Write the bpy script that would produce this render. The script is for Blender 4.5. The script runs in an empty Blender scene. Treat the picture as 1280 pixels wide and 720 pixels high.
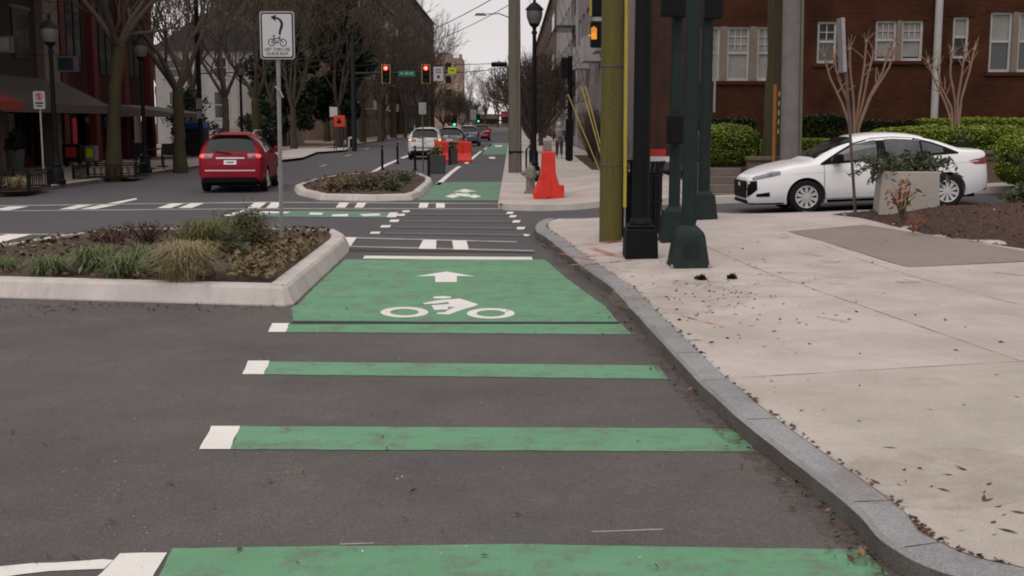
import bpy, bmesh, math, random
from mathutils import Vector, Matrix, noise
R = math.radians
random.seed(7)
SC = bpy.context.scene
COL = SC.collection

# ---------------------------------------------------------------- camera, sky, sun, exposure
CAM_H = 1.95
FPX = 1500.0                      # focal length in photograph pixels (1280 wide)
TILT = math.atan(208 / FPX)       # horizon sits 208 px above the picture centre
cam_d = bpy.data.cameras.new('camera')
cam_d.sensor_width = 36.0
cam_d.lens = FPX / 1280 * 36.0
cam_d.clip_start = 0.05
cam_d.clip_end = 3000
cam = bpy.data.objects.new('camera', cam_d)
cam.location = (0, 0, CAM_H)
cam.rotation_euler = (R(90) - TILT, 0, 0)
COL.objects.link(cam)
SC.camera = cam

world = bpy.data.worlds.new('World')
SC.world = world
world.use_nodes = True
wn, wl = world.node_tree.nodes, world.node_tree.links
wn.clear()
w_out = wn.new('ShaderNodeOutputWorld')
w_bg = wn.new('ShaderNodeBackground')
w_sky = wn.new('ShaderNodeTexSky')
w_sky.sky_type = 'NISHITA'
w_sky.sun_disc = False
w_sky.sun_elevation = R(58)
w_sky.sun_rotation = R(200)
w_sky.air_density = 1.0
w_sky.dust_density = 3.0
w_hs = wn.new('ShaderNodeHueSaturation')      # an overcast deck: the blue of the clear sky is mostly gone
w_hs.inputs['Saturation'].default_value = 0.10
w_tc = wn.new('ShaderNodeTexCoord')
w_mp = wn.new('ShaderNodeMapping')
w_mp.inputs['Scale'].default_value = (1.0, 1.0, 3.0)
w_no = wn.new('ShaderNodeTexNoise')
w_no.inputs['Scale'].default_value = 2.2
w_no.inputs['Detail'].default_value = 6
w_rp = wn.new('ShaderNodeValToRGB')
w_rp.color_ramp.elements[0].position = 0.3
w_rp.color_ramp.elements[0].color = (6.3, 5.85, 5.9, 1)
w_rp.color_ramp.elements[1].position = 0.72
w_rp.color_ramp.elements[1].color = (7.6, 7.15, 7.1, 1)
w_mx = wn.new('ShaderNodeMix')
w_mx.data_type = 'RGBA'
w_mx.inputs[0].default_value = 0.8
wl.new(w_tc.outputs['Generated'], w_mp.inputs['Vector'])
wl.new(w_mp.outputs['Vector'], w_no.inputs['Vector'])
wl.new(w_no.outputs['Fac'], w_rp.inputs['Fac'])
wl.new(w_sky.outputs['Color'], w_hs.inputs['Color'])
wl.new(w_hs.outputs['Color'], w_mx.inputs[6])
wl.new(w_rp.outputs['Color'], w_mx.inputs[7])
w_sp = wn.new('ShaderNodeSeparateXYZ')          # the deck is brightest just above the roofs
wl.new(w_tc.outputs['Generated'], w_sp.inputs[0])
w_mr = wn.new('ShaderNodeMapRange')
w_mr.inputs['From Min'].default_value = 0.0
w_mr.inputs['From Max'].default_value = 0.12
w_mr.inputs['To Min'].default_value = 1.22
w_mr.inputs['To Max'].default_value = 1.0
wl.new(w_sp.outputs['Z'], w_mr.inputs['Value'])
w_vm = wn.new('ShaderNodeVectorMath'); w_vm.operation = 'SCALE'
wl.new(w_mx.outputs[2], w_vm.inputs[0])
wl.new(w_mr.outputs['Result'], w_vm.inputs['Scale'])
wl.new(w_vm.outputs['Vector'], w_bg.inputs['Color'])
w_bg.inputs['Strength'].default_value = 0.10
wl.new(w_bg.outputs['Background'], w_out.inputs['Surface'])

sun_d = bpy.data.lights.new('sun', 'SUN')
sun_d.energy = 1.15
sun_d.angle = R(50)
sun_d.color = (1.0, 0.965, 0.93)
sun = bpy.data.objects.new('sun', sun_d)
sun.rotation_euler = (R(32), 0, R(-20))
COL.objects.link(sun)

SC.view_settings.view_transform = 'Standard'
SC.view_settings.look = 'None'
SC.view_settings.gamma = 1.0
SC.view_settings.use_curve_mapping = False
SC.view_settings.exposure = 0.25
SC.cycles.filter_width = 1.9
SC.cycles.use_denoising = True
SC.cycles.max_bounces = 6

# ---------------------------------------------------------------- picture point -> place in the world
def ray(px, py):
    dx, dy = (px - 640) / FPX, -(py - 360) / FPX
    c, s = math.cos(TILT), math.sin(TILT)
    return Vector((dx, c + dy * s, -s + dy * c))
def smooth(t):
    t = min(1, max(0, t))
    return t * t * (3 - 2 * t)
def hz(x, y):
    """The side street and its corner climb gently to the right."""
    s = smooth((y - 14) / 6.5) * (1 - smooth((y - 36) / 10))
    return s * (0.23 * smooth((x - 0.8) / 2.6) + 0.04 * max(0, min(x, 22) - 4))
def G(px, py, z=0.0, surf=True):
    """Where the sight line through a photo pixel meets the ground raised by z."""
    d = ray(px, py); t = 1
    zz = z
    for _ in range(12):
        t = (zz - CAM_H) / d.z
        zz = z + (hz(d.x * t, d.y * t) if surf else 0)
    return Vector((d.x * t, d.y * t, zz))
def D(px, py, Y):
    d = ray(px, py); t = Y / d.y
    return Vector((d.x * t, Y, CAM_H + d.z * t))

# ---------------------------------------------------------------- materials
def mat(name, col, rough=0.8, col2=None, scale=6.0, fac=0.5, bump=0.0, bscale=None, metal=0.0, coat=0.0,
        spec=0.25, emit=None, estr=0.0, detail=6, speck=None):
    m = bpy.data.materials.new(name)
    m.use_nodes = True
    n, l = m.node_tree.nodes, m.node_tree.links
    b = n['Principled BSDF']
    b.inputs['Roughness'].default_value = rough
    b.inputs['Metallic'].default_value = metal
    b.inputs['Coat Weight'].default_value = coat
    b.inputs['Coat Roughness'].default_value = 0.06
    b.inputs['Specular IOR Level'].default_value = spec
    c1 = (*col, 1)
    if col2 is None:
        col2 = tuple(c * 0.72 for c in col)
    tc = n.new('ShaderNodeTexCoord')
    no = n.new('ShaderNodeTexNoise')
    no.inputs['Scale'].default_value = scale
    no.inputs['Detail'].default_value = detail
    no.inputs['Roughness'].default_value = 0.65
    l.new(tc.outputs['Object'], no.inputs['Vector'])
    rp = n.new('ShaderNodeValToRGB')
    rp.color_ramp.elements[0].position = 0.5 - fac * 0.5
    rp.color_ramp.elements[1].position = 0.5 + fac * 0.5
    rp.color_ramp.elements[0].color = (*col2, 1)
    rp.color_ramp.elements[1].color = c1
    l.new(no.outputs['Fac'], rp.inputs['Fac'])
    out = rp.outputs['Color']
    if speck:
        sc_, amt, scol = speck
        n2 = n.new('ShaderNodeTexNoise')
        n2.inputs['Scale'].default_value = sc_
        n2.inputs['Detail'].default_value = 3
        l.new(tc.outputs['Object'], n2.inputs['Vector'])
        r2 = n.new('ShaderNodeValToRGB')
        r2.color_ramp.elements[0].position = 0.62
        r2.color_ramp.elements[1].position = 0.74
        r2.color_ramp.elements[0].color = (0, 0, 0, 1)
        r2.color_ramp.elements[1].color = (amt, amt, amt, 1)
        l.new(n2.outputs['Fac'], r2.inputs['Fac'])
        mx = n.new('ShaderNodeMix'); mx.data_type = 'RGBA'
        l.new(r2.outputs['Color'], mx.inputs[0])
        l.new(out, mx.inputs[6])
        mx.inputs[7].default_value = (*scol, 1)
        out = mx.outputs[2]
    l.new(out, b.inputs['Base Color'])
    if bump:
        nb = n.new('ShaderNodeTexNoise')
        nb.inputs['Scale'].default_value = bscale or scale * 4
        nb.inputs['Detail'].default_value = 8
        l.new(tc.outputs['Object'], nb.inputs['Vector'])
        bp = n.new('ShaderNodeBump')
        bp.inputs['Strength'].default_value = bump
        bp.inputs['Distance'].default_value = 0.02
        l.new(nb.outputs['Fac'], bp.inputs['Height'])
        l.new(bp.outputs['Normal'], b.inputs['Normal'])
    if emit:
        b.inputs['Emission Color'].default_value = (*emit, 1)
        b.inputs['Emission Strength'].default_value = estr
    return m

def ground_mat(name, base, patch, fine_amt, wear=None, wear_at=0.6, stain=None, bump=0.25, rough=0.85, crack=0.0, stretch=(1, 1, 1), fine=160.0, alpha=None):
    """Pavement: large worn patches, fine grit, optional wear through to another colour, hairline cracks."""
    m = bpy.data.materials.new(name); m.use_nodes = True
    n, l = m.node_tree.nodes, m.node_tree.links
    b = n['Principled BSDF']; b.inputs['Roughness'].default_value = rough
    b.inputs['Specular IOR Level'].default_value = 0.3
    tc = n.new('ShaderNodeTexCoord')
    mp = n.new('ShaderNodeMapping'); mp.inputs['Scale'].default_value = stretch
    l.new(tc.outputs['Object'], mp.inputs['Vector'])
    def nz(scale, detail=5, rr=0.6, vec=None):
        q = n.new('ShaderNodeTexNoise'); q.inputs['Scale'].default_value = scale
        q.inputs['Detail'].default_value = detail; q.inputs['Roughness'].default_value = rr
        l.new(vec or mp.outputs['Vector'], q.inputs['Vector']); return q.outputs['Fac']
    def ramp(src, p0, p1, c0=(0, 0, 0), c1=(1, 1, 1)):
        q = n.new('ShaderNodeValToRGB')
        q.color_ramp.elements[0].position = p0; q.color_ramp.elements[1].position = p1
        q.color_ramp.elements[0].color = (*c0, 1); q.color_ramp.elements[1].color = (*c1, 1)
        l.new(src, q.inputs['Fac']); return q.outputs['Color']
    def mix(f, a, c, blend='MIX'):
        q = n.new('ShaderNodeMix'); q.data_type = 'RGBA'; q.blend_type = blend
        if isinstance(f, float): q.inputs[0].default_value = f
        else: l.new(f, q.inputs[0])
        for sock, v in ((q.inputs[6], a), (q.inputs[7], c)):
            if isinstance(v, tuple): sock.default_value = (*v, 1)
            else: l.new(v, sock)
        return q.outputs[2]
    c = mix(ramp(nz(0.55, 7, 0.7), 0.41, 0.60), base, patch)
    c = mix(ramp(nz(5.0, 6, 0.75), 0.38, 0.75, (0, 0, 0), (0.45,) * 3), c, tuple(v * 0.8 for v in base))
    if stain:
        c = mix(ramp(nz(1.3, 8, 0.75), 0.56, 0.78, (0, 0, 0), (0.75,) * 3), c, stain)
    if wear:
        c = mix(ramp(nz(3.2, 10, 0.8, tc.outputs['Object']), wear_at, wear_at + 0.14, (0, 0, 0), (0.85,) * 3), c, wear)
    if crack:
        v = n.new('ShaderNodeTexVoronoi'); v.feature = 'DISTANCE_TO_EDGE'; v.inputs['Scale'].default_value = 0.35
        wv = n.new('ShaderNodeTexNoise'); wv.inputs['Scale'].default_value = 1.4; wv.inputs['Detail'].default_value = 6
        l.new(tc.outputs['Object'], wv.inputs['Vector'])
        va = n.new('ShaderNodeVectorMath'); va.operation = 'ADD'
        l.new(tc.outputs['Object'], va.inputs[0]); l.new(wv.outputs['Color'], va.inputs[1])
        l.new(va.outputs['Vector'], v.inputs['Vector'])
        c = mix(ramp(v.outputs['Distance'], 0.002, 0.007, (crack,) * 3, (0, 0, 0)), c, tuple(v_ * 0.45 for v_ in base))
    grit = ramp(nz(fine, 2, 0.5, tc.outputs['Object']), 0.3, 0.72, (1 - fine_amt,) * 3, (1 + fine_amt,) * 3)
    c = mix(1.0, c, grit, 'MULTIPLY')
    l.new(c, b.inputs['Base Color'])
    if alpha:      # thin, patchy deposit: bare ground shows between
        sc_, p0, p1, top = alpha
        l.new(ramp(nz(sc_, 8, 0.72, tc.outputs['Object']), p0, p1, (0, 0, 0), (top,) * 3), b.inputs['Alpha'])
    bp = n.new('ShaderNodeBump'); bp.inputs['Strength'].default_value = bump; bp.inputs['Distance'].default_value = 0.012
    l.new(nz(fine * 0.8, 4, 0.6, tc.outputs['Object']), bp.inputs['Height'])
    l.new(bp.outputs['Normal'], b.inputs['Normal'])
    return m

def brick_mat(name, c1, c2, mortar, axis='x', scale=1.0, rough=0.9):
    m = bpy.data.materials.new(name); m.use_nodes = True
    n, l = m.node_tree.nodes, m.node_tree.links
    b = n['Principled BSDF']; b.inputs['Roughness'].default_value = rough
    tc = n.new('ShaderNodeTexCoord')
    sp = n.new('ShaderNodeSeparateXYZ'); cb = n.new('ShaderNodeCombineXYZ')
    l.new(tc.outputs['Object'], sp.inputs[0])
    l.new(sp.outputs['X' if axis == 'x' else 'Y'], cb.inputs['X']); l.new(sp.outputs['Z'], cb.inputs['Y'])
    t = n.new('ShaderNodeTexBrick')
    t.inputs['Scale'].default_value = scale
    t.inputs['Brick Width'].default_value = 0.22; t.inputs['Row Height'].default_value = 0.075
    b.inputs['Specular IOR Level'].default_value = 0.12
    t.inputs['Mortar Size'].default_value = 0.008; t.inputs['Bias'].default_value = -0.2
    t.inputs['Color1'].default_value = (*c1, 1); t.inputs['Color2'].default_value = (*c2, 1); t.inputs['Mortar'].default_value = (*mortar, 1)
    l.new(cb.outputs[0], t.inputs['Vector'])
    no = n.new('ShaderNodeTexNoise'); no.inputs['Scale'].default_value = 0.9; no.inputs['Detail'].default_value = 8
    l.new(tc.outputs['Object'], no.inputs['Vector'])
    rp = n.new('ShaderNodeValToRGB'); rp.color_ramp.elements[0].color = (0.6, 0.6, 0.6, 1); rp.color_ramp.elements[1].color = (1.25, 1.2, 1.15, 1)
    rp.color_ramp.elements[0].position = 0.3; rp.color_ramp.elements[1].position = 0.7
    l.new(no.outputs['Fac'], rp.inputs['Fac'])
    mx = n.new('ShaderNodeMix'); mx.data_type = 'RGBA'; mx.blend_type = 'MULTIPLY'; mx.inputs[0].default_value = 1
    l.new(t.outputs['Color'], mx.inputs[6]); l.new(rp.outputs['Color'], mx.inputs[7])
    l.new(mx.outputs[2], b.inputs['Base Color'])
    bp = n.new('ShaderNodeBump'); bp.inputs['Strength'].default_value = 0.4; bp.inputs['Distance'].default_value = 0.01
    l.new(t.outputs['Fac'], bp.inputs['Height']); bp.invert = True
    l.new(bp.outputs['Normal'], b.inputs['Normal'])
    return m

M = {}
M['asphalt'] = ground_mat('asphalt', (0.107, 0.095, 0.089), (0.079, 0.072, 0.069), 0.34, stain=(0.140, 0.123, 0.111), bump=0.4, crack=0.0, fine=110)
M['asphalt_far'] = ground_mat('cross_street_asphalt', (0.088, 0.080, 0.084), (0.078, 0.072, 0.076), 0.25, stain=(0.11, 0.10, 0.10), bump=0.3, fine=90)
M['green'] = ground_mat('green_lane_paint', (0.110, 0.275, 0.150), (0.135, 0.305, 0.175), 0.16, wear=(0.13, 0.145, 0.11), wear_at=0.485, stain=(0.150, 0.185, 0.125), bump=0.35, rough=0.7, fine=120, stretch=(.7, 1.8, 1))
M['green_old'] = ground_mat('worn_green_lane_paint', (0.110, 0.220, 0.145), (0.135, 0.235, 0.165), 0.15, wear=(0.09, 0.11, 0.09), wear_at=0.52, bump=0.3, rough=0.75, fine=100)
M['white'] = ground_mat('white_road_paint', (0.78, 0.75, 0.70), (0.70, 0.66, 0.62), 0.08, wear=(0.34, 0.31, 0.285), wear_at=0.57, bump=0.3, rough=0.6, fine=120)
M['white_worn'] = ground_mat('faded_white_road_paint', (0.34, 0.31, 0.30), (0.24, 0.22, 0.22), 0.15, wear=(0.12, 0.11, 0.11), wear_at=0.5, bump=0.3, rough=0.7, fine=120)
M['tar'] = mat('tar_seam', (0.035, 0.032, 0.033), 0.7, scale=9)
M['concrete'] = ground_mat('sidewalk_concrete', (0.500, 0.432, 0.405), (0.375, 0.332, 0.285), 0.14, stain=(0.30, 0.262, 0.215), bump=0.2, rough=0.85, crack=0.0, fine=120)
M['concrete_warm'] = ground_mat('warm_sidewalk_concrete', (0.465, 0.410, 0.362), (0.365, 0.325, 0.280), 0.14, stain=(0.27, 0.235, 0.19), bump=0.2, fine=120)
M['concrete_dark'] = ground_mat('old_concrete', (0.255, 0.205, 0.18), (0.225, 0.185, 0.16), 0.14, stain=(0.18, 0.14, 0.12), bump=0.25, fine=110)
M['kerb'] = ground_mat('pale_kerb_concrete', (0.54, 0.49, 0.455), (0.43, 0.39, 0.365), 0.12, stain=(0.25, 0.215, 0.185), bump=0.3, fine=90, stretch=(2.2, 2.2, .5))
M['granite'] = ground_mat('granite_kerb', (0.30, 0.292, 0.297), (0.215, 0.208, 0.212), 0.22, stain=(0.15, 0.135, 0.125), wear=(0.33, 0.32, 0.315), wear_at=0.62, bump=0.5, fine=80)
M['kerb_grime'] = ground_mat('grimy_kerb_face', (0.10, 0.088, 0.078), (0.14, 0.125, 0.115), 0.25, stain=(0.05, 0.05, 0.038), bump=0.5, fine=80)
M['joint'] = ground_mat('joint_dirt', (0.20, 0.165, 0.145), (0.26, 0.22, 0.195), 0.2, bump=.2, alpha=(2.4, 0.34, 0.60, .85))
M['mulch'] = ground_mat('mulch', (0.048, 0.026, 0.018), (0.075, 0.040, 0.027), 0.7, stain=(0.10, 0.056, 0.038), bump=1.0, fine=38)
M['soil'] = ground_mat('planting_soil', (0.062, 0.042, 0.031), (0.09, 0.062, 0.045), 0.5, stain=(0.12, 0.08, 0.055), bump=1.0, fine=45)
M['lawn'] = ground_mat('lawn', (0.062, 0.10, 0.022), (0.085, 0.12, 0.035), 0.4, stain=(0.09, 0.085, 0.04), bump=0.8, fine=40)
M['red_spray'] = ground_mat('faded_red_marking_paint', (0.50, 0.15, 0.13), (0.50, 0.24, 0.21), 0.1, bump=0.1, alpha=(7.0, 0.38, 0.62, .85))
M['rust_dirt'] = ground_mat('gutter_dirt', (0.125, 0.088, 0.070), (0.14, 0.11, 0.092), 0.4, stain=(0.08, 0.058, 0.046), bump=0.6, fine=60, alpha=(6.5, 0.44, 0.68, .6))
M['scuff'] = ground_mat('pale_road_scuff', (0.24, 0.215, 0.195), (0.20, 0.18, 0.165), 0.2, bump=0.2, fine=100, alpha=(7.0, 0.48, 0.72, .55))
M['walk_stain'] = ground_mat('brown_sidewalk_stain', (0.30, 0.235, 0.19), (0.34, 0.27, 0.22), 0.2, bump=0.1, fine=100, alpha=(3.0, 0.42, 0.80, .38))
M['pale_paint'] = ground_mat('faint_pale_marking', (0.60, 0.55, 0.52), (0.56, 0.5, 0.47), 0.1, bump=0.1, fine=100, alpha=(14.0, 0.40, 0.60, .8))

# ---------------------------------------------------------------- mesh helpers
class MB:
    def __init__(s):
        s.v, s.f, s.m = [], [], []
    def add(s, vs, fs, mi=0):
        o = len(s.v)
        s.v += [tuple(v) for v in vs]
        s.f += [tuple(i + o for i in f) for f in fs]
        s.m += [mi] * len(fs)
        return s
    def box(s, c, d, mi=0, rz=0.0, top=1.0, rx=0.0):
        """Box of size d centred at c; top scales the upper face."""
        x, y, z = d[0] / 2, d[1] / 2, d[2] / 2
        mt = Matrix.Rotation(rz, 3, 'Z') @ Matrix.Rotation(rx, 3, 'X')
        vs = []
        for sz in (-1, 1):
            k = top if sz > 0 else 1.0
            for sx, sy in ((-1, -1), (1, -1), (1, 1), (-1, 1)):
                vs.append(Vector(c) + mt @ Vector((sx * x * k, sy * y * k, sz * z)))
        return s.add(vs, [(3, 2, 1, 0), (4, 5, 6, 7), (0, 1, 5, 4), (1, 2, 6, 5), (2, 3, 7, 6), (3, 0, 4, 7)], mi)
    def tube(s, pts, rad, n=8, mi=0, cap=True):
        pts = [Vector(p) for p in pts]
        if not isinstance(rad, (list, tuple)):
            rad = [rad] * len(pts)
        vs, fs = [], []
        up = None
        for i, p in enumerate(pts):
            t = (pts[min(i + 1, len(pts) - 1)] - pts[max(i - 1, 0)])
            t = t.normalized() if t.length > 1e-9 else Vector((0, 0, 1))
            if up is None:
                up = Vector((1, 0, 0)) if abs(t.x) < 0.9 else Vector((0, 1, 0))
            a = (up - t * up.dot(t))
            a = a.normalized() if a.length > 1e-6 else t.orthogonal().normalized()
            up = a
            b = t.cross(a)
            for k in range(n):
                w = 2 * math.pi * k / n
                vs.append(p + (a * math.cos(w) + b * math.sin(w)) * rad[i])
        for i in range(len(pts) - 1):
            for k in range(n):
                k2 = (k + 1) % n
                fs.append((i * n + k, i * n + k2, (i + 1) * n + k2, (i + 1) * n + k))
        if cap:
            fs.append(tuple(range(n - 1, -1, -1)))
            fs.append(tuple((len(pts) - 1) * n + k for k in range(n)))
        return s.add(vs, fs, mi)
    def lathe(s, prof, n=20, c=(0, 0, 0), mi=0, axis='z', caps=True):
        vs, fs = [], []
        for r, z in prof:
            for k in range(n):
                w = 2 * math.pi * (k + 0.5) / n
                a, b = r * math.cos(w), r * math.sin(w)
                p = {'z': (a, b, z), 'x': (z, a, b), 'y': (a, z, b)}[axis]
                vs.append(Vector(p) + Vector(c))
        for i in range(len(prof) - 1):
            for k in range(n):
                k2 = (k + 1) % n
                fs.append((i * n + k, i * n + k2, (i + 1) * n + k2, (i + 1) * n + k))
        if caps:
            fs.append(tuple(range(n - 1, -1, -1)))
            fs.append(tuple((len(prof) - 1) * n + k for k in range(n)))
        return s.add(vs, fs, mi)
    def prism(s, poly, h, mi=0):
        """poly: list of 3-D points in one plane, extruded by vector h."""
        poly = [Vector(p) for p in poly]; h = Vector(h); n = len(poly)
        vs = poly + [p + h for p in poly]
        fs = [tuple(range(n - 1, -1, -1)), tuple(range(n, 2 * n))]
        fs += [(i, (i + 1) % n, n + (i + 1) % n, n + i) for i in range(n)]
        return s.add(vs, fs, mi)
    def quad(s, a, b, c, d, mi=0):
        return s.add([a, b, c, d], [(0, 1, 2, 3)], mi)
    def build(s, name, mats, parent=None, loc=(0, 0, 0), smooth=None, bevel=0.0, seg=2, fix=True):
        me = bpy.data.meshes.new(name)
        me.from_pydata(s.v, [], s.f)
        if not isinstance(mats, (list, tuple)):
            mats = [mats]
        for m in mats:
            me.materials.append(m)
        for p, i in zip(me.polygons, s.m):
            p.material_index = min(i, len(mats) - 1)
        if fix:
            bm = bmesh.new(); bm.from_mesh(me)
            bmesh.ops.recalc_face_normals(bm, faces=bm.faces)
            bm.to_mesh(me); bm.free()
        if smooth is not None:
            for p in me.polygons:
                p.use_smooth = True
            me.set_sharp_from_angle(angle=R(smooth))
        me.update()
        o = bpy.data.objects.new(name, me)
        o.location = loc
        COL.objects.link(o)
        if parent:
            o.parent = parent
        if bevel:
            bv = o.modifiers.new('bevel', 'BEVEL')
            bv.width = bevel; bv.segments = seg; bv.limit_method = 'ANGLE'; bv.angle_limit = R(40)
        return o

def tag(o, label=None, cat=None, group=None, kind=None):
    if label: o['label'] = label
    if cat: o['category'] = cat
    if group: o['group'] = group
    if kind: o['kind'] = kind
    return o
def thing(name, label, cat, loc=(0, 0, 0), rz=0.0, group=None):
    o = bpy.data.objects.new(name, None)
    o.empty_display_size = 0.2
    COL.objects.link(o)
    o.location = loc; o.rotation_euler = (0, 0, rz)
    return tag(o, label, cat, group)
def dup(root, loc, rz=0.0, label=None, group=None, scale=1.0):
    r = root.copy(); COL.objects.link(r)
    r.location = loc; r.rotation_euler = (0, 0, rz); r.scale = (scale,) * 3
    if label: r['label'] = label
    if group: r['group'] = group
    for ch in list(root.children):
        c = ch.copy(); COL.objects.link(c); c.parent = r
        for g in ch.children:
            d = g.copy(); COL.objects.link(d); d.parent = c
    return r
def text_mesh(s, size, mirror=False):
    cu = bpy.data.curves.new('lettering', 'FONT')
    cu.body = s; cu.size = size; cu.align_x = 'CENTER'; cu.align_y = 'CENTER'; cu.extrude = 0.0012
    cu.space_line = 1.0
    ob = bpy.data.objects.new('lettering_curve', cu); COL.objects.link(ob)
    me = bpy.data.meshes.new_from_object(ob.evaluated_get(bpy.context.evaluated_depsgraph_get()))
    bpy.data.objects.remove(ob); bpy.data.curves.remove(cu)
    return me
def lettering(s, size, m, parent, loc, rz=0.0, sx=1.0, name='lettering'):
    """Words standing upright, read from the -Y side."""
    me = text_mesh(s, size)
    me.materials.clear(); me.materials.append(m)
    me.transform(Matrix.Translation(loc) @ Matrix.Rotation(rz, 4, 'Z') @ Matrix.Rotation(R(90), 4, 'X') @ Matrix.Diagonal((sx, 1, 1, 1)))
    me.name = name
    o = bpy.data.objects.new(name, me); COL.objects.link(o); o.parent = parent
    return o

def sheet(name, pts, m, kind='structure', lift=0.0, cuts=True, ring_ok=True):
    """A flat polygon laid on the ground (points already in the world), cut finely enough to follow the slope."""
    bm = bmesh.new()
    vs = [bm.verts.new((p[0], p[1], 0)) for p in pts]
    es = [bm.edges.new((vs[i], vs[(i + 1) % len(vs)])) for i in range(len(vs))]
    bmesh.ops.triangle_fill(bm, use_beauty=True, edges=es)
    if cuts:
        for x in (0.8, 1.5, 2.1, 2.8, 3.4, 5, 7, 10, 14, 22):
            bmesh.ops.bisect_plane(bm, geom=bm.verts[:] + bm.edges[:] + bm.faces[:], plane_co=(x, 0, 0), plane_no=(1, 0, 0))
        for y in (14, 15.2, 16.4, 17.6, 18.8, 20.5, 36, 39, 42, 46):
            bmesh.ops.bisect_plane(bm, geom=bm.verts[:] + bm.edges[:] + bm.faces[:], plane_co=(0, y, 0), plane_no=(0, 1, 0))
    for v in bm.verts:
        v.co.z = lift + hz(v.co.x, v.co.y)
    bmesh.ops.recalc_face_normals(bm, faces=bm.faces)
    for f in bm.faces:
        if f.normal.z < 0: f.normal_flip()
    me = bpy.data.meshes.new(name); bm.to_mesh(me); bm.free()
    me.materials.append(m)
    o = bpy.data.objects.new(name, me); COL.objects.link(o)
    if kind: o['kind'] = kind
    return o
def multi_sheet(name, polys, m, lift, kind='structure'):
    """Several painted pieces of one marking, each a thin sheet."""
    mb = MB()
    for poly in polys:
        n = len(poly)
        mb.add([(p[0], p[1], lift + hz(p[0], p[1])) for p in poly], [tuple(range(n))])
    o = mb.build(name, m, fix=False)
    for p in o.data.polygons:
        if p.normal.z < 0: p.flip()
    if kind: o['kind'] = kind
    return o
def rough(poly, j=.007, step=.10):
    """Hand-laid paint: edges waver a little."""
    out = []
    P = [Vector(p[:2]) for p in poly]
    for a, b in zip(P, P[1:] + P[:1]):
        k = max(1, int((b - a).length / step)); d = (b - a).normalized() if (b - a).length > 1e-6 else Vector((1, 0)); n = Vector((-d.y, d.x))
        for i in range(k):
            q = a.lerp(b, i / k)
            if i: q = q + n * j * (noise.noise(Vector((q.x * 5, q.y * 5, 1.7))) * 1.4 + noise.noise(Vector((q.x * 19, q.y * 19, 4.1))))
            out.append(q)
    return out
def GP(pts, z=0.0):
    return [G(x, y, z) for x, y in pts]
def catmull(pts, k=5):
    P = [Vector((p[0], p[1])) for p in pts]; out = []
    for i in range(len(P) - 1):
        p0, p1, p2, p3 = P[max(i - 1, 0)], P[i], P[i + 1], P[min(i + 2, len(P) - 1)]
        for j in range(k):
            t = j / k
            out.append(0.5 * ((2 * p1) + (p2 - p0) * t + (2 * p0 - 5 * p1 + 4 * p2 - p3) * t * t + (3 * p1 - p0 - 3 * p2 + p3) * t ** 3))
    out.append(P[-1]); return out
def offset_line(line, d):
    out = []
    for i, p in enumerate(line):
        t = (line[min(i + 1, len(line) - 1)] - line[max(i - 1, 0)]).normalized()
        out.append(p + Vector((t.y, -t.x)) * d)
    return out
def kerb(name, line, width, height, m_top, m_face, z0=-0.02, jitter=0.0):
    """A kerb along a line: face on the left of its direction of travel, top reaching to the right."""
    inner = offset_line(line, width)
    lip = offset_line(line, 0.022)
    mb = MB()
    rows = []
    for a, l_, b in zip(line, lip, inner):
        h = height + hz(a.x, a.y)
        j = noise.noise(Vector((a.x * 3, a.y * 3, 0))) * jitter
        rows.append([(a.x - j, a.y, z0 + hz(a.x, a.y)), (a.x - j * .5, a.y, h - 0.025), (l_.x, l_.y, h), (b.x, b.y, h + 0.002), (b.x, b.y, z0 + hz(a.x, a.y))])
    for i in range(len(rows) - 1):
        for k in range(4):
            mb.add([rows[i][k], rows[i + 1][k], rows[i + 1][k + 1], rows[i][k + 1]], [(0, 1, 2, 3)], 1 if k == 0 else 0)
    o = mb.build(name, [m_top, m_face]); o['kind'] = 'structure'
    return inner

# ---------------------------------------------------------------- ground, roads, kerbs, markings
def ground_sheet():
    xs = sorted(set([-400, -120, -40, -14] + [x * 0.7 for x in range(0, 33)] + [30, 60, 150, 400]))
    ys = sorted(set([-30, 0, 6] + [12 + k for k in range(0, 12)] + [26, 30, 36, 38, 40, 42, 44, 46, 60, 120, 250, 600, 1500]))
    vs = [(x, y, hz(x, y)) for y in ys for x in xs]
    n = len(xs)
    fs = [(j * n + i, j * n + i + 1, (j + 1) * n + i + 1, (j + 1) * n + i) for j in range(len(ys) - 1) for i in range(n - 1)]
    MB().add(vs, fs).build('ground', M['asphalt_far'], smooth=30)['kind'] = 'structure'
ground_sheet()
# the older patched asphalt of the approach, up to the first crosswalk line
sheet('approach_road', [(-30, -10), (8, -10), (8, 3), (3, 9), (1.3, 18.3), (0.4, 18.2), (-30, 18.2)], M['asphalt'], lift=0.004)

SW = 0.13                                                # sidewalk level above the road
kl = [(9, 4.0), (2.9, 4.3), (1.95, 4.6)] + [tuple(G(x, y, 0)[:2]) for x, y in
      ((1110, 712), (1062, 660), (945, 563), (868, 490), (800, 412), (765, 372), (720, 337), (690, 311), (672, 298))]
kl += [(0.40, 21.0)]
corner = [(0.40, 21.0)] + [tuple(G(x, y, 0)[:2]) for x, y in ((674, 285), (692, 281))] + [(1.6, 22.35), (2.6, 22.1), (3.6, 21.2), (5.0, 20.75), (9, 20.7), (40, 20.7)]
line1 = catmull(kl, 6)
line2 = catmull(corner, 6)
line = line1 + line2[1:]
inner = kerb('granite_kerb', line, 0.20, SW, M['granite'], M['kerb_grime'], jitter=0.03)
sw_poly = [(p.x, p.y) for p in inner] + [(40, 3.9), (9.0, 3.79)]
sheet('sidewalk', sw_poly, M['concrete'], lift=SW + 0.004)
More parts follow.
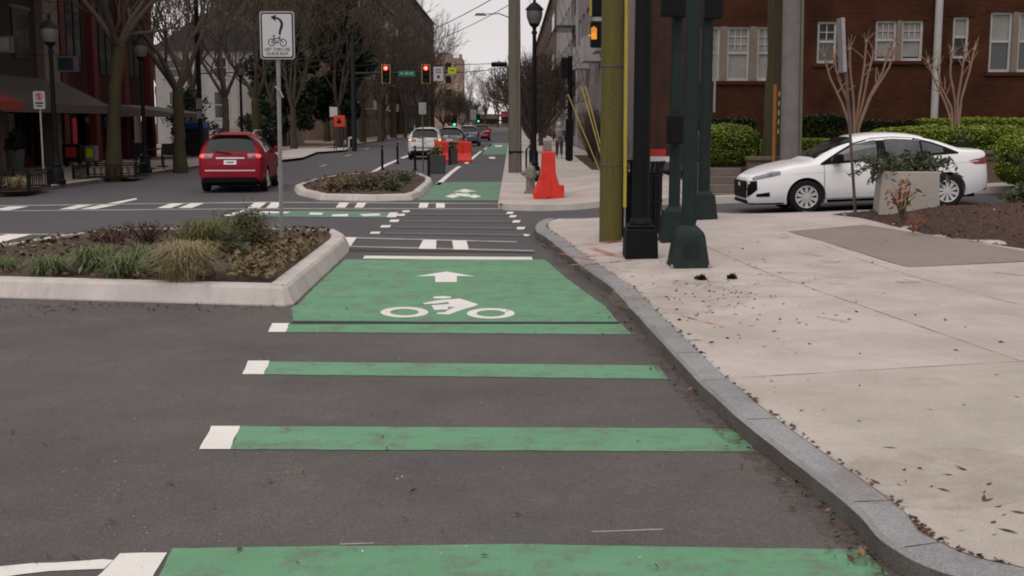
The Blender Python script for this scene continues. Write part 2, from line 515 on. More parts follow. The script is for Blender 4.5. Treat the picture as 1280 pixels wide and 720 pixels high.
# gutter dirt along the kerb foot
gl = offset_line(line1, -0.26)
mbg = MB()
for i in range(14, len(line1) - 1):
    w0 = 0.45 + 0.55 * abs(noise.noise(Vector((i * 0.9, 0, 3))))
    w1 = 0.45 + 0.55 * abs(noise.noise(Vector(((i + 1) * 0.9, 0, 3))))
    a, b = line1[i], line1[i + 1]
    c, d = a.lerp(gl[i], w0), b.lerp(gl[i + 1], w1)
    mbg.add([(a.x, a.y, .0125), (b.x, b.y, .0125), (d.x, d.y, .0122), (c.x, c.y, .0122)], [(0, 1, 2, 3)])
mbg.build('gutter_dirt', M['rust_dirt'])['kind'] = 'structure'

def strip(p, q, w):
    p, q = Vector(p[:2]), Vector(q[:2]); n = (q - p).normalized(); n = Vector((n.y, -n.x)) * w / 2
    k = max(1, int((q - p).length / 0.8)); out = []
    for i in range(k):
        a, b = p.lerp(q, i / k), p.lerp(q, (i + 1) / k)
        out.append([a + n, b + n, b - n, a - n])
    return out
kj = []
for i in range(10, len(line) - 40, 7):
    a, b = offset_line(line, .015)[i], inner[i]
    kj += strip(a, b, .008)
multi_sheet('kerb_joints', kj, M['kerb_grime'], SW + .0035)
js = []
for a, b, w in (((878, 476), (1283, 452), .020), ((893, 313), (1283, 455), .018), ((1010, 300), (1283, 384), .014), ((700, 306), (985, 296), .014),
                ((905, 336), (1134, 334), .012), ((893, 313), (868, 300), .014), ((770, 372), (1030, 372), .012)):
    js += strip(G(*a, SW), G(*b, SW), w)
multi_sheet('sidewalk_joints', js, M['joint'], SW + 0.008)
sheet('old_concrete_patch', GP([(985, 290), (1080, 281), (1185, 292), (1290, 316), (1290, 327), (1135, 335), (1060, 312)], SW), M['concrete_dark'], lift=SW + 0.012)
# patches of worn red marking paint round the poles
rp_ = []
random.seed(3)
for x0, y0, x1, y1, w in ((690, 309, 790, 301, .09), (725, 322, 800, 314, .10), (712, 333, 790, 326, .08), (740, 311, 772, 322, .12), (700, 318, 745, 326, .08), (850, 395, 905, 410, .05), (1020, 397, 1060, 404, .04), (1243, 342, 1283, 346, .05), (1005, 318, 1030, 322, .05)):
    rp_ += strip(G(x0, y0, SW), G(x1, y1, SW), w)
multi_sheet('red_utility_marks', rp_, M['red_spray'], SW + 0.016)
wp_ = []
for x, y, w, h in ((868, 424, 9, 4), (1037, 326, 14, 4), (980, 296, 8, 3), (1135, 352, 16, 3)):
    wp_.append([G(x + w * math.cos(t) * (1 + .3 * math.sin(3 * t)), y + h * math.sin(t), SW) for t in [k * .7 for k in range(9)]])
multi_sheet('pale_spots', wp_, M['pale_paint'], SW + 0.020)

sb_ = []
for x, y, w, h in ((850, 372, 90, 22), (960, 350, 120, 10), (1180, 600, 140, 40), (760, 330, 40, 14)):
    sb_.append([G(x + w * math.cos(t), y + h * math.sin(t), SW) for t in [k * .35 for k in range(18)]])
jA = G(914, 474.4, SW); jB = G(1283, 452, SW); kx = (jB.y - jA.y) / (jB.x - jA.x)
near_in = [(p.x, p.y) for p in inner if p.y < jA.y and p.x < 2.2 and p.y > 4.3 or (p.y <= 4.6 and p.x < 8)]
sheet('sidewalk_near_slab', near_in + [(jA.x, jA.y), (9, jA.y + kx * (9 - jA.x)), (9, 3.9)] if near_in[0][1] < near_in[-1][1] else near_in[::-1] + [(jA.x, jA.y), (9, jA.y + kx * (9 - jA.x)), (9, 3.9)], M['concrete_warm'], lift=SW + .0058)
multi_sheet('sidewalk_stains', sb_, M['walk_stain'], SW + 0.0074)
sc2 = []
for x, y, w, h in ((790, 606, 70, 14), (905, 664, 60, 10), (620, 600, 120, 10), (350, 580, 80, 14), (170, 395, 130, 7), (20, 656, 40, 5), (700, 430, 60, 5)):
    sc2.append([G(x + w * math.cos(t), y + h * math.sin(t), 0, False) for t in [k * .35 for k in range(18)]])
multi_sheet('road_scuffs', sc2, M['scuff'], 0.0062)
multi_sheet('scraped_line', [GP([(740, 665.5), (829, 662), (829, 664), (740, 667)]), GP([(425, 681), (468, 679.5), (468, 681.5), (425, 682.4)])], M['white_worn'], .0064)

# mulch bed on the right
MULCH = {}
def mulch_height(x, y):
    return min(MULCH.items(), key=lambda kv: (kv[0][0] - x) ** 2 + (kv[0][1] - y) ** 2)[1]
def mulch_bed():
    edge = [(1040, 268), (1075, 272), (1110, 280), (1150, 287), (1185, 293), (1240, 303), (1292, 313)]
    pts = [G(x, y, SW) for x, y in edge] + [Vector((16, 14.0, 0)), Vector((16, 20.4, 0)), Vector((8, 20.35, 0)), Vector((5.9, 20.3, 0))]
    bm = bmesh.new()
    vs = [bm.verts.new((p.x, p.y, 0)) for p in pts]
    es = [bm.edges.new((vs[i], vs[(i + 1) % len(vs)])) for i in range(len(vs))]
    bmesh.ops.triangle_fill(bm, use_beauty=True, edges=es)
    for k in range(1, 60):
        bmesh.ops.bisect_plane(bm, geom=bm.verts[:] + bm.edges[:] + bm.faces[:], plane_co=(5 + k * .19, 0, 0), plane_no=(1, 0, 0))
    for k in range(1, 44):
        bmesh.ops.bisect_plane(bm, geom=bm.verts[:] + bm.edges[:] + bm.faces[:], plane_co=(0, 13 + k * .19, 0), plane_no=(0, 1, 0))
    seg = [(Vector(pts[i][:2]), Vector(pts[(i + 1) % len(pts)][:2])) for i in range(len(pts))]
    for v in bm.verts:
        p = Vector(v.co[:2]); dmin = 9
        for a, b in seg:
            t = max(0, min(1, (p - a).dot(b - a) / (b - a).length_squared))
            dmin = min(dmin, (p - a.lerp(b, t)).length)
        v.co.z = SW + 0.006 + hz(v.co.x, v.co.y) + 0.22 * smooth(dmin / 1.8) + (0.05 * noise.noise(Vector((v.co.x * 3, v.co.y * 3, 0))) + .03 * noise.noise(Vector((v.co.x * 9, v.co.y * 9, 2)))) * smooth(dmin / .2)
    for v in bm.verts: MULCH[(round(v.co.x, 2), round(v.co.y, 2))] = v.co.z
    for f in bm.faces:
        if f.normal.z < 0: f.normal_flip()
    me = bpy.data.meshes.new('mulch_bed'); bm.to_mesh(me); bm.free(); me.materials.append(M['mulch'])
    for p in me.polygons: p.use_smooth = True
    o = bpy.data.objects.new('mulch_bed', me); COL.objects.link(o); o['kind'] = 'structure'
mulch_bed()

# --- paint, first leg of the bike lane
Lp = 0.008
multi_sheet('green_bike_box', [rough(GP([(458, 325), (560, 325), (666, 325), (681, 325), (706, 347), (757, 384), (772, 403), (560, 403), (366, 402), (364, 386), (374, 380), (405, 348), (431, 325)]))], M['green'], Lp)
multi_sheet('green_lane_bars', [
    rough(GP([(362, 406), (777, 406), (790, 419), (356, 416)])),
    rough(GP([(337, 453), (822, 458), (836, 475), (330, 469)])),
    rough(GP([(300, 534), (922, 537), (944, 566), (288, 563)])),
    rough(GP([(216, 687), (640, 682), (1078, 689), (1112, 722), (1130, 760), (180, 760)]))], M['green'], Lp)
multi_sheet('white_lane_edge_blocks', [
    rough(GP([(340, 405), (362, 405), (357, 416), (335, 416)])), rough(GP([(310, 452), (337, 452), (330, 469), (303, 469)])),
    rough(GP([(264, 534), (300, 534), (288, 563), (249, 563)])), rough(GP([(150, 694), (209, 693), (178, 745), (100, 745)]))], M['white'], Lp + .001)
multi_sheet('white_edge_line', [rough(GP([(-40, 714), (40, 706), (128, 701), (142, 702), (130, 713), (60, 716), (-40, 730)]))], M['white'], Lp)
multi_sheet('tar_seam', [GP([(366, 403), (772, 403.4), (774, 405.6), (364, 405.2)]), GP([(437, 312.5), (665, 315), (668, 317), (436, 314.5)])], M['tar'], Lp + .002)
multi_sheet('white_stop_line', [rough(GP([(456, 320.5), (560, 321.5), (665, 322), (666, 325.6), (560, 325.2), (453, 324)]))], M['white'], Lp + .003)

def ell(cx, cy, rx, ry, n=28):
    return [(cx + rx * math.cos(2 * math.pi * k / n), cy + ry * math.sin(2 * math.pi * k / n)) for k in range(n)]
def ring(cx, cy, rx, ry, tx, ty):
    a, b = ell(cx, cy, rx, ry), ell(cx, cy, rx - tx, ry - ty); n = len(a)
    return [[a[k], a[(k + 1) % n], b[(k + 1) % n], b[k]] for k in range(n)]
sym = ring(505.5, 391.5, 30, 6.6, 12, 2.5) + ring(613.5, 393, 30, 6.6, 12, 2.5)
def zs_(pts): return [(460 + x / 6.4, 330 + y / 6.4) for x, y in pts]
sym += [zs_([(440, 320), (560, 297), (735, 284), (885, 330), (850, 346), (760, 372), (645, 413), (548, 408), (553, 397), (612, 393), (655, 368), (700, 352), (640, 350), (640, 372), (530, 376), (508, 338), (565, 334), (650, 328), (640, 312), (540, 325), (450, 330)]),
        zs_([(525, 268), (600, 264), (668, 268), (660, 281), (600, 284), (522, 283)])]
multi_sheet('cyclist_symbol', [GP(p) for p in sym], M['white'], Lp + .003)
multi_sheet('lane_arrow', [GP([(519, 346.4), (558, 340.4), (594, 346.4), (571, 346), (571, 353.6), (544, 353.6), (544, 346)])], M['white'], Lp + .003)

M['faint'] = ground_mat('nearly_gone_paint', (0.125, 0.13, 0.12), (0.105, 0.108, 0.102), 0.2, bump=.3, fine=90)
# --- crosswalks and crossing dashes
def hl(x0, y0, x1, y1, t):
    n = max(1, int(abs(x1 - x0) / 60)); out = []
    for i in range(n):
        a, b = i / n, (i + 1) / n
        xa, ya, xb, yb = x0 + (x1 - x0) * a, y0 + (y1 - y0) * a, x0 + (x1 - x0) * b, y0 + (y1 - y0) * b
        out.append(GP([(xa, ya - t / 2), (xb, yb - t / 2), (xb, yb + t / 2), (xa, ya + t / 2)]))
    return out
multi_sheet('near_crosswalk_lines', hl(428, 297.5, 646, 303, 1.9) + hl(432, 308.5, 668, 314, 1.9) + hl(-60, 292.5, 428, 297.0, 1.6) + hl(-60, 304.5, 90, 305.5, 1.6), M['white_worn'], Lp)
multi_sheet('near_crosswalk_bars', [GP(p) for p in ([(428, 297), (446, 297.4), (438, 309), (436, 309), (424, 302)], [(529, 300.2), (545.5, 300.6), (545, 312), (523, 311.6)], [(565, 301), (583, 301.3), (586, 312.6), (567, 312.4)],
             [(10, 293), (40, 293.5), (-5, 305), (-40, 305)])], M['white'], Lp + .001)
multi_sheet('far_crosswalk_lines', hl(-60, 258.5, 330, 253.2, 1.5) + hl(330, 253.2, 634, 255, 1.4) + hl(-60, 264.6, 330, 261.2, 1.4) + hl(330, 261.2, 645, 261.5, 1.4), M['white_worn'], Lp)
fb = []
for x0, x1, yt, yb, sk in ((0, 24, 258.5, 263.2, 24), (86, 104, 256.5, 262, 24), (114, 134, 256, 261.8, 30), (205, 222, 254.6, 260.6, 18), (231, 248, 254.2, 260.4, 16),
                       (314, 329, 253.4, 260.4, 9), (336, 350, 253.3, 260.4, 7), (422, 434, 253.6, 260, 5), (445, 456, 253.8, 260, 4), (524, 535, 254, 260.2, 2), (545, 556, 254.2, 260.2, 0)):
    fb.append(GP([(x0 + sk * .5, yt), (x1 + sk * .5, yt), (x1 - sk * .5, yb), (x0 - sk * .5, yb)]))
multi_sheet('far_crosswalk_bars', fb, M['white'], Lp + .001)
multi_sheet('left_stop_line', [GP([(130, 255.5), (170, 248), (172, 249.3), (140, 257)])], M['white'], Lp)
db = []
for x, y, w, h in ((637.5, 266.5, 8, 2.6), (641, 270.8, 8, 2.7), (645.5, 277.2, 9, 3), (651, 285.6, 10, 3.2), (657, 294.4, 10, 2.4),
                   (507.5, 264.6, 9, 2.4), (501, 269, 10, 2.6), (493, 276.4, 11, 3), (482, 283.4, 12, 3), (469, 291.4, 12, 2.6)):
    db.append(GP([(x - w / 2 + 1, y - h / 2), (x + w / 2 + 1, y - h / 2), (x + w / 2 - 1, y + h / 2), (x - w / 2 - 1, y + h / 2)]))
multi_sheet('crossing_dashes', db, M['white'], Lp)
multi_sheet('faint_crossing_bars', hl(505, 276.8, 640, 277.6, 2.0) + hl(495, 284.3, 646, 286, 2.2) + hl(480, 292, 655, 294.6, 2.2) + hl(512, 268.6, 634, 269, 1.4), M['faint'], Lp + .001)
multi_sheet('green_queue_box', [rough(GP([(292, 264.5), (400, 264), (500, 265.5), (490, 272.4), (400, 271.8), (282, 270.5)]))], M['green_old'], Lp)
qb = [[(279, 270.3), (306, 262.4), (312, 262.4), (287, 270.6)]]
qb += [[(330, 264.6), (364, 265.6), (358, 267.2), (322, 267)], [(388, 266), (404, 266.6), (402, 269.2), (386, 268.8)], [(416, 268.6), (436, 268), (434, 271), (414, 271)], [(449, 268.4), (474, 267.2), (476, 270), (455, 271)], [(487, 266.4), (497, 266), (495, 272.2), (483, 272.2)]]
multi_sheet('queue_box_symbol', [GP(p) for p in qb], M['white'], Lp + .003)

# --- second leg of the bike lane
multi_sheet('far_green_patch', [rough(GP([(521, 250.5), (541, 233), (548, 228), (628, 227.5), (632, 251)]))], M['green_old'], Lp)
multi_sheet('distant_green_lane', [GP([(603, 193.5), (610, 183), (615, 178.8), (637, 178.8), (638, 193.5)])], M['green_old'], Lp)
fs_ = [[(556, 246), (566, 243), (574, 246), (566, 248)], [(584, 246), (593, 243.4), (602, 246), (593, 248)], [(567, 241.6), (588, 243), (586, 246.6), (572, 245)],
       [(567, 240), (581, 236.5), (596, 240), (586, 239.8), (586, 241), (577, 241), (577, 239.8)],
       [(610, 197), (617, 196), (620, 198.4), (613, 198.6)], [(618, 182), (628, 181.6), (627, 183.6), (619, 183.6)]]
multi_sheet('far_lane_symbols', [GP(p) for p in fs_], M['white'], Lp + .003)
multi_sheet('far_lane_edge_line', [GP([(543, 231.5), (562, 215), (572, 208), (577, 208), (568, 215), (550, 231.5)]), GP([(580, 204), (600, 189), (603, 189), (584, 205.5)]),
            GP([(604, 187), (614, 180), (616, 180), (607, 187)]), GP([(462, 216), (479, 206.6), (497, 199), (499, 200), (483, 207.6), (468, 216)]), GP([(500, 197.5), (528, 188), (530, 188.6), (504, 198.2)])], M['white'], Lp)
multi_sheet('lane_dashes', [GP([(398, 208.4), (407, 205.6), (410, 206), (402, 209)]), GP([(430, 195.3), (437, 193), (440, 193.4), (434, 195.8)]), GP([(455, 186.6), (460, 185.2), (463, 185.6), (458, 187)])], M['white_worn'], Lp)
multi_sheet('right_stop_line', [[(3.6, 21.35), (5.4, 20.97), (8.0, 20.97), (8.0, 21.1), (5.4, 21.12), (3.7, 21.5)]], M['white_worn'], Lp)

# --- landscaped median islands (kerb ring + soil)
def island(name, px, h, w, slope):
    ln = [Vector(G(x, y)[:2]) for x, y in px]
    area = sum(a.x * b.y - b.x * a.y for a, b in zip(ln, ln[1:] + ln[:1]))
    if area < 0: ln = ln[::-1]
    dense = []
    for a, b in zip(ln, ln[1:] + ln[:1]):
        k = max(1, int((b - a).length / 0.5))
        dense += [a.lerp(b, i / k) for i in range(k)]
    n = len(dense)
    def inset(d):
        out = []
        for i in range(n):
            t1 = (dense[i] - dense[i - 1]).normalized(); t2 = (dense[(i + 1) % n] - dense[i]).normalized()
            nn = Vector((-t1.y - t2.y, t1.x + t2.x))
            nn = nn.normalized() / max(0.5, math.sqrt(max(0.05, (1 + t1.dot(t2)) / 2)))
            out.append(dense[i] + nn * d)
        return out
    rows = [(dense, -0.02), (dense, 0.02), (inset(slope), h - 0.03), (inset(slope + 0.03), h), (inset(slope + w), h + .004), (inset(slope + w + .01), h - .1)]
    mb = MB()
    for (A, za), (B, zb) in zip(rows, rows[1:]):
        for i in range(n):
            j = (i + 1) % n
            mb.add([(A[i].x, A[i].y, za), (A[j].x, A[j].y, za), (B[j].x, B[j].y, zb), (B[i].x, B[i].y, zb)], [(0, 1, 2, 3)])
    mb.build(name + '_kerb', M['kerb'], smooth=35)['kind'] = 'structure'
    bm = bmesh.new(); so = inset(slope + w - .01)
    vs = [bm.verts.new((p.x, p.y, 0)) for p in so]
    es = [bm.edges.new((vs[i], vs[(i + 1) % n])) for i in range(n)]
    bmesh.ops.triangle_fill(bm, use_beauty=True, edges=es)
    xs = [p.x for p in so]; ys = [p.y for p in so]
    for k in range(1, 40):
        for co, no in (((min(xs) + (max(xs) - min(xs)) * k / 40, 0, 0), (1, 0, 0)), ((0, min(ys) + (max(ys) - min(ys)) * k / 40, 0), (0, 1, 0))):
            bmesh.ops.bisect_plane(bm, geom=bm.verts[:] + bm.edges[:] + bm.faces[:], plane_co=co, plane_no=no)
    for v in bm.verts:
        p = Vector(v.co[:2]); dm = min((p - q).length for q in so)
        v.co.z = h - 0.03 + 0.07 * smooth(dm / .7) + 0.03 * noise.noise(Vector((p.x * 4, p.y * 4, 0))) * smooth(dm / .1)
    for f in bm.faces:
        if f.normal.z < 0: f.normal_flip()
    me = bpy.data.meshes.new(name + '_soil'); bm.to_mesh(me); bm.free(); me.materials.append(M['soil'])
    for p in me.polygons: p.use_smooth = True
    o = bpy.data.objects.new(name + '_soil', me); COL.objects.link(o); o['kind'] = 'structure'
    return so
isl_near = island('near_median', [(-260, 368), (0, 373), (200, 379), (355, 383.5), (367, 382), (377, 372), (436, 316), (437, 309), (424, 301.5), (300, 299.5), (140, 300.5), (60, 312), (-40, 330), (-200, 345)], 0.21, 0.20, 0.07)
isl_far = island('far_median', [(367, 238), (372, 244), (400, 250.5), (470, 252), (516, 250.5), (527, 247), (541, 233), (541, 228), (528, 222), (470, 219.5), (415, 225), (385, 231)], 0.16, 0.18, 0.05)

# --- far right sidewalk and left sidewalk
fr = [(-0.15, 250), (-0.15, 120), (-0.14, 60), (-0.14, 30), (-0.12, 27.2), (0.25, 26.65), (1.2, 26.5), (2.6, 26.2), (3.8, 25.6), (5.5, 25.3), (40, 25.3)]
frl = [Vector(fr[0]), Vector(fr[1])] + catmull(fr[1:], 6)[1:]
fin = kerb('far_sidewalk_kerb', frl, 0.17, SW, M['kerb'], M['kerb_grime'])
sheet('far_sidewalk', [(p.x, p.y) for p in fin] + [(40, 26.6), (5.0, 26.6), (4.6, 30), (4.6, 250)], M['concrete'], lift=SW + .004)
lf = [(-60, 29.5), (-17, 29.5), (-14.6, 30.0), (-13.5, 31.4), (-13.25, 34), (-13.2, 60), (-13.0, 120), (-12.9, 300)]
lfl = catmull(lf[:-2], 6) + [Vector(lf[-2]), Vector(lf[-1])]
lfi = kerb('left_sidewalk_kerb', [Vector((-p.x, p.y)) for p in lfl][::1], 0.16, SW, M['kerb'], M['kerb_grime']) if False else None
mbk = MB()
for a, b in zip(lfl, lfl[1:]):
    ta = Vector((b - a)).normalized(); nn = Vector((-ta.y, ta.x)) * 0.17
    mbk.add([(a.x, a.y, -.02), (b.x, b.y, -.02), (b.x, b.y, SW), (a.x, a.y, SW)], [(0, 1, 2, 3)], 1)
    mbk.add([(a.x, a.y, SW), (b.x, b.y, SW), (b.x + nn.x, b.y + nn.y, SW), (a.x + nn.x, a.y + nn.y, SW)], [(0, 1, 2, 3)], 0)
mbk.build('left_kerb', [M['kerb'], M['kerb_grime']])['kind'] = 'structure'
sheet('left_sidewalk', [(p.x - .16, p.y + (.16 if p.x < -14 else 0)) for p in lfl] + [(-60, 300)], M['concrete_dark'], lift=SW - .003)
multi_sheet('kerb_ramp', [GP([(330, 197), (352, 189), (372, 186), (436, 184.5), (432, 187.5), (396, 190), (378, 197), (350, 200)], SW)], M['concrete'], SW + .006)

# ---------------------------------------------------------------- object materials
M['brick'] = brick_mat('dark_red_brick', (0.062, 0.0205, 0.0105), (0.042, 0.0145, 0.008), (0.050, 0.025, 0.015), 'x')
M['brick_y'] = brick_mat('deep_red_brick', (0.050, 0.014, 0.011), (0.035, 0.011, 0.009), (0.035, 0.022, 0.02), 'y')
M['brick_far'] = brick_mat('orange_brick', (0.36, 0.255, 0.20), (0.32, 0.225, 0.175), (0.33, 0.25, 0.21), 'x', scale=0.4)
M['brick_brown'] = brick_mat('brown_brick', (0.15, 0.09, 0.07), (0.12, 0.075, 0.06), (0.13, 0.1, 0.08), 'y', scale=0.6)
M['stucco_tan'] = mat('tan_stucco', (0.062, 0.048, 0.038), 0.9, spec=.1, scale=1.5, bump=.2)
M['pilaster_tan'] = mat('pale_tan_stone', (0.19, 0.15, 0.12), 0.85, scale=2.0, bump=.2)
M['red_paint'] = mat('dark_red_paint', (0.085, 0.010, 0.011), 0.6, scale=2)
M['siding'] = mat('pale_grey_siding', (0.40, 0.375, 0.365), 0.8, scale=1.2, col2=(0.33, 0.31, 0.30))
M['trim_white'] = mat('white_trim', (0.44, 0.42, 0.40), 0.7, scale=3, col2=(0.30, 0.285, 0.27), spec=.2)
M['roof_dark'] = mat('dark_shingles', (0.06, 0.055, 0.055), 0.9, scale=5)
M['stucco_mauve'] = mat('grey_mauve_cladding', (0.235, 0.20, 0.195), 0.85, scale=.7, bump=.1)
M['conc_bld'] = mat('pale_concrete_wall', (0.42, 0.39, 0.385), 0.85, scale=.6)
M['glass'] = mat('dark_window_glass', (0.014, 0.014, 0.015), 0.08, spec=.3)
M['glass_grey'] = mat('window_glass', (0.05, 0.052, 0.055), 0.08, spec=.6)
M['blind'] = mat('pale_window_blind', (0.27, 0.255, 0.24), 0.75, scale=3)
M['awning_grey'] = mat('grey_awning_canvas', (0.115, 0.098, 0.088), 0.9, spec=.1, scale=3)
M['awning_red'] = mat('red_awning_canvas', (0.26, 0.04, 0.03), 0.85, scale=3)
M['black_metal'] = mat('black_painted_metal', (0.006, 0.006, 0.007), 0.6, scale=8, bump=.05, spec=.15)
M['green_metal'] = mat('dark_green_painted_metal', (0.015, 0.026, 0.023), 0.6, col2=(0.010, 0.018, 0.016), scale=7, bump=.08, spec=.2, speck=(14, .35, (0.05, 0.06, 0.055)))
M['grey_metal'] = mat('galvanised_steel', (0.30, 0.29, 0.29), 0.5, metal=.3, scale=6)
M['post_rust'] = mat('weathered_steel_post', (0.13, 0.105, 0.10), 0.65, metal=.2, scale=9)
M['pole_grey'] = mat('grey_weathered_pole', (0.19, 0.178, 0.17), 0.85, scale=2.5, spec=.15, col2=(0.12, 0.112, 0.107), bump=.1)
def wood_pole_mat(name, a, b_):
    m = mat(name, a, 0.9, b_, scale=1.0, bump=.5)
    n, l = m.node_tree.nodes, m.node_tree.links
    tc = [q for q in n if q.type == 'TEX_COORD'][0]
    mp = n.new('ShaderNodeMapping'); mp.inputs['Scale'].default_value = (26, 26, 1.2)
    l.new(tc.outputs['Object'], mp.inputs['Vector'])
    for q in n:
        if q.type == 'TEX_NOISE':
            q.inputs['Scale'].default_value = 1.0
            l.new(mp.outputs['Vector'], q.inputs['Vector'])
    return m
M['wood_olive'] = wood_pole_mat('olive_treated_wood', (0.120, 0.103, 0.030), (0.075, 0.064, 0.020))
M['wood_grey'] = wood_pole_mat('grey_green_wood', (0.17, 0.15, 0.115), (0.10, 0.088, 0.07))
M['bark'] = wood_pole_mat('grey_brown_bark', (0.080, 0.058, 0.042), (0.042, 0.031, 0.024))
M['bark_moss'] = wood_pole_mat('mossy_bark', (0.066, 0.054, 0.026), (0.033, 0.027, 0.015))
M['twig'] = mat('bare_twigs', (0.078, 0.057, 0.044), 0.95, scale=2)
M['twig_pale'] = mat('pale_tan_bark', (0.30, 0.19, 0.14), 0.8, (0.20, 0.125, 0.095), scale=6)
M['yellow_old'] = mat('weathered_yellow_plastic', (0.36, 0.26, 0.06), 0.6, (0.26, 0.18, 0.05), scale=5)
M['yellow_pl'] = mat('yellow_plastic', (0.46, 0.36, 0.05), 0.6, (0.36, 0.28, 0.045), scale=5)
M['amber_lit'] = mat('amber_lit_hand', (0.5, 0.2, 0.02), .5, emit=(1.0, 0.33, 0.03), estr=.55)
M['red_lit'] = mat('lit_red_lens', (0.5, 0.02, 0.02), .3, emit=(1.0, 0.05, 0.05), estr=2.5)
M['red_core'] = mat('bright_red_lens', (0.8, 0.2, 0.2), .3, emit=(1.0, 0.35, 0.32), estr=2.5)
M['green_lit'] = mat('lit_green_lens', (0.05, 0.5, 0.3), .3, emit=(0.05, 1.0, 0.55), estr=1.3)
M['lens_dark'] = mat('unlit_lens', (0.03, 0.02, 0.015), .3)
M['orange_pl'] = mat('orange_red_plastic', (0.66, 0.040, 0.026), 0.55, (0.52, 0.032, 0.022), scale=3, speck=(5, .25, (0.45, 0.05, 0.03)))
M['sign_white'] = mat('reflective_white_sheet', (0.50, 0.475, 0.49), 0.5, (0.46, 0.435, 0.45), scale=3)
M['sign_edge'] = mat('sign_back_aluminium', (0.34, 0.33, 0.34), 0.45, metal=.4)
M['sign_black'] = mat('sign_black_ink', (0.008, 0.008, 0.010), 0.5)
M['sign_green'] = mat('street_sign_green', (0.0, 0.20, 0.13), 0.5)
M['sign_lime'] = mat('lime_yellow_sheet', (0.50, 0.58, 0.02), 0.5)
M['sign_red'] = mat('sign_red', (0.45, 0.03, 0.035), 0.5)
M['orange_sheet'] = mat('orange_construction_sheet', (0.75, 0.07, 0.03), 0.5)
M['sign_blue'] = mat('dark_blue_panel', (0.025, 0.035, 0.06), 0.4)
M['tyre'] = mat('tyre_rubber', (0.012, 0.012, 0.012), 0.85, scale=20)
M['alloy'] = mat('silver_wheel', (0.68, 0.67, 0.67), 0.4, metal=.25)
M['car_white'] = mat('white_car_paint', (0.84, 0.825, 0.83), 0.35, (0.80, 0.785, 0.79), scale=2, coat=.6)
M['car_red'] = mat('dark_red_car_paint', (0.20, 0.003, 0.013), 0.42, (0.175, 0.0028, 0.011), scale=2, coat=.06, spec=.08)
M['car_silver'] = mat('silver_white_car_paint', (0.50, 0.49, 0.49), 0.35, (0.46, 0.45, 0.45), scale=2, coat=.6)
M['car_dark'] = mat('dark_grey_car_paint', (0.04, 0.042, 0.05), 0.35, coat=.6)
M['car_blue'] = mat('blue_car_paint', (0.03, 0.055, 0.14), 0.35, coat=.6)
M['car_trim'] = mat('black_car_plastic', (0.006, 0.006, 0.007), 0.6, spec=.1)
M['chrome'] = mat('chrome_strip', (0.55, 0.5, 0.5), 0.2, metal=.9)
M['car_glass'] = mat('tinted_car_glass', (0.011, 0.013, 0.015), 0.08, spec=.16)
M['glass_painted_sheen'] = mat('car_glass_painted_reflection', (0.125, 0.128, 0.13), 0.06, (0.045, 0.048, 0.05), scale=1.1, spec=.5)  # paler grey patches in the colour stand in for reflections on the panes
M['tail_red'] = mat('red_tail_lamp', (0.25, 0.008, 0.012), 0.15, coat=.8)
M['tail_on'] = mat('lit_brake_lamp', (0.6, 0.03, 0.03), 0.2, emit=(1.0, 0.06, 0.07), estr=1.6)
M['turn_on'] = mat('lit_amber_lamp', (0.7, 0.4, 0.05), 0.2, emit=(1.0, 0.62, 0.12), estr=1.2)
M['lamp_clear'] = mat('clear_lamp', (0.34, 0.35, 0.37), 0.1, (0.035, 0.035, 0.04), scale=9, coat=.8)
M['plate'] = mat('white_licence_plate', (0.62, 0.62, 0.62), 0.5)
M['leaf_hedge'] = mat('hedge_leaf', (0.215, 0.265, 0.032), 0.6, (0.125, 0.170, 0.022), scale=1.6, fac=.4)
M['leaf_hedge_dk'] = mat('dark_hedge_leaf', (0.040, 0.056, 0.018), 0.6, (0.022, 0.032, 0.012), scale=1.6, fac=.4)
M['leaf_box'] = mat('boxwood_leaf', (0.180, 0.225, 0.032), 0.6, (0.095, 0.130, 0.020), scale=2.2, fac=.4)
M['leaf_evergreen'] = mat('evergreen_leaf', (0.024, 0.038, 0.018), 0.5, (0.014, 0.024, 0.012), scale=.8, fac=.4)
M['leaf_rosemary'] = mat('grey_green_leaf', (0.085, 0.100, 0.055), 0.7, (0.048, 0.058, 0.032), scale=5, fac=.4)
M['leaf_olive'] = mat('olive_shrub_leaf', (0.115, 0.105, 0.050), 0.75, (0.062, 0.057, 0.028), scale=5, fac=.4)
M['blade_green'] = mat('green_strap_leaf', (0.150, 0.185, 0.080), 0.6, (0.090, 0.118, 0.048), scale=4)
M['blade_tan'] = mat('straw_grass', (0.36, 0.29, 0.17), 0.8, (0.25, 0.205, 0.11), scale=5)
M['blade_olive'] = mat('olive_grass', (0.19, 0.185, 0.075), 0.75, (0.11, 0.11, 0.045), scale=5)
M['burgundy'] = mat('burgundy_twig', (0.085, 0.035, 0.035), 0.8, (0.055, 0.024, 0.026), scale=5)
M['cover_leaf'] = mat('ground_cover_leaf', (0.19, 0.15, 0.075), 0.75, (0.10, 0.065, 0.036), scale=7)
M['dead_leaf'] = mat('dead_leaf', (0.12, 0.066, 0.040), 0.85, (0.065, 0.036, 0.024), scale=9)
M['rust_leaf'] = mat('rusty_dry_leaf', (0.30, 0.155, 0.085), 0.85, (0.2, 0.09, 0.05), scale=9)
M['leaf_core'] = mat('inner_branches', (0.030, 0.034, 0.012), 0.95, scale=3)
M['planter_conc'] = ground_mat('cast_concrete', (0.36, 0.325, 0.295), (0.31, 0.28, 0.255), 0.12, stain=(0.24, 0.21, 0.185), bump=.3, fine=70)
M['planter_grey'] = mat('dark_grey_fibre_planter', (0.060, 0.064, 0.068), 0.7, scale=4)
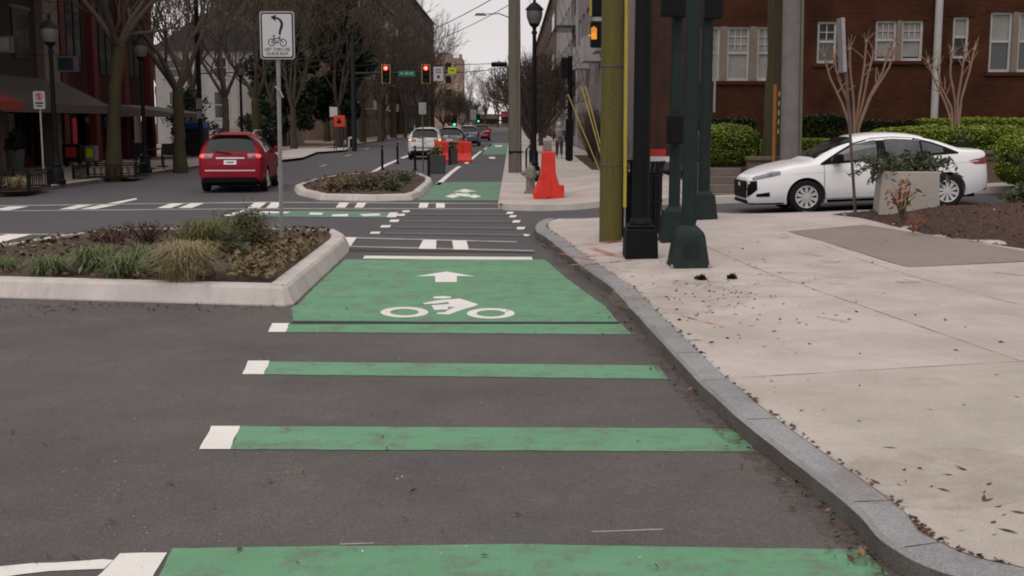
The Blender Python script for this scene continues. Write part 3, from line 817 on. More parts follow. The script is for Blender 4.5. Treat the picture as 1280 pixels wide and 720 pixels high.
M['wall_stone'] = mat('stained_retaining_wall', (0.155, 0.115, 0.085), 0.9, (0.09, 0.066, 0.05), scale=3, bump=.6, speck=(6, .5, (0.06, 0.05, 0.03)))
M['step_conc'] = mat('step_concrete', (0.20, 0.165, 0.14), 0.9, (0.13, 0.105, 0.088), scale=4, bump=.3)
M['hydrant'] = mat('weathered_silver_paint', (0.24, 0.22, 0.205), 0.7, (0.13, 0.115, 0.105), scale=8, bump=.2)
M['lamp_glass'] = mat('frosted_lamp_glass', (0.12, 0.115, 0.11), 0.35, spec=.3)
M['wire'] = mat('black_cable', (0.02, 0.02, 0.021), 0.7)
M['pot'] = mat('grey_plant_pot', (0.11, 0.115, 0.12), 0.7, scale=4)
M['tarp_blue'] = mat('blue_cover', (0.03, 0.055, 0.24), 0.6)
M['cloth_dark'] = mat('dark_seat', (0.02, 0.018, 0.018), 0.8)
M['skin'] = mat('skin', (0.38, 0.22, 0.16), 0.6)
M['jacket'] = mat('grey_blue_jacket', (0.20, 0.215, 0.27), 0.85, (0.15, 0.16, 0.21), scale=8)
M['sleeve'] = mat('navy_sleeve', (0.035, 0.04, 0.07), 0.85)
M['jeans'] = mat('dark_blue_jeans', (0.045, 0.055, 0.085), 0.85)
M['cap'] = mat('pale_cap', (0.50, 0.48, 0.50), 0.8)
M['shoe'] = mat('pale_shoe', (0.40, 0.39, 0.38), 0.7)

# ---------------------------------------------------------------- right-hand rise, brick apartment house
def lawn_mesh():
    xs = [5.25 + k * .6 for k in range(60)]; ys = [26.25, 26.6, 27.5, 29, 31, 33, 34.2]
    zs = [0.95, 1.0, 1.02, 1.08, 1.22, 1.32, 1.35]
    vs = [(x, y, z + hz(x, y) * .75 - .2 + .03 * noise.noise(Vector((x, y, 0)))) for y, z in zip(ys, zs) for x in xs]
    n = len(xs)
    fs = [(j * n + i, j * n + i + 1, (j + 1) * n + i + 1, (j + 1) * n + i) for j in range(len(ys) - 1) for i in range(n - 1)]
    MB().add(vs, fs).build('lawn_terrain', M['lawn'], smooth=40)['kind'] = 'structure'
lawn_mesh()
def lawn_z(x, y):
    ys = [26.25, 26.6, 27.5, 29, 31, 33, 34.2]; zs = [0.95, 1.0, 1.02, 1.08, 1.22, 1.32, 1.35]
    z = zs[-1]
    for i in range(6):
        if ys[i] <= y <= ys[i + 1]:
            z = zs[i] + (zs[i + 1] - zs[i]) * (y - ys[i]) / (ys[i + 1] - ys[i])
    return z + hz(x, y) * .75 - .2

# retaining wall with entry steps
w = MB()
for x0, x1 in ((5.15, 9.0), (9.0, 14.0), (14.0, 22.0)):
    zt = 1.0 + hz((x0 + x1) / 2, 26) * .75 - .16
    w.box(((x0 + x1) / 2, 26.45, zt / 2), (x1 - x0 - .012, 0.32, zt))
rw = w.build('wall_body', M['wall_stone'], bevel=.02)
t = thing('retaining_wall', 'low stained concrete retaining wall behind the white sedan', 'wall')
rw.parent = t
c = MB()
for x0, x1 in ((5.13, 9.0), (9.0, 14.0), (14.0, 22.0)):
    zt = 1.0 + hz((x0 + x1) / 2, 26) * .75 - .16
    c.box(((x0 + x1) / 2, 26.44, zt + .045), (x1 - x0 - .006, 0.40, .084))
c.build('coping', M['wall_stone'], t, bevel=.012)
t = thing('entry_steps', 'short flight of old concrete steps beside the retaining wall', 'steps', (4.55, 25.75, .25))
for i in range(4):
    MB().box((0, .22 + i * .33, .085 + i * .17), (1.1, .34 + .002 * i, .17)).build('tread', M['step_conc'], t, bevel=.012)
MB().box((-.62, .72, .42), (.16, 1.5, .84)).build('side_wall', M['wall_stone'], t, bevel=.015)

bb = thing('brick_apartment_house', 'dark red brick house with white sash windows behind the hedges', 'building', (0, 34, 0))
def brick_house():
    """Front wall with real openings, set as columns between windows."""
    S = 34 / FPX
    wins = [(875, 901, 33, 101, 1, 3), (907.5, 938, 33, 101, 1, 3), (945, 975, 33, 101, 1, 3), (1020.6, 1047, 26.5, 79, 0, 2), (1093, 1122, 25.5, 76, 2, 3),
            (1125.5, 1155, 25.5, 76, 2, 3), (1189.5, 1212.5, 21, 73, 3, 2), (1235, 1267, 15, 90, 4, 1), (1270, 1302, 15, 90, 4, 1), (1345, 1375, 15, 78, 0, 2), (1420, 1450, 15, 78, 0, 2)]
    rects = []
    for x0, x1, y0, y1, st, nm in wins:
        a, b = D(x0, y1, 34), D(x1, y0, 34)
        rects.append((a.x, b.x, a.z, b.z, st, nm))
    X0, X1, Z0, Z1 = 5.0, 26.0, 0.7, 9.5
    m = MB(); xs = sorted({X0, X1} | {r[0] for r in rects} | {r[1] for r in rects})
    for xa, xb in zip(xs, xs[1:]):
        hs = [(r[2], r[3]) for r in rects if r[0] <= xa + 1e-6 and r[1] >= xb - 1e-6]
        z = Z0
        for h in sorted(hs):
            m.quad((xa, 0, z), (xb, 0, z), (xb, 0, h[0]), (xa, 0, h[0])); z = h[1]
        m.quad((xa, 0, z), (xb, 0, z), (xb, 0, Z1), (xa, 0, Z1))
    for r in rects:
        for a, b in (((r[0], r[2]), (r[1], r[2])), ((r[1], r[2]), (r[1], r[3])), ((r[1], r[3]), (r[0], r[3])), ((r[0], r[3]), (r[0], r[2]))):
            m.quad((a[0], 0, a[1]), (b[0], 0, b[1]), (b[0], .14, b[1]), (a[0], .14, a[1]))
    m.quad((X0, 0, Z0), (X0, 14, Z0), (X0, 14, Z1), (X0, 0, Z1)); m.quad((X0, 0, Z1), (X1, 0, Z1), (X1, 14, Z1), (X0, 14, Z1))
    m.quad((X1, 0, Z0), (X1, 14, Z0), (X1, 14, Z1), (X1, 0, Z1)); m.quad((X0, 14, Z0), (X1, 14, Z0), (X1, 14, Z1), (X0, 14, Z1))
    m.build('wall', M['brick'], bb, fix=False)
    # soldier-course lintels and sills, one per group
    for x0, x1, z0, z1 in ((rects[0][0], rects[2][1], rects[0][2], rects[0][3]), (*rects[3][:4],), (rects[4][0], rects[5][1], rects[4][2], rects[4][3]), (*rects[6][:4],), (rects[7][0], rects[8][1], rects[7][2], rects[7][3])):
        MB().box(((x0 + x1) / 2, -.02, z0 - .055), (x1 - x0 + .2, .10, .105)).build('sill', M['brick'], bb, bevel=.008)
        MB().box(((x0 + x1) / 2, -.004, z1 + .10), (x1 - x0 + .24, .03, .19)).build('lintel', M['brick'], bb)
    for x0, x1, z0, z1, st, nm in rects:
        g = MB().box(((x0 + x1) / 2, .125, (z0 + z1) / 2), (x1 - x0, .012, z1 - z0)).build('window', M['glass'], bb)
        f = MB(); fw = .07; zm = (z0 + z1) / 2 + .02
        for c, d in (((x0 + fw / 2, .085, (z0 + z1) / 2), (fw, .06, z1 - z0)), ((x1 - fw / 2, .085, (z0 + z1) / 2), (fw, .06, z1 - z0)),
                     (((x0 + x1) / 2, .086, z0 + fw / 2), (x1 - x0 - 2 * fw, .06, fw)), (((x0 + x1) / 2, .086, z1 - fw / 2), (x1 - x0 - 2 * fw, .06, fw)), (((x0 + x1) / 2, .088, zm), (x1 - x0 - 2 * fw, .05, .06))):
            f.box(c, d)
        f.build('frame', M['trim_white'], g)
        if st in (0, 1, 2):
            q = MB()
            for k in range(1, nm):
                xx = x0 + fw + (x1 - x0 - 2 * fw) * k / nm
                q.box((xx, .092, (zm + z1) / 2), (.028, .03, z1 - zm - .1))
            for k in range(1, 3 if st == 1 else 2):
                zz = zm + .03 + (z1 - zm - .1) * k / (3 if st == 1 else 2)
                q.box(((x0 + x1) / 2, .094, zz), (x1 - x0 - 2 * fw, .028, .026))
            q.build('glazing_bars', M['trim_white'], g)
        full = {1: z0, 2: z0 + .1, 3: zm, 4: zm}.get(st)
        if full is not None:
            MB().box(((x0 + x1) / 2, .114, (full + z1) / 2), (x1 - x0 - .06, .008, z1 - full - .04)).build('blind', M['blind'], g)
        elif st == 0:
            MB().box(((x0 + x1) / 2, .114, z0 + .35), (x1 - x0 - .06, .008, .66)).build('blind', M['glass_grey'], g)
        if st == 4:
            MB().box(((x0 + x1) / 2, .114, (z0 + zm) / 2), (x1 - x0 - .06, .008, zm - z0 - .04)).build('insect_screen', M['glass_grey'], g)
    for a, b_ in ((rects[0], rects[1]), (rects[1], rects[2]), (rects[4], rects[5]), (rects[7], rects[8])):
        MB().box(((a[1] + b_[0]) / 2, .03, (a[2] + a[3]) / 2), (b_[0] - a[1] + .01, .10, a[3] - a[2])).build('mullion', M['pilaster_tan'], bb)
    px = D(1172, 80, 33.8).x
    dp = MB().tube([(px, -.12, 1.9), (px, -.12, 9)], .105, 12).build('downpipe', M['trim_white'], bb, smooth=40)
    MB().lathe([(.15, 1.55), (.17, 1.6), (.15, 1.95), (.12, 2.0)], 14, (px, -.12, 0)).build('boot', M['trim_white'], dp, smooth=40)
    MB().box(((X0 + X1) / 2, 6.9, 9.62), (X1 - X0 + .4, 14.5, .24)).build('roof_coping', M['pilaster_tan'], bb)
brick_house()

# ---------------------------------------------------------------- buildings along the right of the street
def facade_building(name, label, x, y0, y1, depth, h, wall, storeys, bay, side, glass, extra=None, z0=-.1, sill=True, frame_m=None):
    """Street wall in the plane X=x facing the street (side=+1: body to the right), windows as real recessed bays."""
    t = thing(name, label, 'building', (x, y0, 0))
    L = y1 - y0
    n = max(1, int(L / bay)); bw = L / n
    m = MB(); sh = h / storeys
    wy, wz0, wz1 = bw * .30, sh * .28, sh * .80
    ys = [0]; rects = []
    for i in range(n):
        c = (i + .5) * bw; ys += [c - wy, c + wy]
    ys.append(L)
    for i in range(len(ys) - 1):
        if i % 2 == 0:
            m.quad((0, ys[i], z0), (0, ys[i + 1], z0), (0, ys[i + 1], h), (0, ys[i], h))
        else:
            z = z0
            for s in range(storeys):
                a, b = s * sh + wz0, s * sh + wz1
                m.quad((0, ys[i], z), (0, ys[i + 1], z), (0, ys[i + 1], a), (0, ys[i], a)); z = b
                d = .16 * side
                for p, q in (((ys[i], a), (ys[i + 1], a)), ((ys[i + 1], a), (ys[i + 1], b)), ((ys[i + 1], b), (ys[i], b)), ((ys[i], b), (ys[i], a))):
                    m.quad((0, *p), (0, *q), (d, *q), (d, *p))
                rects.append((ys[i], ys[i + 1], a, b))
            m.quad((0, ys[i], z), (0, ys[i + 1], z), (0, ys[i + 1], h), (0, ys[i], h))
    dx = depth * side
    m.quad((0, 0, z0), (dx, 0, z0), (dx, 0, h), (0, 0, h)); m.quad((0, L, z0), (dx, L, z0), (dx, L, h), (0, L, h))
    m.quad((dx, 0, z0), (dx, L, z0), (dx, L, h), (dx, 0, h)); m.quad((0, 0, h), (dx, 0, h), (dx, L, h), (0, L, h))
    m.build('wall', wall, t)
    for a, b, c, d in rects[:100]:
        g = MB().box((.15 * side, (a + b) / 2, (c + d) / 2), (.02, b - a, d - c)).build('window', glass, t)
        f = MB()
        for yy in (a + .03, (a + b) / 2, b - .03):
            f.box((.11 * side, yy, (c + d) / 2), (.05, .06, d - c))
        f.box((.112 * side, (a + b) / 2, (c + d) / 2 + .1), (.045, b - a - .07, .05))
        f.build('frame', frame_m or M['trim_white'], g)
    MB().box((dx * .49, L / 2, h + .12), (abs(dx) + .35, L + .35, .25)).build('cornice', M['pilaster_tan'], t)
    return t
bA = facade_building('corner_apartment_block', 'grey mauve apartment block over the right sidewalk, nearest to the street', 4.65, 52, 86, 9, 19, M['stucco_mauve'], 6, 4.2, 1, M['glass_grey'])
for k in range(3):
    b = MB().box((-.45, 4.4 + k * 9, 5.2), (.9, 2.8, .18)).box((-.87, 4.4 + k * 9, 5.85), (.06, 2.8, 1.1)).box((-.45, 3.03 + k * 9, 5.85), (.8, .06, 1.1)).box((-.45, 5.77 + k * 9, 5.85), (.8, .06, 1.1))
    b.build('balcony', M['conc_bld'], bA)
MB().box((-.5, 1.2, 7.3), (1.1, 2.2, 2.9)).build('bay_window', M['conc_bld'], bA, bevel=.03)
bB = facade_building('balcony_tower', 'pale grey concrete block with stacked dark balconies further along the right', 4.75, 90, 130, 10, 24, M['conc_bld'], 8, 5, 1, M['glass'])
for s in range(1, 8):
    b = MB()
    b.box((-.8, 4, s * 3.0), (1.6, 5.0, .2)).box((-1.57, 4, s * 3.0 + .55), (.05, 5.0, .95))
    b.build('balcony', M['car_dark'], bB)
facade_building('distant_brick_block', 'dull brown block at the far end of the right side', 5.0, 150, 260, 12, 17, M['brick_brown'], 5, 9, 1, M['glass'])

# left side of the street
FX = -19.0
tb = thing('tan_shop_building', 'tan two storey shop building with grey awning at the far left', 'building', (FX, 30, 0))
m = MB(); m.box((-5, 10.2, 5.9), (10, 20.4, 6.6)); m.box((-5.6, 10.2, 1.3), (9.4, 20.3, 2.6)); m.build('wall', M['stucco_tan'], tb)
for y in (.35, 5.2, 9.9, 14.6, 19.9):
    MB().box((.06, y, 1.32), (.5, .7, 2.55)).build('pier', M['pilaster_tan'], tb, bevel=.02)
MB().box((.14, 19.55, 5.8), (.4, 1.6, 6.5)).build('corner_pilaster', M['pilaster_tan'], tb, bevel=.03)
for i, y in enumerate((2.8, 7.6, 12.3, 17.2)):
    g = MB().box((-.55, y, 1.35), (.04, 4.0, 2.3)).build('shop_window', M['glass'], tb)
    f = MB().box((-.5, y, .32), (.06, 4.0, .5))
    for k in (-1.9, -.65, .65, 1.9): f.box((-.5, y + k, 1.5), (.06, .08, 2.2))
    f.build('frame', M['cloth_dark'] if i != 3 else M['red_paint'], g)
    MB().box((.02, y, 5.3), (.06, 1.5, 1.9)).build('upper_window', M['glass'], tb)
    MB().box((.05, y, 6.3), (.12, 1.8, .14)).build('lintel', M['pilaster_tan'], tb)
d = MB().box((-.44, 16.2, 1.15), (.08, 1.0, 2.1)).build('door', M['red_paint'], tb)
MB().tube([(-.36, 15.85, .95), (-.36, 15.85, 1.3)], .025, 6).build('handle', M['chrome'], d)
MB().box((-.2, 10.2, 9.35), (10.2, 20.8, .35)).build('cornice', M['pilaster_tan'], tb)
def awning(parent, y0, y1, z0, z1, out, m_, val=.28, name='awning'):
    a = MB()
    for (ya, yb) in ((y0, y1),):
        a.quad((.09, ya, z1), (.09, yb, z1), (out, yb, z0), (out, ya, z0))
        a.quad((out, ya, z0), (out, yb, z0), (out, yb, z0 - val), (out, ya, z0 - val))
        a.add([(.09, ya, z1), (out, ya, z0), (out, ya, z0 - val), (.09, ya, z0 - val)], [(0, 1, 2, 3)])
        a.add([(.09, yb, z1), (out, yb, z0), (out, yb, z0 - val), (.09, yb, z0 - val)], [(0, 1, 2, 3)])
    o = a.build(name, m_, parent)
    so = o.modifiers.new('cloth', 'SOLIDIFY'); so.thickness = .02
    return o
awning(tb, 9.7, 20.6, 2.55, 3.65, 2.3, M['awning_grey'])
awning(tb, 2.0, 9.4, 2.6, 3.75, 3.1, M['awning_red'])

rb = thing('red_brick_shop_building', 'dark red brick shop building with tall upper windows', 'building', (FX, 50.6, 0))
MB().box((-5, 6.6, 5.9), (10, 13.2, 6.8)).box((-5.6, 6.6, 1.25), (9.4, 13.1, 2.5)).build('wall', M['brick_y'], rb)
for y in (.4, 4.3, 8.6, 12.75):
    MB().box((.1, y, 4.6), (.35, .62, 9.2)).build('pilaster', M['red_paint'], rb, bevel=.02)
for y in (2.3, 6.4, 10.6):
    g = MB().box((.012, y, 5.9), (.05, 1.9, 3.6)).build('upper_window', M['glass'], rb)
    f = MB()
    for k in (-.93, 0, .93): f.box((.05, y + k, 5.9), (.05, .07, 3.6))
    f.box((.052, y, 6.6), (.046, 1.8, .07)); f.build('frame', M['cloth_dark'], g)
    g = MB().box((-.58, y, 1.25), (.04, 3.0, 2.2)).build('shop_window', M['glass'], rb)
    MB().box((-.54, y, .3), (.05, 3.0, .45)).box((-.54, y - .75, 1.4), (.05, .08, 2.1)).box((-.54, y + .75, 1.4), (.05, .08, 2.1)).build('frame', M['red_paint'], g)
awning(rb, 6.4, 12.6, 2.35, 2.75, 3.0, M['awning_grey'], .16)
MB().box((.02, 1.9, 1.5), (.05, .5, 1.2)).build('red_banner', M['sign_red'], rb)
MB().box((-4.8, 6.6, 9.4), (10.4, 13.5, .3)).build('cornice', M['red_paint'], rb)

hs = thing('grey_clapboard_house', 'pale grey clapboard house behind the red car and street trees', 'building', (-22.2, 92, 0))
m = MB(); m.box((0, 5, 3.6), (9.4, 10, 7.4))
for k in range(36): m.box((0, -.012, .2 + k * .2), (9.42, .024, .17))
m.build('wall', M['siding'], hs)
MB().prism([(-5.1, -.4, 7.3), (5.1, -.4, 7.3), (0, -.4, 10.4)], (0, 11, 0)).build('roof', M['roof_dark'], hs)
for x, z, w_, h_ in ((0.2, 3.2, 1.0, 1.9), (3.4, 3.2, 1.0, 1.9), (-3.2, 3.2, 1.0, 1.9), (0.2, 6.0, .9, 1.4), (-3.0, 5.9, 2.2, 1.2)):
    g = MB().box((x, -.045, z), (w_, .03, h_)).build('window', M['glass_grey'], hs)
    f = MB()
    for k in (-1, 1): f.box((x + k * (w_ / 2 + .07), -.06, z), (.15, .08, h_ + .3))
    f.box((x, -.062, z + h_ / 2 + .08), (w_, .08, .16)).box((x, -.062, z - h_ / 2 - .08), (w_, .09, .16)).box((x, -.066, z), (w_, .05, .07))
    f.build('frame', M['trim_white'], g)
MB().box((3.9, -.05, 3.7), (1.4, .07, 7.3)).build('corner_board', M['trim_white'], hs)
MB().box((.25, -.034, 3.6), (2.3, .02, 4.4)).build('pale_panel', M['trim_white'], hs)
lt = facade_building('brown_apartment_row', 'brown brick apartment row hidden by the bare trees on the left', -17.0, 118, 176, 12, 17, M['brick_brown'], 5, 4.4, -1, M['glass'])
for s in range(1, 5):
    for y in (8, 22, 36, 50):
        MB().box((.6, y, s * 3.4), (1.2, 3, .16)).box((1.18, y, s * 3.4 + .5), (.05, 3, .9)).build('balcony', M['trim_white'], lt)
facade_building('grey_apartment_row', 'grey brown apartment row further along the left', -16.0, 182, 250, 12, 21.5, M['stucco_tan'], 6, 5, -1, M['glass'])
ob = thing('orange_brick_tower', 'pale orange brick tower at the end of the left side', 'building', (-16.6, 300, 0))
m = MB(); m.box((0, 8, 8.6), (8.6, 16, 17.8)); m.box((-1.2, 8.0, 18.2), (5.2, 12, 1.4)); m.box((3.9, .6, 17.9), (.9, 1.2, 1.0)); m.build('wall', M['brick_far'], ob)
for s in range(5):
    for x in (.9,):
        MB().box((x, -.04, 2.6 + s * 3.2), (1.4, .08, 1.7)).build('window', M['glass'], ob)
MB().box((-4.32, 8, 8.6), (.08, 15.8, 17.6)).build('side_cladding', M['stucco_tan'], ob)
dr = thing('distant_shop_row', 'low brown buildings closing the far end of the street', 'building', (0, 430, 0))
m = MB()
for x, w_, h_ in ((-22, 12, 7), (-9, 9, 4.6), (0.5, 9, 5.6), (10, 9, 8), (24, 18, 11)): m.box((x, 5 + abs(x) * .02, h_ / 2), (w_ - .1, 10, h_))
m.build('wall', M['brick_brown'], dr)
m = MB(); m.box((-9, -.1, 2.2), (7.5, .15, 1.6)); m.box((.5, -.1, 2.4), (7.5, .15, 1.8)); m.build('shop_window', M['glass'], dr)
m = MB(); m.box((-.5, -.5, 4.1), (9, 1.0, .9)); m.build('red_fascia', M['sign_red'], dr)
dt = thing('distant_office_tower', 'small grey tower standing far off above the lane', 'building', (-30, 900, 0))
MB().box((0, 5, 5.5), (6, 10, 11)).build('wall', M['conc_bld'], dt)
m = MB()
for s in range(3): m.box((0, -.05, 2.5 + s * 3.2), (5, .1, 1.4))
m.build('window_bands', M['glass_grey'], dt)

# ---------------------------------------------------------------- vegetation
def leaf_quads(mb, pts, size, rng, up=0.3, mi=0, aspect=1.8):
    for p in pts:
        n = Vector((rng.uniform(-1, 1), rng.uniform(-1, 1), rng.uniform(-.6, 1) + up))
        n = n.normalized() if n.length > .05 else Vector((0, 0, 1))
        a = n.orthogonal().normalized(); a.rotate(Matrix.Rotation(rng.uniform(0, 6.28), 3, n)); b = n.cross(a)
        s = size * rng.uniform(.6, 1.35); l_ = a * s * aspect / 2; w_ = b * s / 2
        p = Vector(p)
        mb.add([p - l_, p + w_, p + l_, p - w_], [(0, 1, 2, 3)], mi)
def hedge(name, label, x0, x1, y0, y1, z0, z1, leaf, n, mats, rndness=.42, rng=None, group=None, size=.07, trend=0.0):
    """Clipped hedge: rounded block of leaves round a dark core of branches; trend raises its top along x."""
    rng = rng or random.Random(len(label)); n = int(n * 2.4); size *= .5; n = int(n * 1.35)
    t = thing(name, label, 'hedge', ((x0 + x1) / 2, (y0 + y1) / 2, z0), group=group)
    hx, hy, h = (x1 - x0) / 2, (y1 - y0) / 2, z1 - z0
    def surf(u, v, w_):
        # superellipsoid point
        e = rndness
        def sg(a, p): return math.copysign(abs(a) ** p, a)
        p = Vector((hx * sg(math.cos(v), e) * sg(math.cos(u), e), hy * sg(math.cos(v), e) * sg(math.sin(u), e), h / 2 + h / 2 * sg(math.sin(v), e)))
        k = w_ * (1 + .10 * noise.noise(Vector((p.x * 1.3 + x0, p.y * 1.3, p.z * 1.3))) + .07 * noise.noise(Vector((p.x * 3.5, p.y * 3.5 + y0, p.z * 3.5))))
        p = Vector((p.x * (1 + (k - 1) * .5), p.y * k, (p.z - h * .4) * k + h * .4))
        p.z += trend * p.x
        return p
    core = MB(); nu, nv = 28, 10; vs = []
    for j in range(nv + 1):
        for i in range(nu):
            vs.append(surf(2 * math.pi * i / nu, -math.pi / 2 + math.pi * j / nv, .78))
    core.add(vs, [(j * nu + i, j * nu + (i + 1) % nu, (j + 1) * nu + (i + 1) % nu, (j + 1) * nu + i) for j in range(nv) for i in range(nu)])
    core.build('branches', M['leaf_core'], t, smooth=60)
    lv = MB()
    area = [(2 * hx * 2 * hy, 0), (2 * hx * h, 1), (2 * hx * h, 2), (2 * hy * h, 3), (2 * hy * h, 4)]
    pts = []
    for k in range(n):
        u = rng.uniform(0, 2 * math.pi); v = math.asin(rng.uniform(-.9, 1))
        pts.append(surf(u, v, rng.uniform(.84, 1.03)))
    # even the density: long faces take extra points
    for k in range(n if rndness < .5 else 0):
        a, b = rng.uniform(-1, 1), rng.uniform(-1, 1)
        u = math.atan2(b * hy, a * hx) if False else None
        top = rng.random() < hy / (hy + h * .8)
        x = a * hx * .97
        bump = .10 * noise.noise(Vector((x * 1.3 + x0, hy * 1.3, h))) + .05 * noise.noise(Vector((x * 4, b * 4, 1)))
        if top:
            pts.append(Vector((x, b * hy * .95, h * (.985 + bump * .6) - .25 * h * max(0, abs(b) - .8) + trend * x - rng.uniform(0, .05))))
        else:
            zz = (b + 1) / 2
            pts.append(Vector((x, -hy * (1.0 + bump) + .25 * hy * max(0, zz - .85) + rng.uniform(-.02, .06), h * zz * .97 + trend * x)))
    leaf_quads(lv, pts, size, rng, 1.1)
    lv.build('foliage', mats, t, fix=False)
    return t
def shrub(name, label, c, r, n, leaf_m, size=.06, squash=.9, cat='shrub', group=None, stems=9, rng=None, aspect=2.2, stem_m=None):
    """Loose rounded bush: stems fanning out, leaves in uneven clumps."""
    rng = rng or random.Random(hash((round(c[0], 2), round(c[1], 2))) & 0xffff)
    t = thing(name, label, cat, c, group=group)
    st, lv = MB(), MB(); pts = []
    for k in range(stems):
        a = rng.uniform(0, 6.28); e = rng.uniform(.25, 1.35)
        d = Vector((math.cos(a) * math.cos(e), math.sin(a) * math.cos(e), math.sin(e) * squash)) * r * rng.uniform(.7, 1.15)
        mid = d * .5 + Vector((rng.uniform(-.1, .1) * r, rng.uniform(-.1, .1) * r, .12 * r))
        st.tube([(0, 0, -.05), mid, d], [.012 + r * .012, .008 + r * .008, .004], 5)
        for q in range(n // stems):
            w_ = rng.uniform(.25, 1.08)
            p = mid.lerp(d, (w_ - .5) * 2) if w_ > .5 else Vector((0, 0, 0)).lerp(mid, w_ * 2)
            sp = r * .30 * (.5 + .6 * w_)
            pts.append(p + Vector((rng.gauss(0, sp * .6), rng.gauss(0, sp * .6), rng.gauss(0, sp * .5) + .04)))
    pts = [p for p in pts if p.z > -.02]
    st.build('stems', stem_m or M['twig'], t)
    leaf_quads(lv, pts, size, rng, .3, aspect=aspect)
    lv.build('foliage', leaf_m, t, fix=False)
    return t
def grass_clump(name, label, c, r, h, n, m_, width=.012, droop=.8, group=None, rng=None, cat='plant'):
    rng = rng or random.Random(hash((round(c[0], 2), round(c[1], 2), 5)) & 0xffff)
    t = thing(name, label, cat, c, group=group)
    mb = MB()
    for k in range(n):
        a = rng.uniform(0, 6.28); base = Vector((rng.gauss(0, r * .22), rng.gauss(0, r * .22), -.02))
        d = Vector((math.cos(a), math.sin(a), 0)); L = h * rng.uniform(.35, 1.15); out = r * rng.uniform(.15, 1.15)
        s = d.cross(Vector((0, 0, 1))) * width * rng.uniform(.6, 1.2)
        P = [base, base + d * out * .35 + Vector((0, 0, L * .6)), base + d * out * .75 + Vector((0, 0, L * (.95 - droop * .1))), base + d * out * 1.2 + Vector((0, 0, L * (.95 - droop * .45 * rng.uniform(.3, 1.2))))]
        ws = (1, .9, .6, .08)
        vs = []
        for p, w_ in zip(P, ws): vs += [p - s * w_, p + s * w_]
        mb.add(vs, [(2 * i, 2 * i + 1, 2 * i + 3, 2 * i + 2) for i in range(3)])
    o = mb.build('blades', m_, t, fix=False)
    return t
def isl_z(x, y): return .20
def IP(px, py): return G(px, py, .22, False)
# near median planting, as seen from the approach
for px, py, r, h, n, lab in ((8, 338, .26, .20, 120, 'small straggly green clump at the left end of the near median'), (62, 342, .30, .24, 300, 'low green strap leaf clump nearest the front kerb on the left'),
                        (120, 338, .36, .33, 420, 'wide dark green strap leaf clump on the near median'), (150, 345, .30, .28, 320, 'second green strap leaf clump crowding its neighbour by the front kerb'),
                        (205, 338, .34, .32, 380, 'green strap leaf clump beside the straw tussock'), (180, 328, .30, .28, 170, 'green clump behind the strap leaf row in the median middle')):
    grass_clump('strap_leaf_plant', lab, IP(px, py), r, h, n, M['blade_green'], .0075, 1.0, 'strap leaf plants on the near median')
grass_clump('straw_tussock', 'rounded straw coloured grass tussock at the front of the near median', IP(233, 349), .38, .44, 2200, M['blade_tan'], .0045, .55)
grass_clump('olive_tussock', 'olive grass tussock behind the straw coloured one', IP(258, 320), .42, .50, 1500, M['blade_olive'], .005, .5)
shrub('rosemary_bush', 'dense olive green bush near the back of the median by the sign post', IP(303, 308), .46, 4600, M['leaf_olive'], .020, .78, stems=44, aspect=4.0)
shrub('low_dark_bush', 'small darker bush tucked beneath the olive bush', IP(280, 318), .30, 800, M['leaf_rosemary'], .035, .7, stems=16, aspect=3)
def twig_plant(name, label, c, r, h, n, m_, cat='plant', group=None):
    rng = random.Random(int(c[0] * 100) & 0xffff); t = thing(name, label, cat, c, group=group); mb = MB()
    for k in range(n):
        a = rng.uniform(0, 6.28); d = Vector((math.cos(a), math.sin(a), 0)) * r * rng.uniform(.1, 1)
        L = h * rng.uniform(.5, 1.1); p1 = d * .5 + Vector((rng.uniform(-.04, .04), 0, L * .55)); p2 = d + Vector((0, 0, L))
        mb.tube([(0, 0, -.03), p1, p2], [.007, .005, .003], 4)
        for q in range(4):
            w_ = rng.uniform(.3, 1); p = p1.lerp(p2, w_); e = p + Vector((rng.uniform(-1, 1), rng.uniform(-1, 1), rng.uniform(.2, 1.2))) * h * .18
            mb.tube([p, e], [.004, .002], 3, cap=False)
    mb.build('twigs', m_, t, fix=False); return t
twig_plant('burgundy_shrub', 'leafless burgundy twiggy shrub at the left back of the near median', IP(140, 308), .38, .27, 45, M['burgundy'], 'shrub')
twig_plant('burgundy_shrub', 'leafless burgundy twiggy shrub between the first one and the olive tussock', IP(185, 306), .40, .30, 55, M['burgundy'], 'shrub')
# scattered low ground cover and litter on the soil
def in_poly(x, y, poly):
    c = False; j = len(poly) - 1
    for i in range(len(poly)):
        if (poly[i].y > y) != (poly[j].y > y) and x < (poly[j].x - poly[i].x) * (y - poly[i].y) / (poly[j].y - poly[i].y) + poly[i].x: c = not c
        j = i
    return c
def scatter(name, label_kind, n, sampler, size, m_, rng, lift=.006, aspect=2.0, flat=.3, kind='stuff', thick=0.0):
    mb = MB()
    for k in range(n):
        p = sampler(rng)
        if p is None: continue
        nrm = Vector((rng.gauss(0, flat), rng.gauss(0, flat), 1)).normalized()
        a = nrm.orthogonal().normalized(); a.rotate(Matrix.Rotation(rng.uniform(0, 6.28), 3, nrm)); b = nrm.cross(a)
        s = size * rng.uniform(.4, 1.4) ** 1.3; l_ = a * s * aspect * rng.uniform(.4, .6); w_ = b * s * .5
        q = Vector(p) + Vector((0, 0, lift + s * flat * .35))
        bend = nrm * s * rng.uniform(.0, .25)
        mb.add([q - l_, q + w_ * .9 - bend * .3, q + l_ * .9, q - w_ + bend], [(0, 1, 2), (0, 2, 3)])
    o = mb.build(name, m_, fix=False); o['kind'] = kind
    return o
rng = random.Random(11)
xs = [p.x for p in isl_near]; ys = [p.y for p in isl_near]
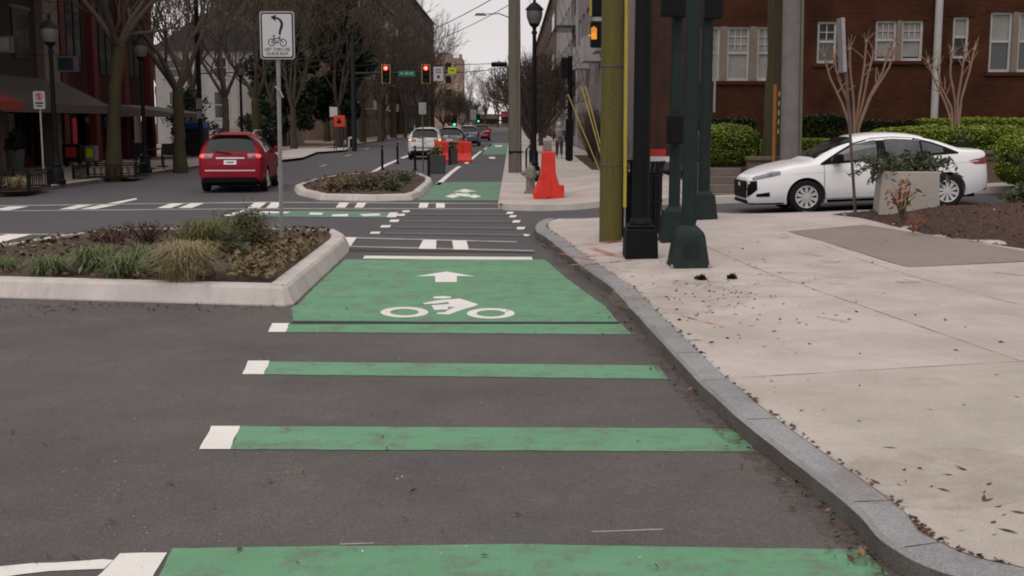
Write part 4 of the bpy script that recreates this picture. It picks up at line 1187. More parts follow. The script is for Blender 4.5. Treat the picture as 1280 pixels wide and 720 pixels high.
def s_isl(r):
    for _ in range(20):
        x, y = r.uniform(min(xs), max(xs)), r.uniform(min(ys), max(ys))
        if in_poly(x, y, isl_near): return (x, y, .20 + .05 * smooth(.5))
    return None
def s_isl_right(r):
    for _ in range(30):
        p = IP(r.uniform(285, 405), r.uniform(303, 352))
        if in_poly(p.x, p.y, isl_near): return (p.x, p.y, .235 + r.uniform(0, .05))
    return None
scatter('median_leaf_litter', '', 2600, s_isl, .05, M['dead_leaf'], rng, .02, 1.8, .6)
scatter('median_ground_cover', '', 1500, s_isl_right, .045, M['cover_leaf'], rng, .015, 1.7, .9)
scatter('median_green_sprouts', '', 500, s_isl, .03, M['blade_green'], rng, .05, 3, 1.2)
# far median planting
for px, py, r, m_, lab in ((415, 240, .40, 'cover_leaf', 'low brown plant at the left tip of the far median'), (440, 239, .42, 'leaf_olive', 'low olive plant on the far median, left of its middle'), (462, 238, .48, 'leaf_olive', 'taller olive bush in the middle of the far median'),
                           (490, 239, .40, 'leaf_rosemary', 'dark green low bush on the right half of the far median'), (505, 230, .38, 'leaf_rosemary', 'rounded dark bush at the back right of the far median'), (478, 232, .36, 'leaf_olive', 'small olive bush at the back of the far median')):
    shrub('median_bush', lab, G(px, py, .17, False), r, 420, M[m_], .05, .6, group='bushes on the far median', stems=12)
xs2 = [p.x for p in isl_far]; ys2 = [p.y for p in isl_far]
def s_isl2(r):
    for _ in range(20):
        x, y = r.uniform(min(xs2), max(xs2)), r.uniform(min(ys2), max(ys2))
        if in_poly(x, y, isl_far): return (x, y, .19)
    return None
scatter('far_median_leaf_litter', '', 1200, s_isl2, .06, M['dead_leaf'], rng, .02, 1.8, .6)

# leaf litter and grit on pavements
def s_walk_near(r):
    p = G(r.gauss(900, 60), r.gauss(372, 26), SW); return (p.x, p.y, p.z)
def s_walk(r):
    p = G(r.uniform(700, 1280), 300 + 420 * r.random() ** 1.4, SW)
    k = [q for q in inner if abs(q.y - p.y) < .6]
    if not k or p.x < max(q.x for q in k) + .05: return None
    return (p.x, p.y, p.z)
scatter('sidewalk_leaf_crumbs', '', 190, s_walk_near, .024, M['dead_leaf'], rng, .006, 1.8, .35)
scatter('sidewalk_litter', '', 170, s_walk, .019, M['dead_leaf'], rng, .006, 2.6, .3)
def s_right(r):
    p = G(r.uniform(1080, 1280), 640 + r.gauss(0, 40), SW); return (p.x, p.y, p.z) if p.x > 1.8 else None
scatter('sidewalk_twigs', '', 26, s_right, .022, M['dead_leaf'], rng, .006, 5, .2)
def s_gutter(r):
    i = r.randrange(16, len(line1) - 8); p = line1[i].lerp(line1[i + 1], r.random())
    return (p.x - abs(r.gauss(0, .09)), p.y, .016)
scatter('gutter_leaves', '', 420, s_gutter, .017, M['dead_leaf'], rng, .004, 2.0, .5)
scatter('gutter_dry_leaves', '', 26, s_gutter, .017, M['rust_leaf'], rng, .006, 2.6, .5)
def s_kerbback(r):
    i = r.randrange(12, len(inner) - 30); p = inner[i].lerp(inner[i + 1], r.random())
    return (p.x + abs(r.gauss(0, .015)), p.y, SW + .006)
scatter('kerb_joint_crumbs', '', 520, s_kerbback, .020, M['dead_leaf'], rng, .002, 1.6, .4)
def s_front(r):
    p = G(r.uniform(-20, 372), 380 + abs(r.gauss(0, 6)), 0, False); return (p.x, p.y, .008)
scatter('median_edge_leaves', '', 260, s_front, .020, M['dead_leaf'], rng, .004, 2, .4)
def s_grit(r):
    p = G(r.gauss(165, 45), r.gauss(625, 42), 0, False); return (p.x, p.y, .006)
scatter('pale_grit', '', 260, s_grit, .0055, M['planter_conc'], rng, .002, 1.3, .6)
def s_road(r):
    p = G(r.uniform(0, 1000), 385 + 330 * r.random(), 0, False)
    if p.x > 1.0: return None
    return (p.x, p.y, .014)
scatter('road_grit', '', 90, s_road, .008, M['kerb'], rng, .002, 1.4, .5)
scatter('road_leaf_bits', '', 120, s_road, .016, M['dead_leaf'], rng, .004, 2.2, .4)
def interp_pts(tab, x):
    tab = sorted(tab)
    if x <= tab[0][0]: return tab[0][1]
    for (a, b), (c, d) in zip(tab, tab[1:]):
        if x <= c: return b + (d - b) * (x - a) / max(1e-6, c - a)
    return tab[-1][1]
def s_mulch(r):
    p = Vector((r.uniform(5.3, 11), r.uniform(14, 20.2)))
    lim = [G(x, y, SW) for x, y in ((1040, 268), (1075, 272), (1110, 280), (1150, 287), (1185, 293), (1240, 303), (1292, 313), (1400, 330))]
    e = interp_pts([(q.x, q.y) for q in lim], p.x)
    if p.y < e: return None
    return (p.x, p.y, mulch_height(p.x, p.y) + .004)
scatter('mulch_chips', '', 4200, s_mulch, .024, M['dead_leaf'], rng, .0, 2.4, .6)
scatter('mulch_pale_chips', '', 60, s_mulch, .022, M['kerb'], rng, .006, 2, .6)
for px, py, s, lab in ((876, 350, .05, 'dark lump of wet leaves on the sidewalk before the green pole'), (915, 349, .032, 'smaller dark lump of leaves right of the first lump')):
    c = G(px, py, SW); mb = MB(); r_ = random.Random(px)
    leaf_quads(mb, [(r_.gauss(0, s * .5), r_.gauss(0, s * .4), abs(r_.gauss(0, s * .35)) + .008) for _ in range(60)], .05, r_, .3)
    o = mb.build('leaf_clump', M['cloth_dark'], loc=c, fix=False); tag(o, lab, 'leaf litter', 'leaf lumps on the sidewalk')

# hedges and shrubs in front of the brick house
hedge('boxwood_hedge', 'clipped green box hedge above the entry steps', D(872, 200, 27.4).x, D(948, 200, 27.4).x, 26.75, 28.3, lawn_z(5, 27.2) - .1, 1.88, None, 6500, M['leaf_box'], size=.06, rndness=.72)
hedge('low_hedge', 'low green hedge behind the grey pole and the car bonnet', 5.95, 8.3, 28.3, 29.3, lawn_z(7, 28.5) - .1, 1.55, None, 2600, M['leaf_hedge'], size=.065)
hedge('long_hedge', 'long bright green hedge behind the back of the white car', 8.2, 12.0, 26.8, 28.6, lawn_z(10, 27.4) - .1, 1.86, None, 12000, M['leaf_hedge'], size=.07, trend=.01, rndness=.55)
hedge('end_hedge', 'bright green hedge end with bare brown base by the mulch bed', 9.7, 12.6, 22.5, 25.0, .62, 1.76, None, 9500, M['leaf_hedge'], size=.065, rndness=.6)
hedge('rear_hedge', 'bright green hedge further back under the right windows', 10.6, 16.5, 30.6, 32.2, lawn_z(12, 31) - .1, 2.05, None, 4200, M['leaf_hedge'], size=.075)
for x0, x1, zt, lab in ((4.9, 6.6, 2.05, 'dark evergreen shrub row against the brick wall left of the mossy tree'), (7.2, 9.1, 2.15, 'dark evergreen shrub row under the small sash window'), (9.3, 11.0, 2.0, 'dark evergreen shrub row under the paired windows'), (14.2, 17.5, 2.4, 'dark evergreen shrub row at the far right of the brick wall')):
    hedge('dark_shrub_row', lab, x0, x1, 32.6, 33.6, 1.1, zt, None, 1700, M['leaf_hedge_dk'], size=.08, group='dark shrub rows against the brick wall')
def bare_brown(name, label, c, r, h, n, cat='shrub'):
    return twig_plant(name, label, c, r, h, n, M['twig'], cat)
bare_brown('bare_shrub', 'bare brown twiggy shrub under the hedge end', (9.75, 21.7, .5), .7, .85, 130)
bare_brown('bare_shrub', 'bare brown twiggy shrub at the right edge of the mulch bed', (9.3, 20.2, .42), .6, .75, 110)
shrub('mulch_bed_shrub', 'low grey green shrub on the mulch bed behind the car bumper', (8.75, 20.6, .45), .42, 420, M['leaf_rosemary'], .07, .75, stems=12, stem_m=M['dead_leaf'])
shrub('dead_shrub', 'dry rust brown shrub standing in front of the concrete planter', G(1128, 268, SW + .15), .34, 90, M['rust_leaf'], .055, 1.9, stems=8)
twig_plant('dead_weed', 'thin rust brown weed at the foot of the planter', G(1142, 282, SW + .08), .22, .22, 20, M['rust_leaf'])

# ---------------------------------------------------------------- bare winter trees
def grow(rng, H, r0, fork, spread, nmain=4, depth=5, twig=.014, wob=.10, lean=(0, 0)):
    tr, cr = MB(), MB()
    top = Vector((lean[0], lean[1], fork))
    pts = [Vector((0, 0, -.15)), Vector((lean[0] * .15 + rng.uniform(-.03, .03), lean[1] * .15, fork * .35)), Vector((lean[0] * .5, lean[1] * .5 + rng.uniform(-.04, .04), fork * .7)), top]
    fine_ = []; rad_ = []
    for i in range(3):
        for j in range(4):
            u = j / 4; q_ = pts[i].lerp(pts[i + 1], u); fine_.append(q_ + Vector((rng.gauss(0, r0 * .05), rng.gauss(0, r0 * .05), 0)))
            base_r = [1.45, 1.05, .95, .98]; rad_.append(r0 * (base_r[i] + (base_r[i + 1] - base_r[i]) * u) * rng.uniform(.96, 1.05))
    fine_.append(top); rad_.append(r0 * .98)
    tr.tube(fine_, rad_, 14)
    tr.tube([top, top + Vector((0, 0, r0 * .6))], [r0 * .92, r0 * .55], 12)
    def br(p, d, L, r, k):
        n = 4 if k < 3 else 3
        q = [p]; rr = [r]; dd = d.copy()
        for i in range(n):
            dd = (dd + Vector((rng.gauss(0, wob), rng.gauss(0, wob), rng.gauss(0, wob) * .6 + .05))).normalized()
            q.append(q[-1] + dd * L / n); rr.append(max(twig * .6, r * (1 - .38 * (i + 1) / n)))
        cr.tube(q, rr, 7 if k == 0 else (5 if k < 3 else 3), cap=k < 2)
        if k >= depth: return
        nc = 3 if k < 2 else rng.choice((2, 3, 3))
        for c in range(nc):
            i = len(q) - 1 if c < 2 else rng.randrange(1, len(q) - 1)
            ax = dd.orthogonal().normalized(); ax.rotate(Matrix.Rotation(rng.uniform(0, 6.28), 3, dd))
            a = rng.uniform(.25, .62) if c < 2 else rng.uniform(.5, .95)
            nd = (dd * math.cos(a) + ax * math.sin(a) + Vector((0, 0, .12))).normalized()
            br(q[i], nd, L * rng.uniform(.60, .82), max(twig, rr[i] * (.74 if c < 1 else .6)), k + 1)
    for m_ in range(nmain):
        a = 6.28 * m_ / nmain + rng.uniform(-.4, .4); e = rng.uniform(.6, 1.0) * spread
        d = Vector((math.cos(a) * math.sin(e), math.sin(a) * math.sin(e), math.cos(e)))
        br(top - Vector((0, 0, .1 * m_ * r0)), d, (H - fork) * .36 * rng.uniform(.85, 1.15), r0 * rng.uniform(.5, .66), 0)
    return tr, cr
def bare_tree(label, loc, seed, H=9, r0=.17, fork=2.8, spread=.55, name='street_tree', bark='bark', group=None, twig_m='twig', **k):
    tr, cr = grow(random.Random(seed), H, r0, fork, spread, **k)
    t = thing(name, label, 'tree', loc, group=group)
    tr.build('trunk', M[bark], t, smooth=50, fix=False)
    cr.build('crown', M[twig_m if twig_m else bark], t, smooth=60, fix=False)
    return t
LG = 'bare trees along the left sidewalk'
tA = bare_tree('thick mossy bare tree standing in the fenced tree pit', (*G(143, 222, SW)[:2], SW), 4, 10, .205, 4.2, .75, bark='bark_moss', group=LG, lean=(.35, 0))
tB = bare_tree('bare tree with a wide V fork beside the blue covered stall', (*G(226, 212, SW)[:2], SW), 21, 9.5, .21, 3.0, .6, bark='bark_moss', group=LG)
tC = bare_tree('slim bare tree seen right above the red car roof', (-13.7, 58, SW), 33, 9.5, .17, 2.9, .62, group=LG)
tD = bare_tree('bare tree with steep branches just left of the white bicycle sign post', (-14.6, 69, SW), 47, 10, .22, 3.0, .5, bark='bark_moss', group=LG)
protos = [bare_tree('bare street tree behind the dark hedge on the left', (-14.8, 82, SW), 58, 11, .2, 2.6, .5, group=LG), tB, tD, tA]
r_ = random.Random(2)
k_ = 0
for y in (91, 100, 108, 117, 126, 136, 147, 158, 170, 183, 197):
    src = protos[k_ % 3]; k_ += 1
    dup(src, (-13.9 + r_.uniform(-.5, .9) + (y - 90) * .012, y, SW), r_.uniform(0, 6.2), 'bare street tree in the long row down the left side', 'far bare trees down the left side', r_.uniform(1.0, 1.5))
    if k_ % 2: dup(protos[(k_ + 1) % 3], (-17.0 + r_.uniform(-1, 1), y + 4, 0), r_.uniform(0, 6.2), 'bare tree in the second row behind the left street trees', 'second row of bare trees on the left', r_.uniform(1.1, 1.5))
for x, y, s in ((-19.5, 74, 1.3), (-26, 84, 1.5), (-21, 104, 1.5), (-29, 100, 1.6), (-17.4, 88, 1.3)):
    dup(protos[k_ % 3], (x, y, 0), r_.uniform(0, 6.2), 'bare tree in the yard round the grey clapboard house', 'bare yard trees round the grey house', s); k_ += 1
RG = 'bare trees along the right sidewalk'
tR = bare_tree('spreading bare brown tree behind the black lamp post on the right', (1.15, 70, SW), 71, 5.6, .13, .8, .85, nmain=10, name='bare_bushy_tree', group=RG, twig=.016)
for x, y, s, lab in ((2.2, 92, 1.2, 'second bushy bare tree on the right, overhanging the bike lane'), (2.6, 112, 1.35, 'third bushy bare tree further down the right sidewalk')):
    dup(tR, (x, y, SW), 2.1 * y, lab, RG, s)
for y in (135, 160, 190, 225): dup(tR, (2.6 + r_.uniform(-.5, 1.2), y, SW), y, 'far bushy bare tree on the right side of the lane', 'far bare trees on the right side', 1.35)
for x, y, s in ((-13.5, 262, 1.5), (-11.2, 272, 1.35), (-9.0, 285, 1.2), (-15.2, 268, 1.8)): dup(tR, (x, y, 0), y, 'bushy bare tree before the orange brick tower', 'bushy trees before the orange brick tower', s)
for i, (x, y, s) in enumerate(((-24, 330, 2.4), (-8, 360, 1.5), (-4.5, 400, 1.4), (6, 330, 1.8), (12, 340, 2.0), (2.5, 380, 1.6), (-14, 390, 1.7), (-1, 440, 1.5), (-6.5, 480, 1.7), (-11, 520, 1.8))):
    dup(protos[i % 3], (x, y, 0), i * 1.3, 'distant bare tree closing the end of the street', 'distant bare trees at the street end', s)
# mossy trunk by the grey pole
tm = bare_tree('mossy dark tree trunk beside the tall grey pole', (D(964, 200, 27.0).x, 27.0, lawn_z(5.8, 27)), 15, 12, .185, 4.9, .6, bark='bark_moss', name='mossy_tree')
# pruned crepe myrtles
def myrtle(label, base, tips, seed, group):
    rng = random.Random(seed); t = thing('crepe_myrtle', label, 'tree', base, group=group); st, kn = MB(), MB()
    B = Vector(base)
    for tip in tips:
        T = Vector(tip) - B; mid = T * .5 + Vector((T.x * -.12 + rng.uniform(-.05, .05), rng.uniform(-.1, .1), .06))
        q = T * .25 + Vector((T.x * -.15, 0, 0)); u = T * .78 + Vector((rng.uniform(-.05, .05), 0, 0))
        st.tube([(T.x * .10 + rng.uniform(-.06, .06), rng.uniform(-.08, .08), -.1), q, mid, u, T], [.040, .034, .029, .025, .024], 8)
        kn.lathe([(.015, -.05), (.042, -.02), (.045, .02), (.02, .05)], 8, T)
        for s in range(5):
            d = Vector((rng.uniform(-.5, .5), rng.uniform(-.4, .4), rng.uniform(.3, 1))).normalized() * rng.uniform(.12, .38)
            kn.tube([T, T + d * .6, T + d], [.012, .009, .005], 5)
        for s in range(3):
            p = mid.lerp(T, rng.uniform(.2, .9)); d = Vector((rng.uniform(-.7, .7), rng.uniform(-.3, .3), rng.uniform(.2, .9))).normalized() * rng.uniform(.2, .45)
            kn.tube([p, p + d], [.016, .007], 5)
    st.build('stems', M['twig_pale'], t, smooth=50, fix=False); kn.build('knuckles', M['twig_pale'], t, fix=False)
    return t
Y = 28.9
CG = 'pruned pale crepe myrtles on the lawn'
myrtle('pale multi stem crepe myrtle pruned to knuckles, behind the white car roof', (D(1068, 166, Y).x, Y, lawn_z(8.3, Y)), [D(1030, 70, Y), D(1042, 72, Y + .2), D(1062, 62, Y - .3), D(1083, 52, Y), D(1092, 66, Y + .3), D(1112, 60, Y), D(1122, 54, Y - .2)], 3, CG)
myrtle('thinner brownish crepe myrtle beside the white downpipe', (D(1196, 166, Y).x, Y, lawn_z(10.8, Y)), [D(1160, 78, Y), D(1172, 86, Y + .3), D(1189, 66, Y), D(1206, 64, Y - .2), D(1218, 62, Y)], 5, CG)

# low yard lamp on the lawn
t = thing('yard_light', 'small dark garden light on the lawn behind the white car', 'garden light', D(1149, 167, 28.2))
MB().tube([(0, 0, -.3), (0, 0, .12)], .015, 6).build('stake', M['black_metal'], t)
MB().box((0, 0, .15), (.22, .14, .12), top=.8).build('head', M['black_metal'], t)
# evergreens on the left
def evergreen(label, loc, H, r, n, size, m_, seed, trunk_h=1.2, group=None, name='evergreen_tree'):
    rng = random.Random(seed); t = thing(name, label, 'tree', loc, group=group)
    tr = MB().tube([(0, 0, -.2), (0, 0, H * .45), (.05, 0, H * .85)], [r * .09, r * .07, r * .02], 8)
    lv = MB(); pts = []
    for k in range(46):
        z = trunk_h + (H - trunk_h) * rng.random() ** .9; f = (z - trunk_h) / (H - trunk_h)
        R_ = r * (math.sin(math.pi * min(1, .18 + f * .82)) ** .7 if f < .98 else .2)
        a = rng.uniform(0, 6.28); c = Vector((math.cos(a) * R_ * rng.uniform(.3, 1.0), math.sin(a) * R_ * rng.uniform(.3, 1.0), z)); cl = r * rng.uniform(.20, .38)
        tr.tube([(0, 0, max(.4, z - R_ * .5)), c], [.04, .015], 5, cap=False)
        for q in range(n // 46):
            d = Vector((rng.gauss(0, 1), rng.gauss(0, 1), rng.gauss(0, 1)))
            pts.append(c + d.normalized() * cl * rng.random() ** .4)
    tr.build('trunk', M['bark'], t, fix=False)
    leaf_quads(lv, pts, size, rng, .4, aspect=2.2); lv.build('crown', m_, t, fix=False)
    return t
evergreen('tall dark evergreen tree on the left behind the bare street trees', (-13.6, 96, 0), 13.0, 2.9, 16000, .20, M['leaf_evergreen'], 5, 2.2)
evergreen('second dark evergreen tree with a lower crown, left of the tall one', (-17.0, 90, 0), 9.5, 2.6, 12000, .20, M['leaf_evergreen'], 8, 1.5)
evergreen('clipped dark evergreen bush by the sidewalk behind the sign post', (-16.0, 78, 0), 3.0, 1.6, 5200, .10, M['leaf_evergreen'], 9, .2, name='evergreen_bush')
evergreen('dark evergreen bush beside the blue covered stall', (-17.5, 66, 0), 3.4, 1.5, 4600, .10, M['leaf_evergreen'], 12, .3, name='evergreen_bush')
# brown shrubs under the right hand facade
for x, y, s, h, lab in ((3.75, 50, .8, 2.0, 'brown twiggy shrub at the foot of the mauve block, nearest'), (3.7, 55, .7, 2.3, 'brown twiggy shrub at the foot of the mauve block, second'), (3.9, 60, .8, 2.0, 'brown twiggy shrub at the foot of the mauve block, third'), (3.9, 46, .7, 1.1, 'low brown shrub on the bed before the mauve block')):
    bare_brown('facade_shrub', lab, (x, y, .1), s, h, 170)
MB().add([(3.0, 44, SW + .012), (4.62, 44, SW + .012), (4.62, 66, SW + .012), (3.35, 66, SW + .012)], [(0, 1, 2, 3)]).build('planting_strip', M['mulch'])['kind'] = 'structure'

# ---------------------------------------------------------------- poles and street furniture, right corner
b = G(763, 302, SW)
t = thing('utility_pole', 'thick olive wooden utility pole on the sidewalk corner', 'pole', b)
MB().tube([(0, 0, -.3), (.0, 0, 4), (.02, 0, 11)], [.170, .166, .135], 20).build('pole', M['wood_olive'], t, smooth=50)
for z in (1.15, 2.6, 3.9):
    MB().lathe([(.1705, z - .016), (.1725, z - .014), (.1725, z + .014), (.1700, z + .016)], 24).build('steel_band', M['post_rust'], t, smooth=50)
k = MB(); r_st = random.Random(9)
for i in range(34):
    a = r_st.uniform(3.4, 6.0); z = r_st.uniform(.9, 2.3); k.box((math.cos(a) * .169, math.sin(a) * .169, z), (.014, .014, .006))
k.build('staples', M['grey_metal'], t)
gq = thing('guy_guard', 'yellow plastic cable guard standing against the olive utility pole', 'cable guard', (b.x + .185, b.y - .09, SW))
MB().tube([(0.015, 0, .55), (0.005, 0, 3.2), (-.045, 0, 6.6)], [.027, .027, .027], 10).build('guard', M['yellow_pl'], gq, smooth=50)
MB().tube([(0.018, 0, -.02), (0.016, 0, .8)], .014, 8).build('ground_wire', M['grey_metal'], gq, smooth=50)

c = G(800, 322, SW)
t = thing('black_signal_pole', 'tall black pole with a boxy black base nearest the olive pole', 'pole', c)
k = MB(); k.box((0, 0, .20), (.44, .44, .40), top=.94); k.box((0, 0, .425), (.36, .36, .05)); k.lathe([(.17, .45), (.15, .50), (.125, .55)], 8)
k.build('base', M['black_metal'], t, bevel=.02)
MB().tube([(0, 0, .5), (0, 0, 7)], [.118, .105], 16).build('shaft', M['black_metal'], t, smooth=50)
c = G(860, 333, SW)
t = thing('green_signal_pole', 'dark green pole on a tall tapered base, nearest the camera', 'pole', c)
k = MB(); k.box((0, 0, .20), (.48, .48, .40), top=.76); k.box((0, 0, .425), (.362, .362, .05), top=.9); k.box((0, 0, .49), (.32, .32, .08), top=.52); k.box((0, -.232, .21), (.16, .012, .22), rx=R(7.5))
k.build('base', M['green_metal'], t, bevel=.008)
k = MB()
for sx in (-.20, .20):
    for sy in (-.20, .20): k.lathe([(.022, .0), (.022, .03), (.012, .05)], 6, (sx * 1.17, sy * 1.17, 0))
k.build('anchor_bolts', M['grey_metal'], t)
k = MB(); k.tube([(0, 0, .5), (0, 0, 7)], [.088, .078], 16)
for a in range(10):
    w_ = 6.283 * a / 10; k.tube([(math.cos(w_) * .086, math.sin(w_) * .086, .55), (math.cos(w_) * .076, math.sin(w_) * .076, 7)], .010, 5)
k.build('shaft', M['green_metal'], t, smooth=60)
c2 = G(842, 301, SW)
t = thing('green_signal_pole', 'dark green pole just behind the trash bin, carrying a black box', 'pole', c2)
k = MB(); k.box((0, 0, .22), (.42, .42, .44), top=.8); k.box((0, 0, .47), (.26, .26, .08), top=.6)
k.build('base', M['green_metal'], t, bevel=.008)
MB().tube([(0, 0, .5), (0, 0, 7)], [.085, .08], 14).build('shaft', M['green_metal'], t, smooth=50)
MB().box((-.03, -.16, 1.62), (.25, .16, .40)).build('control_box', M['black_metal'], t, bevel=.015)
k = MB(); k.box((-.02, -.17, 3.45), (.5, .2, .5)); k.build('signal_housing', M['black_metal'], t, bevel=.02)
c3 = G(879, 273, SW)
t = thing('green_signal_pole', 'dark green pole furthest back, by the crosswalk and white car', 'pole', c3)
k = MB(); k.box((0, 0, .20), (.42, .42, .40), top=.78); k.box((0, 0, .43), (.28, .28, .06), top=.7)
k.build('base', M['green_metal'], t, bevel=.008)
MB().tube([(0, 0, .4), (0, 0, 7.4)], [.10, .095], 14).build('shaft', M['green_metal'], t, smooth=50)
MB().box((.06, -.15, 3.55), (.30, .2, .62)).build('signal_housing', M['black_metal'], t, bevel=.02)
MB().tube([(.13, -.05, 1.75), (.13, -.05, 3.0)], .02, 8).build('conduit', M['grey_metal'], t)

# slatted trash bin
tb_ = thing('trash_bin', 'black slatted steel trash bin with flared rim between the poles', 'trash bin', (G(800, 300, SW).x + .02, 18.7, SW))
k = MB(); n_ = 30
for i in range(n_):
    a = 6.2832 * i / n_; ca, sa = math.cos(a), math.sin(a)
    rr = [(.385, .08), (.385, .5), (.385, .98), (.40, 1.12), (.43, 1.22)]
    for (r1, z1), (r2, z2) in zip(rr, rr[1:]):
        w_ = .024
        k.add([(ca * r1 - sa * w_, sa * r1 + ca * w_, z1), (ca * r1 + sa * w_, sa * r1 - ca * w_, z1), (ca * r2 + sa * w_, sa * r2 - ca * w_, z2), (ca * r2 - sa * w_, sa * r2 + ca * w_, z2)], [(0, 1, 2, 3)])
o = k.build('slats', M['black_metal'], tb_); so = o.modifiers.new('thick', 'SOLIDIFY'); so.thickness = .008
MB().lathe([(.34, .03), (.35, .06), (.36, 1.05), (.34, 1.05)], 24).build('liner', M['cloth_dark'], tb_, smooth=40)
k = MB()
for z, r_0 in ((.12, .395), (.60, .395), (1.0, .397), (1.21, .432)):
    k = MB(); k.tube([(math.cos(a) * r_0, math.sin(a) * r_0, z) for a in [6.2832 * i / 32 for i in range(33)]], .014, 6); k.build('hoop', M['black_metal'], tb_, smooth=50)
MB().lathe([(.25, .0), (.27, .04), (.28, .1)], 20).build('foot', M['black_metal'], tb_)
sg = thing('notice_card', 'red and white notice card standing above the trash bin rim', 'sign', (D(823, 186, 18.5).x, 18.62, SW + 1.23))
MB().box((0, 0, .085), (.26, .02, .17)).build('red_panel', M['sign_red'], sg)
MB().box((.04, -.012, .015), (.31, .012, .085)).build('white_panel', M['plate'], sg)
MB().box((0, .03, -.12), (.04, .02, .3)).build('bracket', M['black_metal'], sg)

# pedestrian signal showing an orange hand, half behind the olive pole
hp = D(742, 43, 19.0)
t = thing('pedestrian_signal', 'pedestrian signal with lit orange hand half hidden by the olive pole', 'signal', (b.x - .17, 19.0, hp.z))
MB().box((.05, .02, 0), (.29, .18, .40)).build('housing', M['black_metal'], t, bevel=.02)
k = MB()
hx = hp.x - (b.x - .17)
k.box((hx, -.085, -.03), (.085, .012, .10))
for i, (dx_, h_) in enumerate(((-.034, .075), (-.011, .095), (.012, .09), (.034, .07))): k.box((hx + dx_, -.0855, .02 + h_ / 2), (.017, .012, h_))
k.box((hx - .062, -.086, -.02), (.05, .012, .02), rz=0)
k.build('lit_hand', M['amber_lit'], t)
MB().box((.05, .02, .1), (.12, .05, .05)).build('bracket', M['black_metal'], t)
yp = D(739, 20, 19.2)
t = thing('traffic_signal', 'traffic signal edge with yellow border above the orange hand', 'signal', (b.x - .12, 19.3, yp.z + .55))
k = MB(); k.box((yp.x - b.x + .25, 0, 0), (.24, .22, 1.1)); k.build('housing', M['black_metal'], t, bevel=.02)
MB().box((yp.x - b.x + .12, -.06, -.02), (.045, .03, 1.06)).build('yellow_border', M['yellow_pl'], t)
MB().box((.06, .0, .3), (.16, .05, .05)).build('bracket', M['black_metal'], t)

# sign post by the mulch, concrete planter
c = G(1070, 266, SW)
t = thing('narrow_sign_post', 'thin leaning steel sign post left of the concrete planter', 'sign post', c)
tip = D(1053, 24, c.y) - c
k = MB()
k.tube([(0, 0, -.1), tip], .026, 4); k.build('post', M['post_rust'], t)
q1 = D(1056, 90, c.y - .03) - c; q2 = D(1053.5, 22, c.y - .03) - c
MB().prism([q1 + Vector((-.028, -.02, 0)), q1 + Vector((.028, -.02, 0)), q2 + Vector((.028, -.02, 0)), q2 + Vector((-.028, -.02, 0))], (0, .3, 0)).build('edge_on_panel', M['sign_edge'], t)
pc = Vector((D(1132, 262, 19.85).x, 19.85, G(1132, 262, SW).z + .0))
pc.z = SW + hz(pc.x, pc.y) + .04
pl = thing('concrete_planter', 'square tapered concrete planter at the front of the mulch bed', 'planter', pc)
k = MB(); hb, ht, H_ = .475, .445, .66
def rr_(s, z): return [(-s, -s, z), (s, -s, z), (s, s, z), (-s, s, z)]
L4 = rr_(hb, -.05) + rr_(ht, H_) + rr_(ht - .09, H_) + rr_(ht - .09, H_ - .2)
k.add(L4, [(0, 1, 2, 3)] + [(4 * j + i, 4 * j + (i + 1) % 4, 4 * j + 4 + (i + 1) % 4, 4 * j + 4 + i) for j in range(3) for i in range(4)] + [(12, 13, 14, 15)])
k.build('box', M['planter_conc'], pl, bevel=.015); pl.rotation_euler.z = R(-11)
MB().box((0, 0, H_ - .12), (.69, .69, .06)).build('soil', M['soil'], pl)
def sprawl(name, label, c, seed):
    rng = random.Random(seed); t = thing(name, label, 'shrub', c); st, lv = MB(), MB()
    for k in range(46):
        a = rng.uniform(0, 6.28); r_1 = rng.uniform(.25, .85); d = Vector((math.cos(a) * 1.15, math.sin(a) * .8, 0))
        h1 = rng.uniform(.12, .34); drop = rng.uniform(-.35, .22)
        P = [Vector((0, 0, -.1)), d * r_1 * .45 + Vector((0, 0, h1)), d * r_1 * .8 + Vector((0, 0, h1 * .8 + drop * .2)), d * r_1 * 1.05 + Vector((0, 0, h1 * .6 + drop * .75))]
        if r_1 < .55: P[3].z = max(P[3].z, .05)
        st.tube(P, [.014, .010, .007, .004], 4)
        for i in range(3):
            for q in range(11):
                p = P[i].lerp(P[i + 1], rng.random()); lv_d = Vector((rng.gauss(0, .05), rng.gauss(0, .05), rng.gauss(.02, .04)))
                leaf_quads(lv, [p + lv_d], .042, rng, .2, aspect=3.6)
    st.build('stems', M['twig'], t, fix=False); lv.build('foliage', M['leaf_rosemary'], t, fix=False)
sprawl('trailing_shrub', 'grey green shrub spilling over the rim of the concrete planter', pc + Vector((-.05, 0, H_ - .08)), 4)

# tall grey pole and orange marker beside the mossy trunk
gp = Vector((D(987, 180, 26.1).x, 26.0, SW + hz(6, 26)))
t = thing('tall_grey_pole', 'tall smooth grey utility pole beside the mossy trunk', 'pole', gp)
MB().tube([(0, 0, -.2), (-.08, 0, 5), (-.16, 0, 11)], [.205, .19, .16], 20).build('pole', M['pole_grey'], t, smooth=50)
MB().tube([(.2, -.1, -.1), (.12, -.1, 5), (.05, -.1, 9)], .035, 8).build('conduit', M['wood_grey'], t, smooth=50)
om = thing('orange_conduit', 'weathered orange cable guard between mossy trunk and grey pole', 'cable guard', (gp.x - .30, 26.2, gp.z))
MB().tube([(0, 0, -.1), (-.02, 0, 2.3)], .045, 8).build('guard', mat('weathered_orange_plastic', (0.33, 0.12, 0.035), .7, (.16, .07, .03), scale=5), om, smooth=50)
k = MB()
for z in (1.3, 1.5, 1.7, 1.9, 2.1): k.box((.06, -.03, z), (.03, .02, .10))
k.build('yellow_bands', M['yellow_pl'], om)

